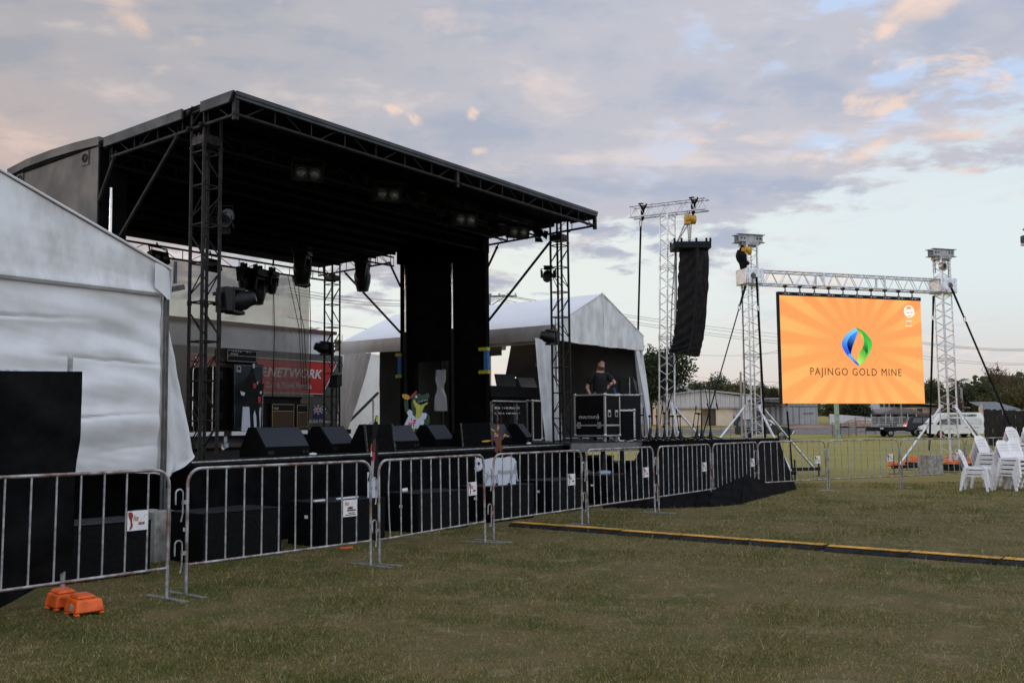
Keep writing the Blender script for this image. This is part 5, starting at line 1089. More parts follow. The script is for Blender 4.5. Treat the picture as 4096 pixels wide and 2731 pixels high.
# ---------------------------------------------------------------- the man behind the flight cases
def skin_mesh(name, pts, edges, rad, m, par, lv=2, root=0):
    me = bpy.data.meshes.new(name); me.from_pydata([tuple(p) for p in pts], edges, []); o = bpy.data.objects.new(name, me); COL.objects.link(o)
    s = o.modifiers.new('skin', 'SKIN'); s.use_smooth_shade = True
    for i, v in enumerate(me.skin_vertices[0].data):
        r = rad[i]; v.radius = (r, r) if not isinstance(r, tuple) else r; v.use_root = (i == root)
    u = o.modifiers.new('sub', 'SUBSURF'); u.levels = lv; u.render_levels = lv
    dg = bpy.context.evaluated_depsgraph_get(); m2 = bpy.data.meshes.new_from_object(o.evaluated_get(dg)); bpy.data.objects.remove(o)
    m2.materials.clear(); m2.materials.append(m); m2.polygons.foreach_set('use_smooth', [True] * len(m2.polygons))
    o = bpy.data.objects.new(name, m2); COL.objects.link(o)
    if par is not None: o.parent = par; MW[o.name] = MW[par.name]
    return o
M['skin'] = mat('skin', (.5, .27, .2), .5, 0, .06, 8); M['hair'] = mat('dark_brown_hair', (.015, .01, .008), .6, 0, .2, 30); M['tshirt'] = mat('black_cotton', (.01, .01, .011), .9, 0, .15, 20, .1, 40)
hp = at(2398, 1441, 21.2); fx, fy = hp.x, hp.y
man = thing('person', 'man in black t-shirt looking aside, one hand resting on a blue chair back', 'person', loc=(fx, fy, WZ), rz=.12)
# figure faces -y (towards the photographer); +x is the picture's right
J = dict(pelvis=(0, 0, .96), waist=(0, -.01, 1.12), chest=(0, -.01, 1.34), neckb=(.005, .0, 1.48), neck=(.015, -.01, 1.545), jaw=(.03, -.03, 1.62), head=(.03, -.005, 1.70), crown=(.025, .01, 1.765),
         shl=(-.17, 0, 1.43), ell=(-.29, .03, 1.17), wrl=(-.235, -.12, .97), hal=(-.21, -.17, .91), shr=(.17, 0, 1.43), elr=(.33, -.05, 1.27), wrr=(.22, -.24, 1.25), har=(.165, -.27, 1.22),
         hipl=(-.10, 0, .92), knl=(-.12, -.02, .5), anl=(-.13, .02, .09), tol=(-.15, -.13, .03), hipr=(.10, 0, .92), knr=(.12, -.02, .5), anr=(.13, .02, .09), tor=(.15, -.13, .03))
nm = list(J); ix = {k: i for i, k in enumerate(nm)}
E_ = [('pelvis', 'waist'), ('waist', 'chest'), ('chest', 'neckb'), ('neckb', 'neck'), ('neck', 'jaw'), ('jaw', 'head'), ('head', 'crown'), ('neckb', 'shl'), ('shl', 'ell'), ('ell', 'wrl'), ('wrl', 'hal'), ('neckb', 'shr'), ('shr', 'elr'), ('elr', 'wrr'), ('wrr', 'har'), ('pelvis', 'hipl'), ('hipl', 'knl'), ('knl', 'anl'), ('anl', 'tol'), ('pelvis', 'hipr'), ('hipr', 'knr'), ('knr', 'anr'), ('anr', 'tor')]
R_ = dict(pelvis=(.15, .11), waist=(.14, .11), chest=(.155, .115), neckb=.07, neck=.058, jaw=(.062, .075), head=(.078, .092), crown=(.055, .065), shl=.062, ell=.043, wrl=.028, hal=(.04, .02), shr=.062, elr=.043, wrr=.028, har=(.042, .022), hipl=.09, knl=.06, anl=.042, tol=.035, hipr=.09, knr=.06, anr=.042, tor=.035)
body = skin_mesh('body', [J[k] for k in nm], [(ix[a], ix[c]) for a, c in E_], [R_[k] for k in nm], M['skin'], man)
for nme, side in (('har', 1), ('hal', -1)):            # five fingers on each hand
    h = Vector(J[nme]); w_ = Vector(J['wrr' if side > 0 else 'wrl']); d = (h - w_).normalized(); s_ = d.cross(Vector((0, 0, 1))).normalized(); dn = Vector((0, 0, -1))
    for k_, (o_, L_) in enumerate(((-.03, .068), (-.01, .078), (.01, .074), (.03, .058))):
        a = h + s_ * o_ + d * .012; skin_mesh('finger', [a, a + d * L_ * .45 + dn * L_ * .2, a + d * L_ * .75 + dn * L_ * .65, a + d * L_ * .8 + dn * L_ * 1.0], [(0, 1), (1, 2), (2, 3)], [.0095, .009, .008, .007], M['skin'], body, 1)
    a = w_ + (h - w_) * .5 + s_ * -.03; skin_mesh('thumb', [a, a - s_ * .025 + d * .03, a - s_ * .03 + d * .062 + dn * .012], [(0, 1), (1, 2)], [.011, .010, .008], M['skin'], body, 1)
b = MB(); hd = Vector(J['head']); fdir = Vector((.62, -.78, 0)); sdir = Vector((.78, .62, 0))
def hair(u, v):
    a = 2 * PI * u; t = PI * .60 * v; q = Vector((math.sin(t) * math.cos(a) * .118, math.sin(t) * math.sin(a) * .132, math.cos(t) * .14))
    p = hd + Vector((0, 0, .022)) + sdir * q.x + fdir * q.y - fdir * .018
    if q.y > .03: p.z = max(p.z, hd.z + .06 + .02 * (q.y - .03) / .06)
    return p + Vector((0, 0, .004 * fbm(u * 12, v * 8)))
b.grid(hair, 24, 12); b.build('hair', M['hair'], man)
b = MB(); nb = hd + Vector((0, 0, -.03)) + fdir * .088; b.hexa([nb + sdir * -.014 + Vector((0, 0, -.015)), nb + sdir * .014 + Vector((0, 0, -.015)), nb + sdir * .01, nb - sdir * .01, nb - sdir * .006 + fdir * .024 + Vector((0, 0, -.016)), nb + sdir * .006 + fdir * .024 + Vector((0, 0, -.016)), nb + sdir * .005 + fdir * .0 + Vector((0, 0, .04)), nb - sdir * .005 + Vector((0, 0, .04))])
b.build('nose', M['skin'], body, bev=.004); b = MB()
for s_ in (-1, 1): b.ball(hd + sdir * s_ * .034 + fdir * .078 + Vector((0, 0, .0)), .012, 8)
b.build('eyes', M['paleink'], body); b = MB()
for s_ in (-1, 1): b.bar(hd + sdir * (s_ * .034 - .016) + fdir * .086 + Vector((0, 0, .02)), hd + sdir * (s_ * .034 + .016) + fdir * .086 + Vector((0, 0, .02)), .008, .007)
for s_ in (-1, 1): b.ball(hd + sdir * s_ * .034 + fdir * .087, .006, 6)
b.build('eyebrows', M['hair'], body); b = MB(); b.bar(hd - sdir * .022 + fdir * .076 + Vector((0, 0, -.075)), hd + sdir * .022 + fdir * .076 + Vector((0, 0, -.073)), .01, .009); b.build('mouth', M['cut_pink'], body)
b = MB(); b.ball(hd - sdir * .083 + fdir * .0 + Vector((0, 0, -.01)), .026, 8, (.5, 1, 1.2)); b.ball(hd + sdir * .083 + Vector((0, 0, -.01)), .026, 8, (.5, 1, 1.2)); b.build('ears', M['skin'], body)
b = MB()
def beard(u, v):
    a = PI * (u - .5) * 1.1; t = .25 + .75 * v; p = Vector(J['jaw']) + Vector((0, 0, .01 - .055 * v)) + fdir * (.070 - .016 * v) * math.cos(a) + sdir * .066 * math.sin(a) * (1 - .25 * v); return p
b.grid(beard, 12, 6); b.build('beard', mat('stubble', (.16, .085, .06), .7, 0, .2, 30), man)
SJ = ['waist', 'chest', 'neckb', 'shl', 'shr', 'pelvis']; pts = [Vector(J[k]) for k in SJ] + [Vector(J['shl']).lerp(Vector(J['ell']), .8), Vector(J['shr']).lerp(Vector(J['elr']), .75)]
skin_mesh('t_shirt', pts, [(5, 0), (0, 1), (1, 2), (2, 3), (2, 4), (3, 6), (4, 7)], [(.165, .13), (.178, .14), (.088, .085), .08, .08, (.17, .13), .072, .072], M['tshirt'], man)
for s_ in (-1, 1): b = MB(); b.ball((s_ * .14, -.05, .05), .055, 10, (.85, 2.2, .9)); b.build('shoe', M['black'], man)
TJ = ['pelvis', 'hipl', 'knl', 'anl', 'hipr', 'knr', 'anr']; skin_mesh('trousers', [J[k] for k in TJ], [(0, 1), (1, 2), (2, 3), (0, 4), (4, 5), (5, 6)], [(.165, .125), .105, .078, .062, .105, .078, .062], M['black'], man)
b = MB(); w_ = Vector(J['wrr']); d = (w_ - Vector(J['elr'])).normalized(); b.path([w_ - d * .02 + (d.orthogonal().normalized() * math.cos(a) + d.cross(d.orthogonal().normalized()) * math.sin(a)) * .034 for a in np.linspace(0, 2 * PI, 12, endpoint=False)], .009, 6, closed=True); b.build('watch', M['gloss'], man)
# ---------------------------------------------------------------- aluminium truss
def box_truss(mb, A, B, s, r, rr, step, up=None):
    A, B = Vector(A), Vector(B); z = (B - A).normalized(); u = Vector(up) if up else Vector((0, 0, 1))
    x = z.cross(u).normalized(); y = x.cross(z).normalized(); h = s / 2; P = [(-h, -h), (h, -h), (h, h), (-h, h)]
    c = lambda i, t: A + z * t + x * P[i][0] + y * P[i][1]; L = (B - A).length; n = max(1, round(L / step)); st = L / n
    for i in range(4): mb.tube(c(i, 0), c(i, L), r, 10)
    for i in range(4):
        j = (i + 1) % 4
        for k in range(n):
            a, e = (i, j) if (k + i) % 2 else (j, i); mb.tube(c(a, k * st + .03), c(e, (k + 1) * st - .03), rr, 6)
        mb.tube(c(i, .03), c(j, .03), rr, 6); mb.tube(c(i, L - .03), c(j, L - .03), rr, 6)
def tower_sec(mb, x, y, zs, s, yaw, lean=(0, 0)):
    for z0, z1 in zip(zs, zs[1:]):
        P = lambda z: Vector((x + lean[0] * z, y + lean[1] * z, z)); box_truss(mb, P(z0), P(z1), s, .0235, .0075, .2, up=(math.cos(yaw), math.sin(yaw), 0))
        for k in range(4):
            a = yaw + PI / 4 + k * PI / 2; q = P(z1) + Vector((math.cos(a), math.sin(a), 0)) * s * .707; mb.tube(q - Vector((0, 0, .06)), q + Vector((0, 0, .06)), .029, 8)
def chain(mb, A, B, link=.05, r=.006):
    A, B = Vector(A), Vector(B); L = (B - A).length; n = max(2, int(L / (link * .72))); d = (B - A).normalized(); x = d.orthogonal().normalized(); y = d.cross(x)
    for k in range(n):
        c = A + d * L * (k + .5) / n; u = x if k % 2 else y
        mb.path([c + d * math.cos(a) * link * .5 + u * math.sin(a) * link * .28 for a in np.linspace(0, 2 * PI, 6, endpoint=False)], r, 4, closed=True)
def hoist_parts(r, c, s=1.0):
    b = MB(); c = Vector(c); b.box(c + Vector((-.11, -.09, -.13)) * s, c + Vector((.04, .09, .12)) * s); b.lathe([(.12 * s, 0), (.12 * s, .13 * s), (.08 * s, .15 * s)], 14, c + Vector((.04 * s, 0, 0)), (1, 0, 0)); b.lathe([(.05 * s, 0), (.05 * s, .03)], 12, c + Vector((-.03, -.09 * s, 0)), (0, -1, 0)); b.build('body', M['yellowpaint'], r, bev=.02, world=True)
    b = MB(); b.path([c + Vector((.03 * math.cos(a), 0, .2 * s + .05 * math.sin(a))) for a in np.linspace(-PI / 2, PI * 1.1, 10)], .013, 6); b.build('hook', M['blacksteel'], r, world=True)
# line array tower behind the wing
TB = at(2661, 1700, 24.6); tx, ty = TB.x, TB.y; lean = (.0, 0)
bb = [at(2527, 852, 25.2), at(2829, 817, 24.1)]; tt = at(2684 - 14, 868, 24.7)
lean = ((tt.x - tx) / tt.z, (tt.y - ty) / tt.z)
pa = thing('truss_tower', 'aluminium truss tower with tilted crossbar carrying the hanging line array', 'truss tower', loc=(tx, ty, 0))
yaw = .62
b = MB(); tower_sec(b, tx, ty, [0.3, 1.3, 3.7, 5.55, tt.z + .04], .275, yaw, lean); b.build('mast', M['alu'], pa, world=True)
b = MB(); box_truss(b, bb[0], bb[1], .29, .0235, .0075, .24); b.build('crossbar', M['alu'], pa, world=True)
b = MB(); b.box((tx - .3, ty - .3, .02), (tx + .3, ty + .3, .3)); b.bar((tx - 1.3, ty - .9, .12), (tx + 1.3, ty + .9, .12), .12, .12); b.bar((tx + 1.3, ty - .9, .12), (tx - 1.3, ty + .9, .12), .12, .12); b.build('base', M['blacksteel'], pa, world=True)
for A, B in ((at(2700, 1630, 24.4), at(2803, 1749, 23.6)), (at(2685, 1610, 24.3), at(2718, 1746, 23.2))):
    b = MB(); b.tube(A, B, .03, 10); b.build('outrigger_brace', M['alu'], pa, world=True)
for px in (2524 + 48, 2775):
    k = (px - 2527) / (2829 - 2527); c = bb[0].lerp(bb[1], k); d = (bb[1] - bb[0]).normalized(); b = MB()
    b.path([c + Vector((0, -.17, .17)) - d * .1, c + Vector((0, -.19, 0)), c + Vector((0, -.05, -.22))], .028, 6); b.path([c + Vector((0, -.17, .17)) + d * .1, c + Vector((0, -.19, .0)), c + Vector((0, -.05, -.22))], .028, 6)
    b.path([c + Vector((0, .17, .17)), c + Vector((0, .19, 0)), c + Vector((0, .05, -.22))], .028, 6); b.bar(c + Vector((0, -.17, .18)) - d * .09, c + Vector((0, .17, .18)) + d * .09, .12, .05); b.build('sling', M['strap'], pa, world=True)
k1, k2 = at(2563, 905, 25.0), at(2551, 1330, 25.0)
gs = thing('guy_strap', 'long black strap with orange shackle hanging from the left end of the crossbar', 'strap', loc=k2); b = MB(); b.bar(k1, at(2550, 1420, 25.0), .05, .012, (0, 1, 0)); b.build('webbing', M['strap'], gs, world=True)
b = MB(); b.path([k1 + Vector((.03 * math.cos(a), 0, .08 + .1 * math.sin(a))) for a in np.linspace(0, 2 * PI, 12, endpoint=False)], .012, 6, closed=True); b.build('shackle', mat('orange_shackle', (.6, .16, .05), .4, .3, .1, 10), gs, world=True)
hc = at(2755, 879, 24.3); ho = thing('chain_hoist', 'yellow chain hoist hanging under the crossbar above the line array', 'hoist', loc=hc); hoist_parts(ho, hc)
at_ = at(2757, 968, 24.3); b = MB()
for dx in (-.03, .02, .06): chain(b, hc + Vector((dx, 0, -.13)), at_ + Vector((dx * .5, 0, .02)), .055, .006)
chain(b, hc + Vector((-.1, 0, -.1)), at(2704, 980, 24.5), .06, .007); chain(b, hc + Vector((-.02, 0, -.12)), at(2706, 975, 24.5), .06, .006); chain(b, at(2704, 980, 24.5), at(2688, 1200, 24.5), .06, .007); chain(b, at(2688, 1200, 24.5), at(2680, 1440, 24.5), .06, .007)
b.build('chain', M['chain'], ho, world=True)
# the curved array in its black weather cover
la = thing('line_array', 'curved column of loudspeakers in a black cover hanging from the yellow hoist', 'speaker', loc=at_)
prof = [((2719, 995), (2834, 1000)), ((2716, 1060), (2835, 1060)), ((2713, 1130), (2834, 1135)), ((2709, 1205), (2829, 1215)), ((2706, 1270), (2822, 1285)), ((2696, 1340), (2813, 1355)), ((2686, 1385), (2806, 1395)), ((2678, 1405), (2799, 1425))]
YA = 24.3; rows_ = []
for (l, r_) in prof: rows_.append((at(*l, YA + .06), at(*r_, YA + .06)))
b = MB()
def arr(u, v):
    t = v * (len(rows_) - 1); i = min(int(t), len(rows_) - 2); f_ = t - i; L = rows_[i][0].lerp(rows_[i + 1][0], f_); R = rows_[i][1].lerp(rows_[i + 1][1], f_)
    a = (u % 1.0) * 4                                  # left-front corner .. mid ridge .. right .. back
    ridge = L.lerp(R, .52) + Vector((0, -.34, 0)); back = L.lerp(R, .55) + Vector((0, .45, 0)); C_ = [L, ridge, R, back]; k_ = int(a) % 4; p = C_[k_].lerp(C_[(k_ + 1) % 4], a - int(a))
    w_ = .018 * fbm(u * 9, v * 7, 2, 3) + .014 * math.sin(v * 60 + u * 30) * (1 if k_ == 0 else .3)
    ctr = L.lerp(R, .5); return p + (p - ctr).normalized() * w_ + Vector((0, 0, .02 * math.sin(u * 2 * PI * 3) * (v > .99)))
b.grid(arr, 64, 70); b.add([arr(u / 8, 1) for u in range(8)], [tuple(range(8))]); b.add([arr(u / 8, 0) for u in range(8)], [tuple(range(8))]); b.build('cover', mat('black_weather_cover', (.006, .006, .0065), .6, 0, .15, 8, .1, 30, spec=.12), la, world=True, ang=50)
b = MB(); tl, tr = at(2688, 985, YA), at(2836, 985, YA); b.box((tl.x, YA - .30, tl.z - .10), (tr.x, YA + .35, tl.z + .07))
for x in (tl.x + .02, tl.x + .2, (tl.x + tr.x) / 2 + .1, tr.x - .12, tr.x - .02):
    for y in (YA - .28, YA + .3): b.tube((x, y, tl.z + .04), (x, y, tl.z + .16), .03, 8)
b.bar(at_ + Vector((-.25, 0, -.05)), at_ + Vector((.25, 0, -.05)), .06, .1); b.build('top_frame', M['black'], la, world=True, bev=.01)
b = MB()
for i in range(1, len(rows_)):
    m0 = rows_[i - 1][0].lerp(rows_[i - 1][1], .52) + Vector((0, -.365, 0)); m1 = rows_[i][0].lerp(rows_[i][1], .52) + Vector((0, -.365, 0)); b.bar(m0, m1, .05, .02, (0, 1, 0))
b.build('cover_seam', M['black'], la, world=True)
b = MB(); b.path([at(2705, 1000, 24.6), at(2706, 1200, 24.7), at(2703, 1440, 24.8), at(2690, 1560, 24.6), at(2668, 1640, 24.3)], .014, 6); b.path([at(2712, 1420, 24.6), at(2655, 1560, 24.3), at(2640, 1700, 24.2)], .01, 6); b.build('cable', M['rubber'], la, world=True)
# ---------------------------------------------------------------- screen rig
LT, RTt = Vector((6.66, 26.4, 0)), Vector((12.98, 28.45, 0)); bd_ = (RTt - LT).normalized(); bn = Vector((bd_.y, -bd_.x, 0)); ZB = 5.55; byaw = math.atan2(bd_.y, bd_.x)
for i, T in enumerate((LT, RTt)):
    nmx = ('left', 'right')[i]
    r = thing('truss_tower', 'aluminium truss tower holding the %s of the lit screen' % ('speaker side end' if i == 0 else 'far end, beside the white van'), 'truss tower', loc=T)
    zt = at(3006 if i == 0 else 3757, 985 if i == 0 else 1040, T.y).z
    b = MB(); tower_sec(b, T.x, T.y, [.35, 1.35, 3.35, ZB - .24, ZB + .24, zt], .33, byaw); b.build('mast', M['alu'], r, world=True)
    b = MB(); Q = Matrix.Translation(T + Vector((0, 0, ZB))) @ Matrix.Rotation(byaw, 4, 'Z'); b.M = Q; b.box((-.28, -.27, -.22), (.30, .27, .22)); o = b.build('sleeve_block', M['alu'], r, world=True, bev=.02)
    b = MB(); b.M = Q; b.tube((-.05 if i == 0 else .05, -.272, .0), (-.05 if i == 0 else .05, -.27 - .004, .0), .085, 18); b.tube((-.274, .02, 0), (-.27, .02, 0), .085, 18); b.build('sleeve_hole', M['chain'], o, world=True)
    b = MB(); b.M = Q
    for sx in (-.2, .2):
        for sz in (-.18, -.12, .12, .18): b.ball((sx, -.272, sz), .014, 6); b.ball((-.272, sx, sz), .014, 6)
    b.build('bolt', M['chain'], o, world=True)
    b = MB(); b.M = Matrix.Translation(Vector((T.x, T.y, zt))) @ Matrix.Rotation(byaw, 4, 'Z')
    for sy in (-.12, .12): b.box((-.38, sy - .008, .10), (.38, sy + .008, .30)); b.box((-.43, sy - .07, .30), (.43, sy + .07, .313)); b.box((-.43, sy - .07, .087), (.43, sy + .07, .10))
    b.box((-.2, -.2, 0), (.2, .2, .085)); b.prism([(-.3, .09), (.3, .09), (.2, -.05), (-.2, -.05)], (0, -.13, 0), (1, 0, 0), (0, 0, 1), (0, .012, 0)); hb = b.build('head_beam', mat('grey_cast_beam_%d' % i, (.42, .42, .42), .5, .4, .12, 6), r, world=True)
    b = MB(); b.M = Matrix.Translation(Vector((T.x, T.y, zt))) @ Matrix.Rotation(byaw, 4, 'Z')
    for sx in (-.3, -.2, .2, .3): b.tube((sx, -.135, .2), (sx, -.128, .2), .025, 10)
    b.build('bolt_hole', M['black'], hb, world=True)
    b = MB(); Q = Matrix.Translation(T) @ Matrix.Rotation(byaw, 4, 'Z'); b.M = Q
    b.box((-.3, -.3, .06), (.3, .3, .16)); b.bar((-2.1, -.0, .2), (2.1, 0, .2), .08, .09); b.bar((0, -1.9, .2), (0, 1.9, .2), .08, .09)
    for x, y in ((-2.05, 0), (2.05, 0), (0, -1.85), (0, 1.85)): b.tube((x, y, 0), (x, y, .55), .02, 8); b.box((x - .12, y - .12, 0), (x + .12, y + .12, .012))
    b.build('base', M['blacksteel'], r, world=True)
    for x, y in ((-2.0, 0), (2.0, 0), (0, -1.8)):
        b = MB(); b.M = Q; d = Vector((x, y, 0)).normalized(); b.tube(d * .26 + Vector((0, 0, 1.95)), Vector((x * .93, y * .93, .24)), .034, 10); b.box(d * .26 + Vector((-.05, -.05, 1.9)), d * .26 + Vector((.05, .05, 2.0))); b.build('brace_tube', M['alu'], r, world=True)
    # drive chain down the mast
    b = MB(); c0 = T + bn * .02 - bd_ * .26 + Vector((0, 0, zt + .05)) if i == 0 else T - bd_ * .24 + Vector((0, 0, zt)); chain(b, c0, c0 + Vector((0, 0, -(zt - 1.9) if i == 0 else -(zt - ZB - .4))), .06, .008); b.build('chain', M['chain'], r, world=True); b = MB(); c1 = T + bd_ * .25 + Vector((0, 0, zt)); chain(b, c1, c1 + Vector((0, 0, -(zt - ZB - .35))), .06, .009); b.build('chain', M['chain'], r, world=True)
# hoist and chain bag on the left tower
zt = at(3006, 985, LT.y).z; hc = at(2978, 1003, LT.y - .15); ho = thing('chain_hoist', 'yellow chain hoist with hanging black chain bag on the left screen tower', 'hoist', loc=hc); hoist_parts(ho, hc, 1.0)
b = MB(); bc = at(2968, 1035, LT.y - .15)
bag = [(2950, 1000, 2984), (2944, 1016, 2986), (2943, 1026, 2986), (2945, 1034, 2988), (2949, 1043, 2991), (2955, 1052, 2999), (2958, 1062, 2993), (2960, 1069, 2984), (2960, 1074, 2966)]
def bagf(u, v):
    t = v * (len(bag) - 1); i = min(int(t), len(bag) - 2); f_ = t - i; l, y, r_ = [bag[i][k] * (1 - f_) + bag[i + 1][k] * f_ for k in range(3)]
    L, R = at(l, y, LT.y - .15), at(r_, y, LT.y - .15); a = 2 * PI * u; return L.lerp(R, .5 - .5 * math.cos(a)) + Vector((0, .14 * math.sin(a) * min(1, .4 + v * 3) * (1.1 - .4 * v), .012 * math.sin(a * 3 + v * 9)))
b.grid(bagf, 24, 24); b.path([bc + Vector((-.14, 0, .1)), bc + Vector((0, -.1, .36)), bc + Vector((.18, 0, .2))], .03, 6); b.build('chain_bag', M['strap'], ho, world=True)
rc = at(3771, 1065, RTt.y - .2); b = MB(); b.lathe([(.13, -.06), (.13, .06), (.08, .07), (.08, -.07)], 16, rc, (.5, -.8, 0)); o = b.build('rusty_pulley', M['galvrust']); tag(o, 'rusty round pulley near the top of the right screen tower', 'pulley')
bm_ = thing('truss_beam', 'horizontal aluminium truss beam carrying the lit screen between two towers', 'truss beam', loc=LT + Vector((0, 0, ZB)))
b = MB(); box_truss(b, LT + bd_ * .28 + Vector((0, 0, ZB)), RTt - bd_ * .28 + Vector((0, 0, ZB)), .37, .0235, .0085, .26); b.build('truss', M['alu'], bm_, world=True)
b = MB()
for t in (2.3, 4.4): p = LT + bd_ * t + Vector((0, 0, ZB)); b.bar(p + bn * .19 + Vector((0, 0, -.18)), p + bn * .19 + Vector((0, 0, .18)), .05, .05); b.bar(p - bn * .19 + Vector((0, 0, -.18)), p - bn * .19 + Vector((0, 0, .18)), .05, .05)
b.build('connector', M['alu'], bm_, world=True)
# LED wall
sa, sb = LT + bd_ * .93, LT + bd_ * 5.80; SZ1, SZ0 = 5.08, 2.03; SW = (sb - sa).length; SH = SZ1 - SZ0
scm = Matrix(((bd_.x, -bn.x, 0, sa.x), (bd_.y, -bn.y, 0, sa.y), (0, 0, 1, SZ0), (0, 0, 0, 1)))
led = thing('led_screen', 'large lit orange video wall with sunburst and mine company logo under the truss beam', 'screen', mx=scm)
b = MB(); b.box((0, 0, 0), (SW, .10, SH)); b.build('cabinet', M['black'], led, bev=.006)
def burst():
    m = bpy.data.materials.new('screen_sunburst'); m.use_nodes = True; T = NT(m.node_tree); tc = T.n('ShaderNodeTexCoord'); sx = T.n('ShaderNodeSeparateXYZ'); T.l(tc.outputs['Object'], sx.inputs[0])
    x = T.m('SUBTRACT', sx.outputs[0], SW * .53); z = T.m('SUBTRACT', sx.outputs[2], SH * .545); a = T.m('ARCTAN2', z, x); w_ = T.m('SINE', T.m('MULTIPLY', a, 20.0)); rad = T.m('SQRT', T.m('ADD', T.m('MULTIPLY', x, x), T.m('MULTIPLY', z, z)))
    f_ = T.m('MULTIPLY', T.rng(w_, -.6, .6), T.rng(rad, .45, 2.2, 0, .85)); pt = T.noise(tc.outputs['Object'], 1.1, 3, .6); f_ = T.m('MULTIPLY', f_, T.rng(pt, .32, .5, .55, 1))
    ver = T.rng(sx.outputs[2], 0, SH, 1, 0, False); c = T.mix(f_, lin(255, 166, 98), lin(255, 194, 113)); c = T.mix(T.m('MULTIPLY', ver, .35), c, lin(255, 188, 110)); c = T.mix(T.m('MULTIPLY', T.rng(T.noise(tc.outputs['Object'], 3, 4, .6), .58, .75), .35), c, lin(255, 160, 90))
    e = T.n('ShaderNodeEmission'); T.l(c, e.inputs[0]); e.inputs[1].default_value = .78; o = T.n('ShaderNodeOutputMaterial'); T.l(e.outputs[0], o.inputs[0]); return m
b = MB(); b.box((.012, -.006, .0), (SW - .0, -.0005, SH - .0)); b.build('display', burst(), led)
b = MB(); b.box((-.03, -.03, SH + .0), (SW + .0, .10, SH + .10)); b.box((-.03, .0, 0), (-.002, .1, SH + .0))
hdr = b.build('header_bar', M['black'], led)
b = MB(); n = 10
for i in range(n):
    x = SW * (i + .5) / n
    for k_, (dx, s_) in enumerate(((-.12, .5), (-.06, 1), (0, .6), (.06, 1), (.12, .5))): b.tube((x + dx, -.034, SH + .05), (x + dx, -.03, SH + .05), .018 * s_, 8)
b.build('header_hole', M['signwhite'], hdr)
for i in range(n):
    b = MB(); x = SW * (i + .5) / n; chain(b, (x, .05, SH + .10), (x, .05, ZB - .20 - SZ0), .07, .011)
    b.box((x - .04, .0, ZB - .23 - SZ0), (x + .04, .1, ZB - .17 - SZ0)); b.build('hanger', M['blacksteel'], led)
QL, QR, QB, QRB = (432, 562), (1630, 628), (470, 1490), (1678, 1493)
def scp(x, y):
    u, v = .5, .5
    for _ in range(8):
        X = (1 - v) * ((1 - u) * QL[0] + u * QR[0]) + v * ((1 - u) * QB[0] + u * QRB[0]); Y = (1 - v) * ((1 - u) * QL[1] + u * QR[1]) + v * ((1 - u) * QB[1] + u * QRB[1]); u += (x - X) / 1200; v += (y - Y) / 900
    return u * SW, (1 - v) * SH
def led_poly(pts, c, nm, lay, par=led):
    b = MB(); b.prism([scp(*p) for p in pts][::-1], (0, -.008 - .003 * lay, 0), (1, 0, 0), (0, 0, 1), (0, .003, 0)); return b.build(nm, c, par, smooth=False)
def grad(name, c0, c1, p0, p1):
    m = bpy.data.materials.new(name); m.use_nodes = True; T = NT(m.node_tree); tc = T.n('ShaderNodeTexCoord'); a, c = Vector(scp(*p0)), Vector(scp(*p1)); d = c - a
    sx = T.n('ShaderNodeSeparateXYZ'); T.l(tc.outputs['Object'], sx.inputs[0]); t = T.m('DIVIDE', T.m('ADD', T.m('MULTIPLY', T.m('SUBTRACT', sx.outputs[0], a.x), d.x), T.m('MULTIPLY', T.m('SUBTRACT', sx.outputs[2], a.y), d.y)), d.length_squared)
    e = T.n('ShaderNodeEmission'); T.l(T.mix(T.rng(t, 0, 1), lin(*c0), lin(*c1)), e.inputs[0]); e.inputs[1].default_value = .78; o = T.n('ShaderNodeOutputMaterial'); T.l(e.outputs[0], o.inputs[0]); return m
def bez(p0, p1, p2, p3, n=8):
    P = [Vector(p) for p in (p0, p1, p2, p3)]; return [tuple((1 - t) ** 3 * P[0] + 3 * (1 - t) ** 2 * t * P[1] + 3 * (1 - t) * t * t * P[2] + t ** 3 * P[3]) for t in np.linspace(0, 1, n)]
lg = led_poly(bez((1065, 850), (1000, 880), (945, 950), (953, 990)) + bez((953, 990), (955, 1030), (1000, 1090), (1035, 1120)) + bez((1030, 1072), (1000, 1010), (1000, 960), (1088, 880)), grad('logo_cyan', (120, 215, 255), (35, 90, 240), (1060, 860), (1010, 1090)), 'logo', 0)
led_poly(bez((1085, 880), (1030, 900), (1000, 940), (996, 985)) + bez((996, 985), (998, 1020), (1015, 1050), (1030, 1075)) + bez((1030, 1075), (1030, 1030), (1065, 950), (1088, 882)), grad('logo_blue', (70, 150, 255), (8, 15, 90), (1070, 890), (1025, 1030)), 'logo', 1, lg)
led_poly(bez((1030, 1072), (990, 1060), (1010, 1100), (1035, 1120)) + bez((1035, 1120), (1060, 1150), (1085, 1170), (1103, 1171)) + bez((1082, 1140), (1060, 1120), (1040, 1095), (1030, 1072)), grad('logo_deep_blue', (90, 190, 255), (20, 40, 240), (1030, 1080), (1100, 1170)), 'logo', 1, lg)
led_poly(bez((1068, 850), (1120, 855), (1150, 890), (1195, 945)) + bez((1195, 945), (1220, 980), (1215, 1010), (1185, 1070)) + bez((1185, 1070), (1150, 1130), (1120, 1170), (1100, 1171)) + [(1082, 1140), (1110, 1060), (1165, 1075)] + bez((1165, 1075), (1180, 1030), (1175, 980), (1140, 950)) + [(1120, 900), (1088, 870)], grad('logo_green', (60, 190, 80), (110, 215, 90), (1150, 900), (1180, 1100)), 'logo', 0, lg)
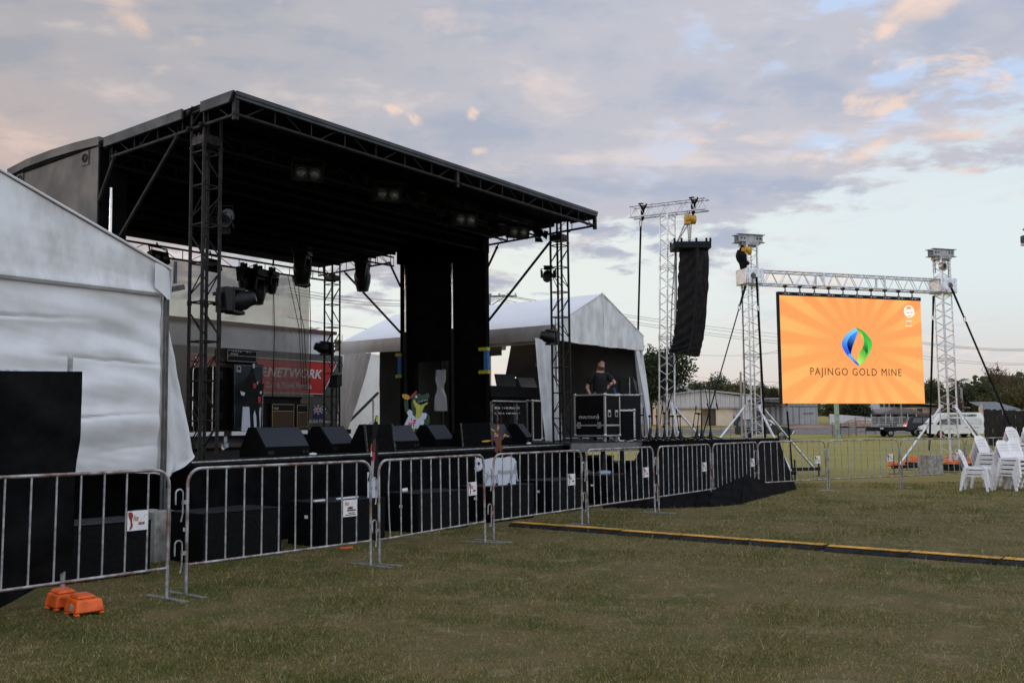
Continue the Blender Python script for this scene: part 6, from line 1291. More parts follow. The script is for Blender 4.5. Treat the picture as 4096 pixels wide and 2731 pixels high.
led_poly(bez((1082, 1140), (1090, 1080), (1110, 1040), (1130, 1020)) + bez((1130, 1020), (1160, 1030), (1170, 1060), (1165, 1080)) + bez((1165, 1085), (1150, 1120), (1130, 1150), (1103, 1171)), grad('logo_lime', (180, 240, 110), (90, 190, 60), (1100, 1150), (1160, 1060)), 'logo', 1, lg)
led_poly(bez((1140, 950), (1175, 970), (1180, 1040), (1166, 1078)) + bez((1166, 1078), (1150, 1040), (1130, 1035), (1128, 1020)) + [(1138, 985)], grad('logo_dark_green', (70, 180, 70), (20, 90, 60), (1150, 960), (1160, 1070)), 'logo', 2, lg)
led_poly(bez((1072, 852), (1100, 860), (1130, 900), (1136, 950)) + [(1110, 905), (1090, 876)], grad('logo_leaf', (40, 150, 40), (230, 240, 90), (1075, 855), (1130, 940)), 'logo', 2, lg)
c = Vector(scp(1080, 1228)); b = MB(); b.text('PAJINGO GOLD MINE', .305, (c.x, -.012, c.y), (1, 0, .0), (0, 0, 1), sp=1.2, depth=.004, bold=-.002); w0 = [v.x for v in b.v]; sc0 = (scp(1466, 1235)[0] - scp(693, 1220)[0]) / (max(w0) - min(w0)); cx0 = (max(w0) + min(w0)) / 2; tgt = (scp(1466, 1235)[0] + scp(693, 1220)[0]) / 2
b.v = [Vector((tgt + (v.x - cx0) * sc0, v.y, v.z)) for v in b.v]; b.build('lettering', emis('screen_brown_text', lin(98, 30, 14), .78), led, smooth=False)
wt = emis('screen_white', (1, 1, 1), .9); b = MB(); c = Vector(scp(1530, 718)); R0 = .175
b.add([(c.x + R0 * f_ * math.cos(t) , -.011, c.y + .01 + R0 * f_ * math.sin(t)) for t in np.linspace(0, 2 * PI, 32, endpoint=False) for f_ in (.86, 1.03)], [(2 * i, 2 * i + 1, (2 * i + 3) % 64, (2 * i + 2) % 64) for i in range(32)])
b.text('Rush', .17, (c.x - .03, -.014, c.y + .045), (1, 0, .04), (-.04, 0, 1), shear=.2, bold=.007); b.text('Festival', .115, (c.x + .005, -.014, c.y - .065), (1, 0, .06), (-.06, 0, 1), shear=.2, bold=.005)
b.build('festival_emblem', wt, led, smooth=False)
for y0, wd in ((797, .19), (838, .25)): b = MB(); q = Vector(scp(1528, y0)); b.box((q.x - wd / 2, -.013, q.y - .007), (q.x + wd / 2, -.011, q.y + .007)); b.build('caption_line', wt, led, smooth=False)
b = MB(); q = Vector(scp(1526, 818)); b.prism([(-.02, 0), (0, -.045), (.025, -.01), (.0, .04)], (q.x, -.013, q.y), (1, 0, 0), (0, 0, 1), (0, .002, 0)); b.build('small_emblem', emis('screen_small_emblem', lin(190, 150, 190), .78), led, smooth=False)
# guy straps of the screen towers
def strap(A, B, w0, lab, sleeve=.7):
    r = thing('guy_strap', lab, 'strap', loc=B); A, B = Vector(A), Vector(B); d = (B - A).normalized(); m_ = A + d * sleeve
    b = MB(); b.tube(A, m_, .036, 8, .026); b.build('sling_sleeve', M['strap'], r, world=True); b = MB(); b.bar(m_ + d * .14, B, w0, .012, (0, 1, 0)); b.build('webbing', M['strap'], r, world=True)
    b = MB(); b.path([m_ + d * .06 + Vector((.03 * math.cos(a), 0, .08 * math.sin(a))) for a in np.linspace(0, 2 * PI, 10, endpoint=False)], .012, 5, closed=True); b.build('shackle', M['galv'], r, world=True)
strap(LT + Vector((-.2, -.3, ZB - .3)), at(2810, 1742, 23.4), .03, 'thin black strap running from the left screen tower down to the wing platform', .75)
strap(LT + Vector((.1, -.36, ZB - .05)), Vector((6.85, 25.9, .3)), .06, 'dark strap hanging down the front of the left screen tower', .8)
strap(RTt + Vector((.1, -.36, ZB - .1)), at(4040, 1700, 27.2), .055, 'black strap slanting down from the right screen tower to the right', .95)
strap(RTt - bd_ * .35 + Vector((0, 0, ZB - .3)), at(3718, 1800, RTt.y - .4), .06, 'black strap running down beside the right screen tower to the concrete block', .6)
strap(at(3146, 1612, 26.9), at(3170, 1895, 26.3), .05, 'thin black strap hanging below the left corner of the screen', .1)
for (px, py), dims, yaw_, lb in (((3722, 1882), (.50, .42, .56), .35, 'grey concrete weight block between the barrier and the right screen tower'), ((3085, 1890), (.36, .36, .42), .3, 'small pale concrete block beside the foot of the left screen tower')):
    p = gp(px, py, 0); q = at(px, py, 27.2); block('concrete_block', (q.x, 27.2), yaw_, dims, lb)
random.seed(5)
for i, (px, py) in enumerate(((3590, 1852), (3640, 1852), (3665, 1848), (3668, 1832), (3790, 1852), (3800, 1835), (3822, 1855), (3850, 1845), (3855, 1830), (3880, 1850), (3890, 1832))):
    q = at(px, py, 33.0); fence_foot((q.x, 33.0 + .2 * (i % 3)), .2 * (i % 4), 'orange block foot in the loose row behind the right screen tower', 'orange feet behind the screen tower').location.z = (.0 if py > 1840 else .17)
# ---------------------------------------------------------------- stacked white chairs
def make_chair():
    r = thing('plastic_chair', 'white plastic chair', 'chair'); sh = .42
    b = MB()
    def seat(u, v):
        x = (u - .5) * (.40 + .04 * v); y = -.21 + .42 * v; return (x, y, sh + .012 * math.cos(v * PI) - .012 * math.cos((u - .5) * PI) + (.02 * (1 - v) ** 6) * -1)
    b.grid(seat, 12, 12)
    for sx in (-1, 1): b.grid(lambda u, v: (sx * (.2 + .02 * v * u + .01 * v), -.21 + .42 * u, sh - .0 - .045 * v), 8, 3); b.grid(lambda u, v: (sx * (.215 + .01 * u), -.2 + .40 * u, sh - .075 - .035 * v), 8, 2)
    b.grid(lambda u, v: ((u - .5) * .42, -.215 - .012 * v, sh - .008 - .05 * v), 8, 3); b.build('seat', M['plasticwhite'], r)
    def back(u, v):
        wv = .205 + .012 * math.sin(v * PI) - (.11 * max(0, (v - .72) / .28) ** 2.2); x = (u - .5) * 2 * wv; return (x, .20 + .11 * v + .05 * (1 - ((u - .5) * 2) ** 2) * math.sin(min(1, v * 1.2) * PI) * .6 + .03 * v * v, sh - .02 + .385 * v)
    b = MB()
    holes = lambda u, v: False
    b.grid(back, 18, 18); b.build('backrest', M['plasticwhite'], r)
    b = MB()
    for k in range(3):
        for c in (-.1, .0, .1):
            pts = [Vector(back(.5 + (c + .045 * math.cos(a)) / .42, .38 + .16 * k + .06 * math.sin(a))) + Vector((0, -.006, 0)) for a in np.linspace(.25, PI - .25, 7)]; b.path(pts, .0035, 4)
    b.build('back_slot', mat('slot_edge', (.62, .58, .56), .5, 0, .05, 5) if 'slot_edge' not in bpy.data.materials else bpy.data.materials['slot_edge'], r)
    for sx, sy in ((-1, -1), (1, -1), (-1, 1), (1, 1)):
        b = MB(); x0, y0 = sx * .205, sy * .20; x1, y1 = sx * .245, sy * .24 + (.03 if sy > 0 else -.02); a = .034
        b.hexa([(x1 - a * .8, y1 - a * .7, 0), (x1 + a * .8, y1 - a * .7, 0), (x1 + a * .8, y1 + a * .7, 0), (x1 - a * .8, y1 + a * .7, 0), (x0 - a, y0 - a, sh - .01), (x0 + a, y0 - a, sh - .01), (x0 + a, y0 + a, sh - .01), (x0 - a, y0 + a, sh - .01)])
        b.hexa([(x0 - a * .9, y0 - a, sh - .16), (x0 + a * .9, y0 - a, sh - .16), (x0 + a * .9, y0 + a, sh - .16), (x0 - a * .9, y0 + a, sh - .16), (x0 - a - sx * .05, y0 - a - sy * .05, sh - .03), (x0 + a - sx * .05, y0 - a - sy * .05, sh - .03), (x0 + a - sx * .05, y0 + a - sy * .05, sh - .03), (x0 - a - sx * .05, y0 + a - sy * .05, sh - .03)])
        b.build('leg', M['plasticwhite'], r, bev=.008)
    return r
ch0 = make_chair(); first = True
stk = [(3905, 1942, 20.6, 2, .95, 'in the low front pair'), (3957, 1935, 21.3, 5, .55, 'in the stack of five beside the low pair'), (4070, 1925, 22.0, 7, .5, 'in the tall rear stack before the black hoarding'), (4052, 1950, 20.7, 4, .45, 'in the front stack of four'), (4095, 1948, 20.9, 4, .45, 'in the stack of four cut by the picture edge'), (4140, 1925, 22.1, 7, .5, 'in the farthest tall stack at the picture edge')]
lev = {2: ['lower', 'upper']}
for px, py, Y, n, yaw_, lb in stk:
    q = at(px, py, Y); names = {2: ['lower', 'upper'], 4: ['lowest', 'second lowest', 'second highest', 'top'], 5: ['lowest', 'second lowest', 'middle', 'second highest', 'top'], 7: ['lowest', 'second lowest', 'third lowest', 'middle', 'third highest', 'second highest', 'top']}[n]
    for k in range(n):
        mx = Matrix.Translation((q.x, q.y, .095 * k)) @ Matrix.Rotation(yaw_, 4, 'Z') @ Matrix.Translation((0, -.035 * k, 0)); lab = 'white plastic chair, ' + names[k] + ' ' + lb
        if first: ch0.matrix_world = mx; MW[ch0.name] = mx; ch0['label'] = lab; ch0['group'] = 'stacked white chairs'; first = False
        else: dup(ch0, mx, lab, 'stacked white chairs')
# ---------------------------------------------------------------- rental truck behind the stage
tk = thing('rental_truck', 'box truck with white upper body and red rental sign behind the stage mesh', 'truck', mx=SMX(3.6, 9.6, -1.05))
M['truckgrey'] = mat('dark_grey_truck_panel', (.10, .095, .09), .5, 0, .1, 2); M['maroon'] = mat('maroon_roof_edge', (.13, .03, .025), .5, 0, .2, 6)
t_ = lambda px, py: tuple(sl(px, py, 1, 9.6) - Vector((3.6, 9.6, -1.05)))
zT, zU, zS = t_(1247, 1318)[2], t_(1250, 1415)[2], t_(1345, 1450)[2]; xE = t_(1335, 1400)[0]; xR = t_(1343, 1325)[0]
b = MB(); b.box((-.2, .02, zU), (xE, 2.4, zT - .08)); b.build('upper_body', M['white'], tk); b = MB(); b.box((-.25, -.05, zT - .09), (xR, 2.5, zT)); b.build('roof_edge', M['maroon'], tk)
b = MB(); b.box((-.2, .0, .9), (xE + .35, 2.4, zU)); b.build('lower_body', M['truckgrey'], tk); b = MB(); b.box((-.1, .4, .55), (xE + .2, 2.0, .9)); b.build('chassis', M['black'], tk)
for x in (.9, 2.0, 6.6): b = MB(); b.tube((x, .05, .5), (x, .4, .5), .5, 18); b.build('wheel', M['rubber'], tk)
sgn = [t_(940, 1462), t_(1345, 1450), t_(1290, 1562), t_(940, 1568)]; zt_, zb_ = sgn[1][2], sgn[3][2] + .0
b = MB(); b.prism([(3.2, zb_), (sgn[2][0], zb_), (sgn[1][0], zt_), (3.2, zt_)], (0, -.022, 0), (1, 0, 0), (0, 0, 1), (0, .02, 0)); sg_ = b.build('sign_panel', M['red'], tk)
b = MB(); b.bar((3.2, -.025, zt_), (sgn[1][0], -.025, zt_), .02, .03, (0, 1, 0)); b.bar((3.2, -.025, zb_), (sgn[2][0], -.025, zb_), .02, .03, (0, 1, 0)); b.bar((sgn[1][0], -.025, zt_), (sgn[2][0], -.025, zb_), .02, .03, (0, 1, 0))
hS = zt_ - zb_
a, c = t_(1067, 1490), t_(1285, 1486)
b = MB(); b.bar((3.2, -.025, zt_), (sgn[1][0], -.025, zt_), .02, .03, (0, 1, 0)); b.bar((3.2, -.025, zb_), (sgn[2][0], -.025, zb_), .02, .03, (0, 1, 0)); b.bar((sgn[1][0], -.025, zt_), (sgn[2][0], -.025, zb_), .02, .03, (0, 1, 0))
xN, xK = t_(1067, 1490)[0], t_(1288, 1486)[0]; zN = t_(1180, 1492)[2]; hN = t_(1180, 1474)[2] - t_(1180, 1512)[2]
fit_text('NETWORK', xN, xK, zN, -.026, hN, b, shear=.25, bold=.025)
for k in range(3): b.box((xN - .32, -.03, zN - hN / 2 + k * hN * .38), (xN - .03, -.024, zN - hN / 2 + k * hN * .38 + hN * .16))
xa, xb = t_(1062, 1540)[0], t_(1243, 1535)[0]; fit_text('Car & Truck Rentals', xa, xb, t_(1150, 1541)[2], -.026, hN * .62, b)
xa, xb = t_(1052, 1572)[0], t_(1252, 1570)[0]; fit_text('www.networkrentals.com.au', xa, xb, t_(1150, 1574)[2], -.008, hN * .48, b)
b.build('lettering', M['signwhite'], tk)
fl = [t_(1252, 1625), t_(1290, 1670)]; b = MB(); b.box((fl[0][0], -.012, fl[1][2]), (fl[1][0], -.002, fl[0][2])); f_ = b.build('flag_panel', mat('flag_blue', (.01, .02, .16), .5, 0, .05, 3), tk)
b = MB(); xm, zm = fl[0][0] + .18, (fl[0][2] + fl[1][2]) / 2 + .06
b.box((xm - .16, -.018, zm - .012), (xm + .16, -.013, zm + .012)); b.box((xm - .012, -.018, zm - .12), (xm + .012, -.013, zm + .12)); b.build('flag_cross', M['red'], f_)
b = MB(); b.box((xm - .17, -.0145, zm - .03), (xm + .17, -.0125, zm + .03)); b.box((xm - .03, -.0145, zm - .13), (xm + .03, -.0125, zm + .13)); b.bar((xm - .16, -.014, zm - .1), (xm + .16, -.014, zm + .1), .002, .02); b.bar((xm - .16, -.014, zm + .1), (xm + .16, -.014, zm - .1), .002, .02)
for dx, dz in ((.27, .02), (.3, -.08), (.22, -.12)): b.ball((xm + dx, -.013, zm + dz), .018, 6, (1, .2, 1))
fit_text('AUSTRALIAN OWNED', fl[0][0] - .5, fl[1][0] + .3, fl[1][2] - .1, -.01, .09, b); b.build('flag_mark', M['signwhite'], f_)
# ---------------------------------------------------------------- trees
def leaf_mat(name, c0, c1):
    m = bpy.data.materials.new(name); m.use_nodes = True; T = NT(m.node_tree); b = T.n('ShaderNodeBsdfPrincipled'); o = T.n('ShaderNodeOutputMaterial')
    av = T.n('ShaderNodeAttribute'); av.attribute_name = 'tint'; c = T.mix(av.outputs['Fac'], c0, c1); T.l(c, b.inputs['Base Color']); b.inputs['Roughness'].default_value = .6; b.inputs['Specular IOR Level'].default_value = .25
    tr = T.n('ShaderNodeBsdfTranslucent'); T.l(c, tr.inputs[0]); mx = T.n('ShaderNodeMixShader'); mx.inputs[0].default_value = .25; T.l(b.outputs[0], mx.inputs[1]); T.l(tr.outputs[0], mx.inputs[2]); T.l(mx.outputs[0], o.inputs[0]); return m
M['leafdark'] = leaf_mat('dark_leaves', (.02, .03, .012), (.05, .062, .022)); M['leafmid'] = leaf_mat('mid_green_leaves', (.035, .048, .014), (.085, .095, .03)); M['leafwarm'] = leaf_mat('warm_olive_leaves', (.06, .06, .018), (.14, .115, .035)); M['leafdry'] = leaf_mat('dry_brown_leaves', (.09, .06, .035), (.16, .11, .065))
def crown_mesh(r, name, c, rad, sc, n, ls, m, seed, gaps=.35, lob=7):
    g_ = np.random.default_rng(seed); c = np.array(c, float)
    L = g_.standard_normal((lob, 3)); L /= np.linalg.norm(L, axis=1)[:, None]; L[:, 2] = np.abs(L[:, 2]) * .9 - .15
    cen = L * rad * .55 * np.array(sc); lr = rad * (.38 + .25 * g_.random(lob)); k = g_.integers(0, lob, n)
    d = g_.standard_normal((n, 3)); d /= np.linalg.norm(d, axis=1)[:, None]; rr = lr[k] * (.35 + .65 * g_.random(n) ** .45)
    cl = g_.integers(0, 40, n); off = g_.standard_normal((40, 3)) * rad * .10
    p = cen[k] + d * rr[:, None] * np.array(sc) + off[cl]
    keep = np.sin(p[:, 0] * 3.1 / rad * 2 + seed) * np.sin(p[:, 2] * 4.3 / rad * 2) * np.sin(p[:, 1] * 3.7 / rad * 2 + 1) > -gaps; p = p[keep]; d = d[keep]; k = k[keep]; n = len(p)
    u = g_.standard_normal((n, 3)); u /= np.linalg.norm(u, axis=1)[:, None]; v = np.cross(u, d + .5 * g_.standard_normal((n, 3))); v /= np.linalg.norm(v, axis=1)[:, None] + 1e-6
    s = ls * (.6 + .8 * g_.random(n))[:, None]; q = np.stack([p - u * s, p + v * s * .5, p + u * s, p - v * s * .5], 1) + c
    me = bpy.data.meshes.new(name); me.vertices.add(4 * n); me.vertices.foreach_set('co', q.astype(np.float32).ravel()); me.loops.add(4 * n); me.loops.foreach_set('vertex_index', np.arange(4 * n, dtype=np.int32)); me.polygons.add(n); me.polygons.foreach_set('loop_start', np.arange(0, 4 * n, 4, dtype=np.int32)); me.update(calc_edges=True)
    t = np.clip(.45 + .25 * g_.standard_normal(lob)[k] + .2 * g_.standard_normal(n), 0, 1); a = me.attributes.new('tint', 'FLOAT', 'POINT'); a.data.foreach_set('value', np.repeat(t, 4).astype(np.float32)); me.materials.append(m)
    o = bpy.data.objects.new(name, me); COL.objects.link(o); o.parent = r; MW[o.name] = MW[r.name]; return o
def tree(px, ytop, ybot, wpx, Y, m, lab, seed, n=2600, kind='tree', base=None, gaps=.35, group=None, bare=False):
    c = at(px, (ytop + ybot) / 2, Y); zt = at(px, ytop, Y).z; z0 = gh(Y); rad = wpx / 2 * Y / F; hh = zt - z0
    r = thing(kind, lab, 'tree', loc=(c.x, Y, z0 - .1), group=group); g_ = random.Random(seed)
    zc = max(hh - rad * .8, hh * .55); ch = (hh - zc) if not bare else hh * .4
    b = MB(); top = Vector((g_.uniform(-.3, .3), g_.uniform(-.3, .3), zc)); b.path([(0, 0, 0), (.1, 0, zc * .4), top], [hh * .03 + .06, hh * .022 + .05, .06], 8)
    for k in range(7 if not bare else 16):
        a = g_.uniform(0, 2 * PI); e = top + Vector((math.cos(a) * rad * .8, math.sin(a) * rad * .8, ch * g_.uniform(.05, .95))); s_ = Vector((0, 0, zc * g_.uniform(.4, .9))); mid = s_.lerp(e, .5) + Vector((0, 0, ch * .15)); b.path([s_, mid, e], [.1, .06, .02], 5)
        if bare:
            for _ in range(4): f_ = mid.lerp(e, g_.random()); b.path([f_, f_ + Vector((g_.uniform(-1, 1), g_.uniform(-1, 1), g_.uniform(.2, 1))) * rad * .35], [.035, .012], 4)
    b.build('trunk', M['bark'], r)
    crown_mesh(r, 'crown', (0, 0, max(zc, hh - rad * .95)), rad * 1.05, (1, .9, min(1.2, (hh * .62) / rad)), int(n * 2.4), rad * .036 + .06, m, seed, gaps); return r
def palm(px, ytop, Y, fpx, lab, seed, fr=22):
    c = at(px, ytop, Y); z0 = gh(Y); r = thing('palm_tree', lab, 'tree', loc=(c.x, Y, z0 - .1)); L = fpx * Y / F; h = c.z - z0 - L * .35; g_ = random.Random(seed)
    b = MB(); b.path([(0, 0, 0), (.15, 0, h * .5), (0, 0, h)], [.22, .17, .14], 8); b.build('trunk', M['bark'], r)
    b = MB()
    for k in range(fr):
        a = 2 * PI * k / fr + g_.uniform(-.2, .2); el = g_.uniform(-.3, 1.1); pts = []
        for j in range(6): t = j / 5; rr = L * t * math.cos(el * (1 - t * .4)); pts.append(Vector((math.cos(a) * rr, math.sin(a) * rr, h + L * (math.sin(el) * t - .65 * t * t))))
        for j in range(5):
            d = (pts[j + 1] - pts[j]).normalized(); s_ = d.cross(Vector((0, 0, 1))); s_ = s_.normalized() if s_.length > .01 else Vector((1, 0, 0)); w_ = L * .17 * (1 - abs(j - 2) * .25)
            for q in range(4):
                p = pts[j].lerp(pts[j + 1], q / 4)
                for sg in (-1, 1): e = p + s_ * sg * w_ + d * w_ * .5 - Vector((0, 0, w_ * .55)); b.add([p, p + d * L * .03, e], [(0, 1, 2)])
    o = b.build('crown', mat('palm_leaf_%d' % seed, (.035, .045, .018), .6, 0, .2, 4), r, smooth=False); return r
tree(2665, 1418, 1640, 250, 112, M['leafdark'], 'very large dark tree towering over the shed behind the steel truss tower', 31, 6500)
tree(2600, 1470, 1640, 170, 118, M['leafdark'], 'dark tree at the edge of the white tent curtain', 32, 3000)
tree(2780, 1535, 1600, 110, 150, M['leafmid'], 'round mid green tree above the left slope of the shed roof', 33, 2600)
tree(2870, 1520, 1600, 160, 155, M['leafmid'], 'broad green tree above the shed ridge', 34, 3600)
tree(2960, 1537, 1600, 130, 150, M['leafwarm'], 'olive brown tree behind the grey timber pole', 35, 2800)
tree(3040, 1548, 1610, 90, 160, M['leafmid'], 'small green tree left of the screen edge', 36, 1800)
tree(3085, 1552, 1612, 70, 165, M['leafmid'], 'small tree just before the left edge of the screen', 37, 1500)
tree(3420, 1600, 1690, 130, 118, M['leafdark'], 'dark tree under the lit screen beside the green post', 38, 2600)
tree(3330, 1610, 1690, 80, 122, M['leafwarm'], 'pale scrubby tree under the left part of the lit screen', 39, 1500, gaps=.1)
tree(3725, 1530, 1640, 110, 140, M['leafmid'], 'green tree between the screen and the right screen tower', 40, 2400)
palm(3828, 1505, 128, 62, 'dark palm tree rising behind the right screen tower', 41, 30)
tree(3880, 1540, 1660, 140, 135, M['leafdark'], 'dark tree right of the palm', 42, 3000)
tree(3985, 1482, 1640, 120, 150, M['leafdry'], 'tall bare crowned tree with thin brown leaves', 43, 1500, gaps=-.02, bare=True)
tree(4055, 1500, 1640, 90, 155, M['leafdry'], 'second thin brown leaved tree, shorter, near the picture edge', 44, 1200, gaps=-.02, bare=True)
tree(3950, 1545, 1670, 150, 132, M['leafmid'], 'dense green tree under the tall bare crowned tree', 45, 3000)
tree(4040, 1550, 1670, 170, 128, M['leafwarm'], 'wide olive tree behind the blue roofed house', 46, 3400)
tree(4130, 1545, 1670, 150, 130, M['leafmid'], 'green tree at the right end of the tree line', 47, 2600)
tree(3800, 1590, 1660, 100, 120, M['leafdry'], 'brown leaved low tree behind the white van', 48, 1600)
tree(3930, 1590, 1660, 70, 116, M['leafwarm'], 'small yellowish tree beside the blue roofed house', 49, 1400)
palm(1258, 1298, 45, 36, 'small palm peeping over the rental truck roof', 50); palm(1352, 1345, 40, 26, 'small palm at the end of the rental truck', 51)
tree(1362, 1398, 1440, 60, 38, M['leafdark'], 'small dark bush tree between the rental truck and the marquee', 52, 1200)
def far_wood():
    r = MB(); g_ = np.random.default_rng(9); n = 26000; x = g_.uniform(-160, 200, n); y = 205 + 14 * g_.random(n); hgt = 6.5 + 2.2 * np.sin(x * .07) + 1.6 * np.sin(x * .23 + 1) + 1.0 * np.sin(x * .61); z = 2.2 + g_.random(n) ** .6 * hgt
    s = .5 + .4 * g_.random(n); a = g_.random(n) * PI; q = np.stack([np.stack([x - np.cos(a) * s, y - np.sin(a) * s * .4, z], 1), np.stack([x, y, z - s * .5], 1), np.stack([x + np.cos(a) * s, y + np.sin(a) * s * .4, z + .2 * s], 1), np.stack([x, y, z + s * .6], 1)], 1)
    me = bpy.data.meshes.new('woodland'); me.vertices.add(4 * n); me.vertices.foreach_set('co', q.astype(np.float32).ravel()); me.loops.add(4 * n); me.loops.foreach_set('vertex_index', np.arange(4 * n, dtype=np.int32)); me.polygons.add(n); me.polygons.foreach_set('loop_start', np.arange(0, 4 * n, 4, dtype=np.int32)); me.update(calc_edges=True)
    at2 = me.attributes.new('tint', 'FLOAT', 'POINT'); at2.data.foreach_set('value', np.repeat(np.clip(.4 + .3 * np.sin(x * .3) + .2 * g_.standard_normal(n), 0, 1), 4).astype(np.float32)); me.materials.append(M['leafmid']); o = bpy.data.objects.new('woodland', me); COL.objects.link(o); tag(o, 'distant line of bushland trees along the horizon', 'woodland', kind='stuff')
far_wood()
# ---------------------------------------------------------------- sheds and houses
def corr(name, col, period, var=.08):
    m = bpy.data.materials.new(name); m.use_nodes = True; T = NT(m.node_tree); b = T.n('ShaderNodeBsdfPrincipled'); o = T.n('ShaderNodeOutputMaterial'); T.l(b.outputs[0], o.inputs[0]); tc = T.n('ShaderNodeTexCoord'); sx = T.n('ShaderNodeSeparateXYZ'); T.l(tc.outputs['Object'], sx.inputs[0])
    w_ = T.m('SINE', T.m('MULTIPLY', T.m('ADD', sx.outputs[0], sx.outputs[1]), 2 * PI / period)); nz = T.rng(T.noise(tc.outputs['Object'], .6, 5, .6), .3, .7); T.l(T.mix(nz, tuple(c * (1 - 2 * var) for c in col), col), b.inputs['Base Color']); b.inputs['Roughness'].default_value = .5; b.inputs['Metallic'].default_value = .1
    bp = T.n('ShaderNodeBump'); bp.inputs['Strength'].default_value = 1; bp.inputs['Distance'].default_value = .08; T.l(w_, bp.inputs['Height']); T.l(bp.outputs[0], b.inputs['Normal']); return m
M['whitecorr'] = corr('white_corrugated_sheet', (.72, .68, .66), .55); M['greycorr'] = corr('grey_corrugated_sheet', (.42, .42, .43), .7); M['roofcorr'] = corr('pale_roof_sheet', (.5, .51, .52), .5)
M['brick'] = mat('cream_painted_brick', (.72, .58, .44), .8, 0, .05, 2, .2, 8); M['doorbrown'] = mat('brown_doorway', (.10, .065, .04), .7, 0, .1, 3); M['creamwall'] = mat('cream_wall', (.62, .5, .36), .7, 0, .05, 2); M['housewhite'] = mat('white_weatherboard', (.6, .6, .6), .6, 0, .06, 2); M['bluegreyroof'] = corr('blue_grey_roof', (.2, .22, .25), .4); M['darkgreen'] = mat('dark_green_panel', (.02, .05, .035), .6, 0, .1, 2)
YS = 112.0
def X(px, Y=YS): return at(px, 1690, Y).x
def Z(py, px=2900, Y=YS): return at(px, py, Y).z
def bxp(mb, pa, pb, ya, yb, Y=YS, d0=0.0, d1=.1, ref=None):  # box from picture extents at distance Y, from Y+d0 to Y+d1
    r_ = ref or (pa + pb) / 2; return mb.box((X(pa, Y), Y + d0, Z(yb, r_, Y)), (X(pb, Y), Y + d1, Z(ya, r_, Y)))
sd_ = thing('shed', 'long white corrugated shed with cream brick base and low gable roof', 'shed', loc=(X(2800), YS, gh(YS)))
b = MB(); z0, zA = Z(1628, 2800), Z(1563, 2815); xl, xm, xr = X(2660), X(2815), X(2968)
b.prism([(xl, z0), (xr, z0), (xr, Z(1585, 2968)), (xm, zA), (xl, Z(1584, 2690))], (0, YS, 0), (1, 0, 0), (0, 0, 1), (0, 16, 0)); b.build('upper_wall', M['whitecorr'], sd_, world=True)
b = MB(); b.box((X(2968), YS - .5, gh(YS) - .3), (X(3000), YS + 16, Z(1583, 2985))); b.build('side_wall', M['whitecorr'], sd_, world=True)
b = MB(); b.box((xl, YS + .12, gh(YS) - .4), (X(2810), YS + 15, z0)); b.box((X(2866), YS + .12, gh(YS) - .4), (X(2934), YS + 15, z0)); b.box((X(2810), YS + 1.6, gh(YS) - .4), (X(2866), YS + 15, z0)); b.build('brick_wall', M['brick'], sd_, world=True)
b = MB(); b.box((X(2846), YS + .4, gh(YS)), (X(2866), YS + 1.59, Z(1632, 2850))); b.build('door', M['doorbrown'], sd_, world=True); b = MB(); b.box((X(2934), YS + .2, gh(YS) - .2), (X(2968), YS + .4, Z(1664, 2950))); b.build('green_panel', M['darkgreen'], sd_, world=True)
b = MB(); b.box((X(2934), YS + .3, Z(1664, 2950)), (X(2968), YS + .5, z0)); b.build('infill_panel', M['whitecorr'], sd_, world=True)
b = MB(); b.bar((xl, YS - .1, z0 - .08), (X(2970), YS - .1, z0 - .08), .25, .2); b.build('eave_beam', M['greycorr'], sd_, world=True)
b = MB(); o_ = .18
b.hexa([(xl - .3, YS - .4, Z(1584, 2690)), (xm, YS - .4, zA), (xm, YS + 17, zA), (xl - .3, YS + 17, Z(1584, 2690)), (xl - .3, YS - .4, Z(1584, 2690) + o_), (xm, YS - .4, zA + o_), (xm, YS + 17, zA + o_), (xl - .3, YS + 17, Z(1584, 2690) + o_)])
b.hexa([(xm, YS - .4, zA), (X(3001), YS - .4, Z(1583, 2990)), (X(3001), YS + 17, Z(1583, 2990)), (xm, YS + 17, zA), (xm, YS - .4, zA + o_), (X(3001), YS - .4, Z(1583, 2990) + o_), (X(3001), YS + 17, Z(1583, 2990) + o_), (xm, YS + 17, zA + o_)]); b.build('roof', M['roofcorr'], sd_, world=True)
b = MB(); Q = at(2712, 1540, YS + 8); b.box((Q.x - .55, Q.y, Q.z - .5), (Q.x + .55, Q.y + 1, Q.z + .45)); b.box((Q.x + .6, Q.y, Q.z - .5), (Q.x + 1.2, Q.y + .6, Q.z - .25)); b.build('roof_cooler', M['housewhite'], sd_, world=True)
rs2 = thing('shed', 'older shed with rusty sloping roof behind the white gabled shed', 'shed', loc=(X(2700, 122), 122, gh(122)))
b = MB(); b.prism([(X(2560, 122), gh(122) - .3), (X(2770, 122), gh(122) - .3), (X(2770, 122), Z(1572, 2770, 122)), (X(2700, 122), Z(1547, 2700, 122)), (X(2560, 122), Z(1556, 2600, 122))], (0, 122, 0), (1, 0, 0), (0, 0, 1), (0, 9, 0)); b.build('wall', mat('rust_streaked_wall', (.5, .42, .36), .7, 0, .1, .6, col2=(.3, .15, .05)), rs2, world=True)
b = MB(); b.bar((X(2695, 122), 121.6, Z(1544, 2700, 122)), (X(2790, 122), 121.6, Z(1572, 2780, 122)), 1.2, .25); b.bar((X(2560, 122), 121.6, Z(1554, 2600, 122)), (X(2700, 122), 121.6, Z(1545, 2700, 122)), 1.2, .25); b.build('roof', M['roofcorr'], rs2, world=True)
s3 = thing('shed', 'grey corrugated shed with roller doors under the left of the lit screen', 'shed', loc=(X(3160), YS + 4, gh(YS)))
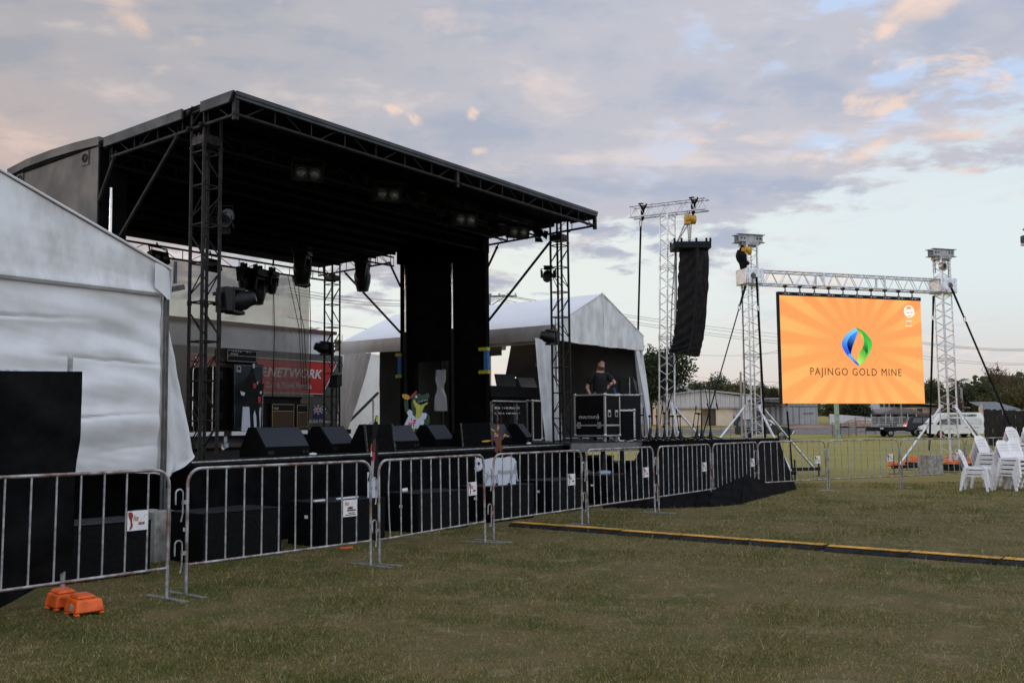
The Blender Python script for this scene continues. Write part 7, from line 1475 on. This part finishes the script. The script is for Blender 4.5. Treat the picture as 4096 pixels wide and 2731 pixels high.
b = MB(); bxp(b, 3000, 3316, 1590, 1700, YS, 4, 20); b.build('wall', M['greycorr'], s3, world=True); b = MB(); b.hexa([(X(2995), YS + 3.4, Z(1592, 3000)), (X(3320), YS + 3.4, Z(1592, 3300)), (X(3320), YS + 22, Z(1578, 3300)), (X(2995), YS + 22, Z(1578, 3000)), (X(2995), YS + 3.4, Z(1588, 3000)), (X(3320), YS + 3.4, Z(1588, 3300)), (X(3320), YS + 22, Z(1574, 3300)), (X(2995), YS + 22, Z(1574, 3000))]); b.build('roof', M['roofcorr'], s3, world=True)
for pa, pb, nm_ in ((3078, 3148, 'roller_door'), (3162, 3238, 'roller_door'), (3240, 3314, 'sliding_door')):
    b = MB(); bxp(b, pa, pb, 1624, 1700, YS, 3.86, 3.98); b.build(nm_, M['greycorr'], s3, world=True); b = MB(); bxp(b, pa - 2, pb + 2, 1621, 1624, YS, 3.8, 4.0); b.build('door_frame', M['truckgrey'], s3, world=True)
b = MB(); b.bar((X(3275), YS + 3.84, Z(1651, 3270)), (X(3296), YS + 3.84, Z(1651, 3290)), .05, .12); b.bar((X(3255), YS + 3.84, Z(1651, 3270)), (X(3272), YS + 3.84, Z(1651, 3290)), .05, .12); b.build('door_bolt', M['truckgrey'], s3, world=True)
b = MB(); b.hexa([(X(2990), YS - 2, Z(1604, 2990)), (X(3175), YS - 2, Z(1615, 3170)), (X(3175), YS + 3.9, Z(1612, 3170)), (X(2990), YS + 3.9, Z(1604, 2990)), (X(2990), YS - 2, Z(1600, 2990)), (X(3175), YS - 2, Z(1612, 3170)), (X(3175), YS + 3.9, Z(1609, 3170)), (X(2990), YS + 3.9, Z(1600, 2990))]); b.build('awning', M['truckgrey'], s3, world=True)
b = MB(); bxp(b, 3085, 3106, 1589, 1605, YS, 3.85, 3.95); sp_ = b.build('sign', M['red'], s3, world=True); b = MB(); bxp(b, 3088, 3103, 1598, 1601, YS, 3.8, 3.85); bxp(b, 3093, 3100, 1593, 1596, YS, 3.8, 3.85); b.build('sign_mark', M['signwhite'], sp_, world=True)
h1 = thing('house', 'white two level house with small windows under the middle of the screen', 'house', loc=(X(3540, 128), 128, gh(128)))
b = MB(); bxp(b, 3490, 3650, 1560, 1690, 128, 0, 10); b.build('wall', M['housewhite'], h1, world=True); b = MB(); b.prism([(X(3480, 128), Z(1562, 3560, 128)), (X(3660, 128), Z(1562, 3560, 128)), (X(3570, 128), Z(1530, 3560, 128))], (0, 127.5, 0), (1, 0, 0), (0, 0, 1), (0, 11, 0)); b.build('roof', M['roofcorr'], h1, world=True)
for pa in (3522, 3542, 3562, 3582, 3598): b = MB(); bxp(b, pa, pa + 13, 1606, 1626, 128, -.15, -.02); b.build('window', M['glass'], h1, world=True)
h2 = thing('verandah_house', 'low dark roofed building with open verandah behind the cage trailer', 'house', loc=(X(3570, 118), 118, gh(118)))
b = MB(); zq = Z(1652, 3560, 118); b.prism([(X(3520, 118), zq), (X(3690, 118), zq), (X(3640, 118), Z(1634, 3600, 118)), (X(3575, 118), Z(1632, 3600, 118))], (0, 117.5, 0), (1, 0, 0), (0, 0, 1), (0, 8, 0)); b.build('roof', mat('brown_grey_roof', (.2, .16, .14), .7, 0, .1, 2), h2, world=True)
b = MB(); bxp(b, 3460, 3760, 1652, 1656, 118, -2, 0); b.build('verandah_roof', M['truckgrey'], h2, world=True); b = MB(); bxp(b, 3490, 3760, 1656, 1690, 118, 1.5, 6); b.build('wall', M['doorbrown'], h2, world=True)
for px in (3462, 3520, 3538, 3606, 3640, 3700): b = MB(); bxp(b, px - 1.2, px + 1.2, 1655, 1695, 118, -2, -1.85); b.build('post', M['housewhite'], h2, world=True)
for pa, pb in ((3497, 3518), (3540, 3590), (3610, 3640)): b = MB(); bxp(b, pa, pb, 1660, 1676, 118, 1.3, 1.45); b.build('window', M['glass'], h2, world=True)
h3 = thing('house', 'cream house with long low roof behind the white van', 'house', loc=(X(3750, 122), 122, gh(122)))
b = MB(); bxp(b, 3660, 3850, 1628, 1690, 122, 0, 8); b.build('wall', M['creamwall'], h3, world=True); b = MB(); b.hexa([(X(3640, 122), 121, Z(1612, 3650, 122)), (X(3870, 122), 121, Z(1632, 3860, 122)), (X(3870, 122), 131, Z(1628, 3860, 122)), (X(3640, 122), 131, Z(1606, 3650, 122)), (X(3640, 122), 121, Z(1609, 3650, 122)), (X(3870, 122), 121, Z(1629, 3860, 122)), (X(3870, 122), 131, Z(1625, 3860, 122)), (X(3640, 122), 131, Z(1603, 3650, 122))]); b.build('roof', M['roofcorr'], h3, world=True)
b = MB(); bxp(b, 3670, 3690, 1634, 1650, 122, -.1, -.02); bxp(b, 3845, 3850, 1640, 1650, 122, -.1, -.02); b.build('window', M['glass'], h3, world=True); b = MB(); bxp(b, 3855, 3868, 1616, 1628, 122, 2, 4); b.build('roof_cooler', M['housewhite'], h3, world=True)
h4 = thing('house', 'cream house with blue grey gable roof behind the black hoarding', 'house', loc=(X(3990, 110), 110, gh(110)))
b = MB(); b.prism([(X(3917, 110), gh(110) - .3), (X(4060, 110), gh(110) - .3), (X(4060, 110), Z(1637, 4000, 110)), (X(3938, 110), Z(1637, 4000, 110)), (X(3930, 110), Z(1612, 4000, 110)), (X(3917, 110), Z(1630, 4000, 110))], (0, 110, 0), (1, 0, 0), (0, 0, 1), (3.5, 7, 0)); b.build('wall', M['creamwall'], h4, world=True)
b = MB(); b.hexa([(X(3935, 110), 109.4, Z(1638, 3940, 110)), (X(4075, 110), 109.4, Z(1638, 4070, 110)), (X(4040, 110), 113, Z(1607, 4010, 110)), (X(3930, 110), 113, Z(1607, 3930, 110)), (X(3935, 110), 109.4, Z(1635, 3940, 110)), (X(4075, 110), 109.4, Z(1635, 4070, 110)), (X(4040, 110), 113, Z(1604, 4010, 110)), (X(3930, 110), 113, Z(1604, 3930, 110))]); b.build('roof', M['bluegreyroof'], h4, world=True)
ww = thing('boundary_wall', 'long white boundary wall behind the pipe gates', 'wall', loc=(X(3380, 116), 116, gh(116))); b = MB(); zz = at(3400, 1663, 116).z; b.hexa([(X(3320, 116), 116, gh(116)), (X(3486, 116), 116, gh(116)), (X(3486, 116), 116.2, gh(116)), (X(3320, 116), 116.2, gh(116)), (X(3320, 116), 116, Z(1655, 3330, 116)), (X(3486, 116), 116, Z(1668, 3480, 116)), (X(3486, 116), 116.2, Z(1668, 3480, 116)), (X(3320, 116), 116.2, Z(1655, 3330, 116))]); b.build('wall', M['housewhite'], ww, world=True)
dm = MB(); Q = at(3430, 1692, 108); dm.grid(lambda u, v: (Q.x - 2.6 + 5.2 * u, 108 - 2 + 4 * v, gh(108) + .85 * math.sin(u * PI) ** 1.5 * math.sin(v * PI) + .1 * fbm(u * 6, v * 4)), 24, 12); tag(dm.build('dirt_mound', M['dirt']), 'red brown mound of dirt behind the pipe gates', 'mound')
# ---------------------------------------------------------------- vehicles
M['carblack'] = mat('black_car_paint', (.006, .006, .007), .3, 0, .05, 3, coat=.15, spec=.3); M['cardark'] = mat('dark_blue_car_paint', (.008, .008, .014), .3, 0, .05, 3, coat=.15, spec=.3); M['vanwhite'] = mat('white_van_paint', (.74, .72, .68), .3, 0, .04, 2, coat=.3)
M['tail'] = emis('lit_tail_lamp', (1, .03, .05), 1.2); M['revlamp'] = emis('lit_reversing_lamp', (1, 1, 1), 1.6); M['alloy'] = mat('alloy_wheel', (.28, .28, .29), .3, .8, .1, 20)
def wheel(par, x, y, r, rim='alloy', w_=.24):
    b = MB(); b.lathe([(r * .62, 0), (r * .95, 0), (r, .05), (r, w_ - .05), (r * .95, w_), (r * .62, w_)], 20, (x, y - w_ / 2, r), (0, 1, 0)); t = b.build('wheel', M['rubber'], par)
    b = MB(); s_ = -1 if y < 0 else 1; yy = y + s_ * (w_ / 2 + .005); b.lathe([(r * .6, 0), (r * .6, .01), (r * .15, .03)], 16, (x, yy - s_ * .012, r), (0, s_, 0)); b.build('rim', M[rim], t)
    if rim == 'alloy':
        b = MB()
        for k in range(6): a = k * PI / 3; b.bar((x + math.cos(a) * r * .3, yy + s_ * .016, r + math.sin(a) * r * .3), (x + math.cos(a) * r * .56, yy + s_ * .01, r + math.sin(a) * r * .56), .01, r * .14, (0, 1, 0))
        b.build('spoke_gap', M['black'], t)
def car_body(prof, wd, par, m, roof_in=.12, belt=None, nm='body'):
    # side profile (x,z) lofted across the width: full width below the belt line, pulled in above it
    b = MB(); h = wd / 2; rows = [-h, -h * .96, 0, h * .96, h]; vs = []; n = len(prof)
    for k, y in enumerate(rows):
        for x, z in prof:
            e = abs(y) / h; inn = roof_in * max(0, (z - belt)) / (max(p[1] for p in prof) - belt) if z > belt else 0
            yy = y * (1 - inn / h * 1.0); sx = .985 if k in (0, 4) else 1; zz = z - (.03 if k in (0, 4) and z > .5 else 0); vs.append((x * sx, yy, zz))
    fs = [(k * n + i, k * n + (i + 1) % n, (k + 1) * n + (i + 1) % n, (k + 1) * n + i) for k in range(4) for i in range(n)]
    b.add(vs, fs + [tuple(range(n - 1, -1, -1)), tuple(4 * n + i for i in range(n))]); return b.build(nm, m, par, ang=30)
def side_poly(pts, par, nm, m, wd, roof_in, belt, ztop, both=True, d=.012):
    for s_ in ((-1, 1) if both else (-1,)):
        b = MB(); vs = []
        for o in (0, d):
            for x, z in pts: y = (wd / 2 - roof_in * max(0, z - belt) / (ztop - belt)) - .0; vs.append((x, s_ * (y + o), z - .0))
        n = len(pts); b.add(vs, [tuple(range(n)), tuple(range(2 * n - 1, n - 1, -1))] + [(i, (i + 1) % n, n + (i + 1) % n, n + i) for i in range(n)]); b.build(nm, m, par, smooth=False)
Yv = 87.0; M['suvglass'] = mat('grey_side_glass', (.06, .068, .075), .08, 0, .1, 3, spec=.8)
p = at(3064, 1749, Yv); suv = thing('four_wheel_drive', 'black four wheel drive utility with canopy and chrome bars parked behind the screen tower', 'car', loc=(p.x - .1, Yv, gh(Yv)), rz=-.42)
pr = [(-2.55, .55), (-2.5, 1.05), (-2.45, 1.15), (-2.35, 1.80), (-.2, 1.82), (.25, 1.78), (1.05, 1.22), (2.25, 1.05), (2.45, .9), (2.5, .5), (2.2, .38), (-2.4, .42)]
car_body(pr, 1.8, suv, M['carblack'], .16, 1.15)
for nm_, pts in (('window', [(-2.2, 1.2), (-1.0, 1.2), (-1.0, 1.7), (-2.15, 1.68)]), ('window', [(-.9, 1.2), (-.05, 1.2), (-.05, 1.7), (-.9, 1.7)]), ('window', [(.02, 1.2), (.85, 1.2), (.3, 1.68), (.02, 1.7)])): side_poly(pts, suv, nm_, M['suvglass'], 1.8, .16, 1.15, 1.82)
b = MB(); b.hexa([(.45, -.66, 1.70), (1.0, -.78, 1.28), (1.0, .78, 1.28), (.45, .66, 1.70), (.47, -.66, 1.73), (1.03, -.78, 1.30), (1.03, .78, 1.30), (.47, .66, 1.73)]); b.build('windscreen', mat('bluish_windscreen', (.12, .14, .17), .08, 0, .03, 3, spec=.8), suv)
for x in (-1.55, 1.6):
    for y in (-.82, .82): wheel(suv, x, y, .39)
for y in (-.62, .62): b = MB(); b.cbox((2.40, y, .92), (.12, .36, .18)); b.build('headlight', M['lens'], suv, bev=.03)
b = MB(); b.cbox((2.48, 0, .82), (.06, .7, .1)); b.cbox((2.49, 0, .66), (.05, .4, .1)); b.build('grille', M['chrome'], suv); b = MB(); b.path([(2.5, -.75, .45), (2.62, -.45, .7), (2.62, .45, .7), (2.5, .75, .45)], .04, 8); b.build('nudge_bar', M['chrome'], suv); b = MB(); b.cbox((2.53, 0, .56), (.02, .38, .11)); b.build('number_plate', M['signwhite'], suv)
for y in (-.8, .8): b = MB(); b.cbox((-2.5, y, 1.0), (.1, .16, .26)); b.build('tail_light', M['darkred'], suv)
for s_ in (-1, 1): b = MB(); b.cbox((.75, s_ * 1.0, 1.28), (.14, .2, .16)); b.build('mirror', M['chrome'], suv, bev=.03)
b = MB(); b.bar((-.9, -.93, .42), (.9, -.93, .42), .1, .06); b.bar((-.9, .93, .42), (.9, .93, .42), .1, .06); b.build('side_step', M['chrome'], suv)
# white van with high roof
p = at(3806, 1750, 88); vs_ = lambda px: 0
van = thing('van', 'white high roofed van with black roof lettering parked behind the right screen tower', 'van', loc=(p.x + .05, 88, gh(88)), rz=PI + .10)
pv = [(-2.85, .42), (-2.88, 1.0), (-2.78, 1.9), (-2.5, 2.22), (-2.2, 2.27), (1.0, 2.25), (1.35, 2.05), (1.75, 1.78), (2.25, 1.18), (2.75, 1.0), (2.85, .8), (2.85, .42), (2.6, .35), (-2.6, .35)]
car_body(pv, 1.75, van, M['vanwhite'], .16, 1.15)
side_poly([(-2.45, 1.2), (-.85, 1.2), (-.85, 1.72), (-2.35, 1.72)], van, 'side_panel_window', M['housewhite'], 1.75, .16, 1.15, 2.27)
side_poly([(-.75, 1.2), (-.5, 1.2), (-.5, 1.72), (-.75, 1.72)], van, 'side_panel_window', M['housewhite'], 1.75, .16, 1.15, 2.27)
side_poly([(-.4, 1.17), (.75, 1.17), (.62, 1.72), (-.4, 1.72)], van, 'window', M['glass'], 1.75, .16, 1.15, 2.27); side_poly([(.88, 1.17), (1.95, 1.17), (1.55, 1.65), (.85, 1.7)], van, 'window', M['glass'], 1.75, .16, 1.15, 2.27)
b = MB(); b.hexa([(1.50, -.62, 1.80), (2.22, -.74, 1.22), (2.22, .74, 1.22), (1.50, .62, 1.80), (1.53, -.62, 1.83), (2.25, -.74, 1.24), (2.25, .74, 1.24), (1.53, .62, 1.83)]); b.build('windscreen', M['glass'], van)
for x in (-1.65, 1.6):
    for y in (-.8, .8): wheel(van, x, y, .34, 'redrim' if 'redrim' in M else M.setdefault('redrim', mat('red_wheel', (.3, .03, .02), .5, 0, .1, 10)) and 'redrim')
b = MB(); b.hexa([(2.3, -.85, .3), (3.0, -.8, .36), (3.0, .8, .36), (2.3, .85, .3), (2.3, -.85, .72), (3.0, -.8, .72), (3.0, .8, .72), (2.3, .85, .72)]); b.build('bumper', M['black'], van, bev=.05); b = MB(); b.cbox((3.005, 0, .5), (.02, .38, .12)); b.build('number_plate', M['signwhite'], van)
for y in (-.65, .65): b = MB(); b.cbox((2.82, y, .84), (.1, .3, .14)); b.build('headlight', M['lens'], van, bev=.02); b = MB(); b.cbox((2.74, y * 1.28, .86), (.16, .08, .13)); b.build('indicator', M['orange'], van)
for s_ in (1,):
    b = MB(); b.text('ALONIAX FUN CASINO', .25, (-.65, .80, 2.0), (-1, 0, 0), (0, -.14, 1), bold=.012, sp=1.04); b.build('lettering', M['black'], van)
    b = MB(); b.box((-2.1, .878, .88), (-.7, .886, .93)); b.build('stripe', M['darkred'], van); b = MB(); b.text('9', .3, (.0, .888, .95), (-1, 0, 0), (0, 0, 1), bold=.006); b.box((-.16, .882, .78), (.18, .888, .80)); b.build('emblem', M['black'], van)
    b = MB(); b.cbox((1.75, s_ * .95, 1.3), (.1, .16, .22)); b.build('mirror', M['black'], van, bev=.03)
b = MB(); b.path([(-2.9, .6, 1.9), (-2.95, .6, 1.4), (-2.9, .5, .9), (-2.7, .9, .5)], .025, 6); b.build('rear_ladder', M['blacksteel'], van)
# dark wagon with lit lamps towing a cage trailer
p = at(3690, 1748, 91); sv = thing('station_wagon', 'dark four wheel drive wagon with lit red tail lamp, half behind the white van', 'car', loc=(p.x + .9, 91, gh(91)), rz=-.3)
pr = [(-2.3, .5), (-2.35, 1.0), (-2.2, 1.25), (-1.95, 1.80), (-1.6, 1.88), (.6, 1.86), (1.3, 1.25), (2.3, 1.08), (2.4, .5), (2.1, .38), (-2.1, .42)]
car_body(pr, 1.85, sv, M['cardark'], .17, 1.2)
for pts in ([(-1.75, 1.26), (-.9, 1.26), (-.9, 1.72), (-1.6, 1.72)], [(-.8, 1.26), (.1, 1.26), (.1, 1.74), (-.8, 1.74)], [(.2, 1.26), (1.0, 1.26), (.5, 1.72), (.2, 1.74)]): side_poly(pts, sv, 'window', M['glass'], 1.85, .17, 1.2, 1.88)
for x in (-1.4, 1.45):
    for y in (-.85, .85): wheel(sv, x, y, .38)
for y in (-.82, .82): b = MB(); b.cbox((-2.27, y, 1.16), (.14, .2, .16)); b.build('tail_light', M['tail'], sv); b = MB(); b.cbox((-2.3, y, 1.0), (.12, .2, .13)); b.build('reversing_light', M['revlamp'], sv)
p = at(3555, 1744, 90.5); tr_ = thing('cage_trailer', 'black box trailer with grey mesh cage parked on the grass', 'trailer', loc=(p.x - .2, 90.5, gh(90.5)), rz=-.05)
b = MB(); b.box((-1.65, -.85, .55), (1.6, .85, .92)); b.bar((1.6, 0, .6), (2.6, 0, .55), .08, .1); b.build('tray', M['black'], tr_, bev=.02)
b = MB(); g_ = M['galv']
for y in (-.84, .84):
    for x in np.linspace(-1.63, 1.58, 6): b.bar((x, y, .92), (x, y, 1.85), .035, .035)
    for z in (.95, 1.38, 1.84): b.bar((-1.63, y, z), (1.58, y, z), .03, .03)
    for x in np.linspace(-1.63, 1.58, 34): b.tube((x, y, .93), (x, y, 1.84), .006, 4)
    for z in np.linspace(.95, 1.84, 11): b.tube((-1.63, y, z), (1.58, y, z), .006, 4)
for x in (-1.63, 1.58):
    for z in (.95, 1.84): b.bar((x, -.84, z), (x, .84, z), .03, .03)
b.build('mesh_cage', M['galv'], tr_)
for y in (-.95, .95): wheel(tr_, .05, y, .33, 'alloy', .2); b = MB(); b.hexa([(-.45, y - .12, .5), (.55, y - .12, .5), (.55, y + .12, .5), (-.45, y + .12, .5), (-.3, y - .12, .74), (.4, y - .12, .74), (.4, y + .12, .74), (-.3, y + .12, .74)]); b.build('mudguard', M['black'], tr_)
b = MB(); b.cbox((-.7, -.86, .78), (.3, .015, .1)); b.build('number_plate', M['signwhite'], tr_); b = MB(); b.box((.4, -.3, .93), (.9, .3, 1.5)); b.box((-.6, -.4, .93), (.1, .4, 1.1)); b.build('load', M['truckgrey'], tr_)
# ---------------------------------------------------------------- hoarding, rails, poles, wires
hz = thing('hoarding_fence', 'tall black shade cloth hoarding with steel edge post behind the chairs', 'fence', loc=(at(3938, 1750, 66).x, 66, 0))
Ha, Hb = Vector((at(3938, 1750, 66).x, 66, 0)), Vector((at(4130, 1750, 43).x, 43, 0)); b = MB()
b.grid(lambda u, v: (*(Ha.lerp(Hb, u) + Vector((.05 * fbm(u * 14, v * 5), 0, 0))).xy, (2.42 - .45 * u) * (1 - v) + .03), 90, 14); b.build('shade_cloth', M['shade'], hz, world=True)
b = MB()
for t in (0, .25, .5, .75, 1): q = Ha.lerp(Hb, t); b.tube(q + Vector((0, -.1, 0)), q + Vector((0, -.1, 2.45 - .45 * t)), .035, 8)
b.tube(Ha + Vector((0, -.08, 2.42)), Hb + Vector((0, -.08, 1.98)), .03, 8); b.build('post', M['galv'], hz, world=True)
def rail_fence(pa, pb, Ya, Yb, h, nr, npst, lab, m='galv', r=.03):
    a, c = Vector((at(pa, 1700, Ya).x, Ya, gh(Ya))), Vector((at(pb, 1700, Yb).x, Yb, gh(Yb))); t = thing('pipe_rail_fence', lab, 'fence', loc=a); b = MB()
    for k in range(nr): z = h * (k + 1) / nr; b.tube(a + Vector((0, 0, z)), c + Vector((0, 0, z)), r, 6)
    b.build('rail', M[m], t, world=True); b = MB()
    for k in range(npst): q = a.lerp(c, k / max(1, npst - 1)); b.tube(q, q + Vector((0, 0, h + .08)), r * 1.3, 6)
    b.build('post', M[m], t, world=True)
M['rustpipe'] = mat('rusty_grey_pipe', (.2, .17, .15), .7, .2, .2, 3)
rail_fence(2690, 2960, 92, 92, .95, 2, 8, 'single rail pipe fence in front of the white shed', 'rustpipe', .022); rail_fence(3362, 3425, 89, 93, 1.25, 6, 3, 'rusty pipe gate beside the green steel post', 'rustpipe'); rail_fence(3422, 3500, 94, 94, 1.7, 5, 3, 'weathered pipe panel between the gate and the cage trailer', 'rustpipe'); rail_fence(3328, 3362, 91, 89, 1.3, 6, 3, 'short pipe panel left of the green steel post', 'rustpipe')
gp_ = thing('steel_post', 'thick pale green steel post under the left part of the lit screen', 'post', loc=(at(3350, 1740, 88).x, 88, gh(88))); b = MB(); b.tube((0, 0, 0), (0, 0, 5.2), .22, 14); b.tube((0, 0, 0), (0, 0, .3), .3, 12); b.build('shaft', mat('pale_green_paint', (.28, .36, .27), .6, 0, .15, 2), gp_)
def pole(px, ytop, ybot, Y, r, lab, arms=0, ybase=None):
    a = at(px, ytop, Y); t = thing('power_pole', lab, 'pole', loc=(a.x, Y, gh(Y))); b = MB(); b.tube((0, 0, 0), (0, 0, a.z - gh(Y)), r * 1.15, 10, r); b.build('shaft', M['wood'], t); h = a.z - gh(Y)
    for k in range(arms):
        z = h - .15 - 2.6 * k; L = 1.5 - .5 * k; c = Vector((.35, 0, 0)) if arms > 1 else Vector(); b = MB(); b.bar(c + Vector((-L * .55, .12, z)), c + Vector((L, .12, z + .0)), .12, .12); b.tube((0, .1, z - .7), c + Vector((L * .5, .1, z)), .03, 6); b.build('crossarm', M['wood'], t)
        b = MB()
        for j in range(5): b.lathe([(.03, 0), (.06, .06), (.05, .14), (.02, .16)], 8, c + Vector((-L * .5 + j * L * .36, .12, z + .06)))
        b.build('insulator', M['housewhite'], t)
    if arms > 1: b = MB(); b.lathe([(.2, 0), (.22, .1), (.22, .5), (.15, .6)], 10, (.9, 0, h - 3.7)); b.build('transformer', M['truckgrey'], t)
    return a
pole(2962, 1487, 1745, 84, .085, 'grey timber pole standing in front of the white shed'); pole(1955, 1175, 1700, 62, .13, 'power pole with insulated crossarms rising behind the marquee roof', 2); pole(3845, 1550, 1640, 125, .14, 'weathered timber pole among the trees behind the white van'); pole(2531, 1465, 1600, 105, .2, 'grey pole at the edge of the marquee curtain'); pole(3602, 1580, 1660, 116, .11, 'slim dark pole behind the verandah building')
a = at(2884, 1490, 200); t = thing('radio_mast', 'very thin distant lattice mast above the trees', 'mast', loc=(a.x, 200, gh(200))); b = MB()
for k in range(3): q = Vector((.35 * math.cos(k * 2.1), .35 * math.sin(k * 2.1), 0)); b.tube(q, (0, 0, a.z - gh(200)), .07, 4)
for j in range(12): z = j * (a.z - gh(200)) / 12; b.tube((-.3 * (1 - j / 12), 0, z), (.3 * (1 - j / 12), 0, z + .7), .04, 4)
b.build('lattice', M['galv'], t)
def wire(A, B, sag, lab, r=.02):
    a, c = at(*A), at(*B); b = MB(); b.path([a.lerp(c, t) - Vector((0, 0, sag * 4 * t * (1 - t))) for t in np.linspace(0, 1, 24)], r, 4); tag(b.build('power_line', M['chain']), lab, 'power line', 'overhead wires')
wire((1150, 1150, 60), (1960, 1190, 62), .5, 'upper wire reaching the power pole from behind the stage'); wire((1150, 1160, 60), (1960, 1196, 62), .6, 'second wire reaching the power pole from behind the stage'); wire((1150, 1172, 60), (1948, 1200, 62), .6, 'lowest wire of the three reaching the power pole from behind the stage')
wire((1150, 1268, 60), (1700, 1340, 64), .1, 'single wire passing above the rental truck to the marquee')
for k, (y0, y1) in enumerate(((1176, 1320), (1180, 1335), (1195, 1350), (1203, 1360))): wire((1995 - (8 if k > 1 else 0), y0, 62), (3300, y1 + 30, 120), .4, ('first', 'second', 'third', 'fourth')[k] + ' wire from the top crossarm sloping down towards the screen')
wire((2590, 1400, 110), (3120, 1410, 115), .5, 'wire passing low behind the line array'); wire((3000, 1418, 100), (3120, 1400, 102), .1, 'short wire rising to the left edge of the screen')
wire((2730, 1498, 130), (3120, 1527, 125), .3, 'upper wire above the white shed'); wire((2740, 1515, 130), (3120, 1545, 125), .3, 'lower wire above the white shed'); wire((2962, 1490, 84), (3125, 1525, 110), .8, 'wire sagging from the grey timber pole to the right'); wire((2720, 1530, 130), (2962, 1510, 84), .8, 'wire reaching the grey timber pole from the shed roof')
for k, (ya, yb, lb) in enumerate(((1368, 1390, 'highest'), (1372, 1395, 'second highest'), (1376, 1398, 'third highest'), (1423, 1450, 'fourth'), (1435, 1452, 'lowest'))): wire((3690, ya, 110), (4250, yb, 105), .4, lb + ' wire crossing the sky right of the lit screen')
wire((3842, 1580, 125), (3740, 1535, 118), .2, 'short wire running from the timber pole behind the white van')
lp = at(4092, 962, 22); t = thing('street_lamp', 'small grey hanging lamp at the right edge of the sky', 'lamp', loc=(lp.x + .6, lp.y, 0)); b = MB(); b.tube((0, 0, 0), (0, 0, lp.z + .5), .07, 10); b.path([(0, 0, lp.z + .5), (-.3, 0, lp.z + .45), (-.58, 0, lp.z + .25)], .03, 6); b.build('post', M['galv'], t)
b = MB(); b.lathe([(.03, .12), (.07, .1), (.075, -.02), (.06, -.08)], 14, (-.58, 0, lp.z)); b.build('lamp_housing', M['greywall'], t); b = MB(); b.lathe([(.06, -.08), (.085, -.10), (.07, -.12)], 14, (-.58, 0, lp.z)); b.build('lamp_shade', M['signwhite'], t)
bpy.context.view_layer.update()
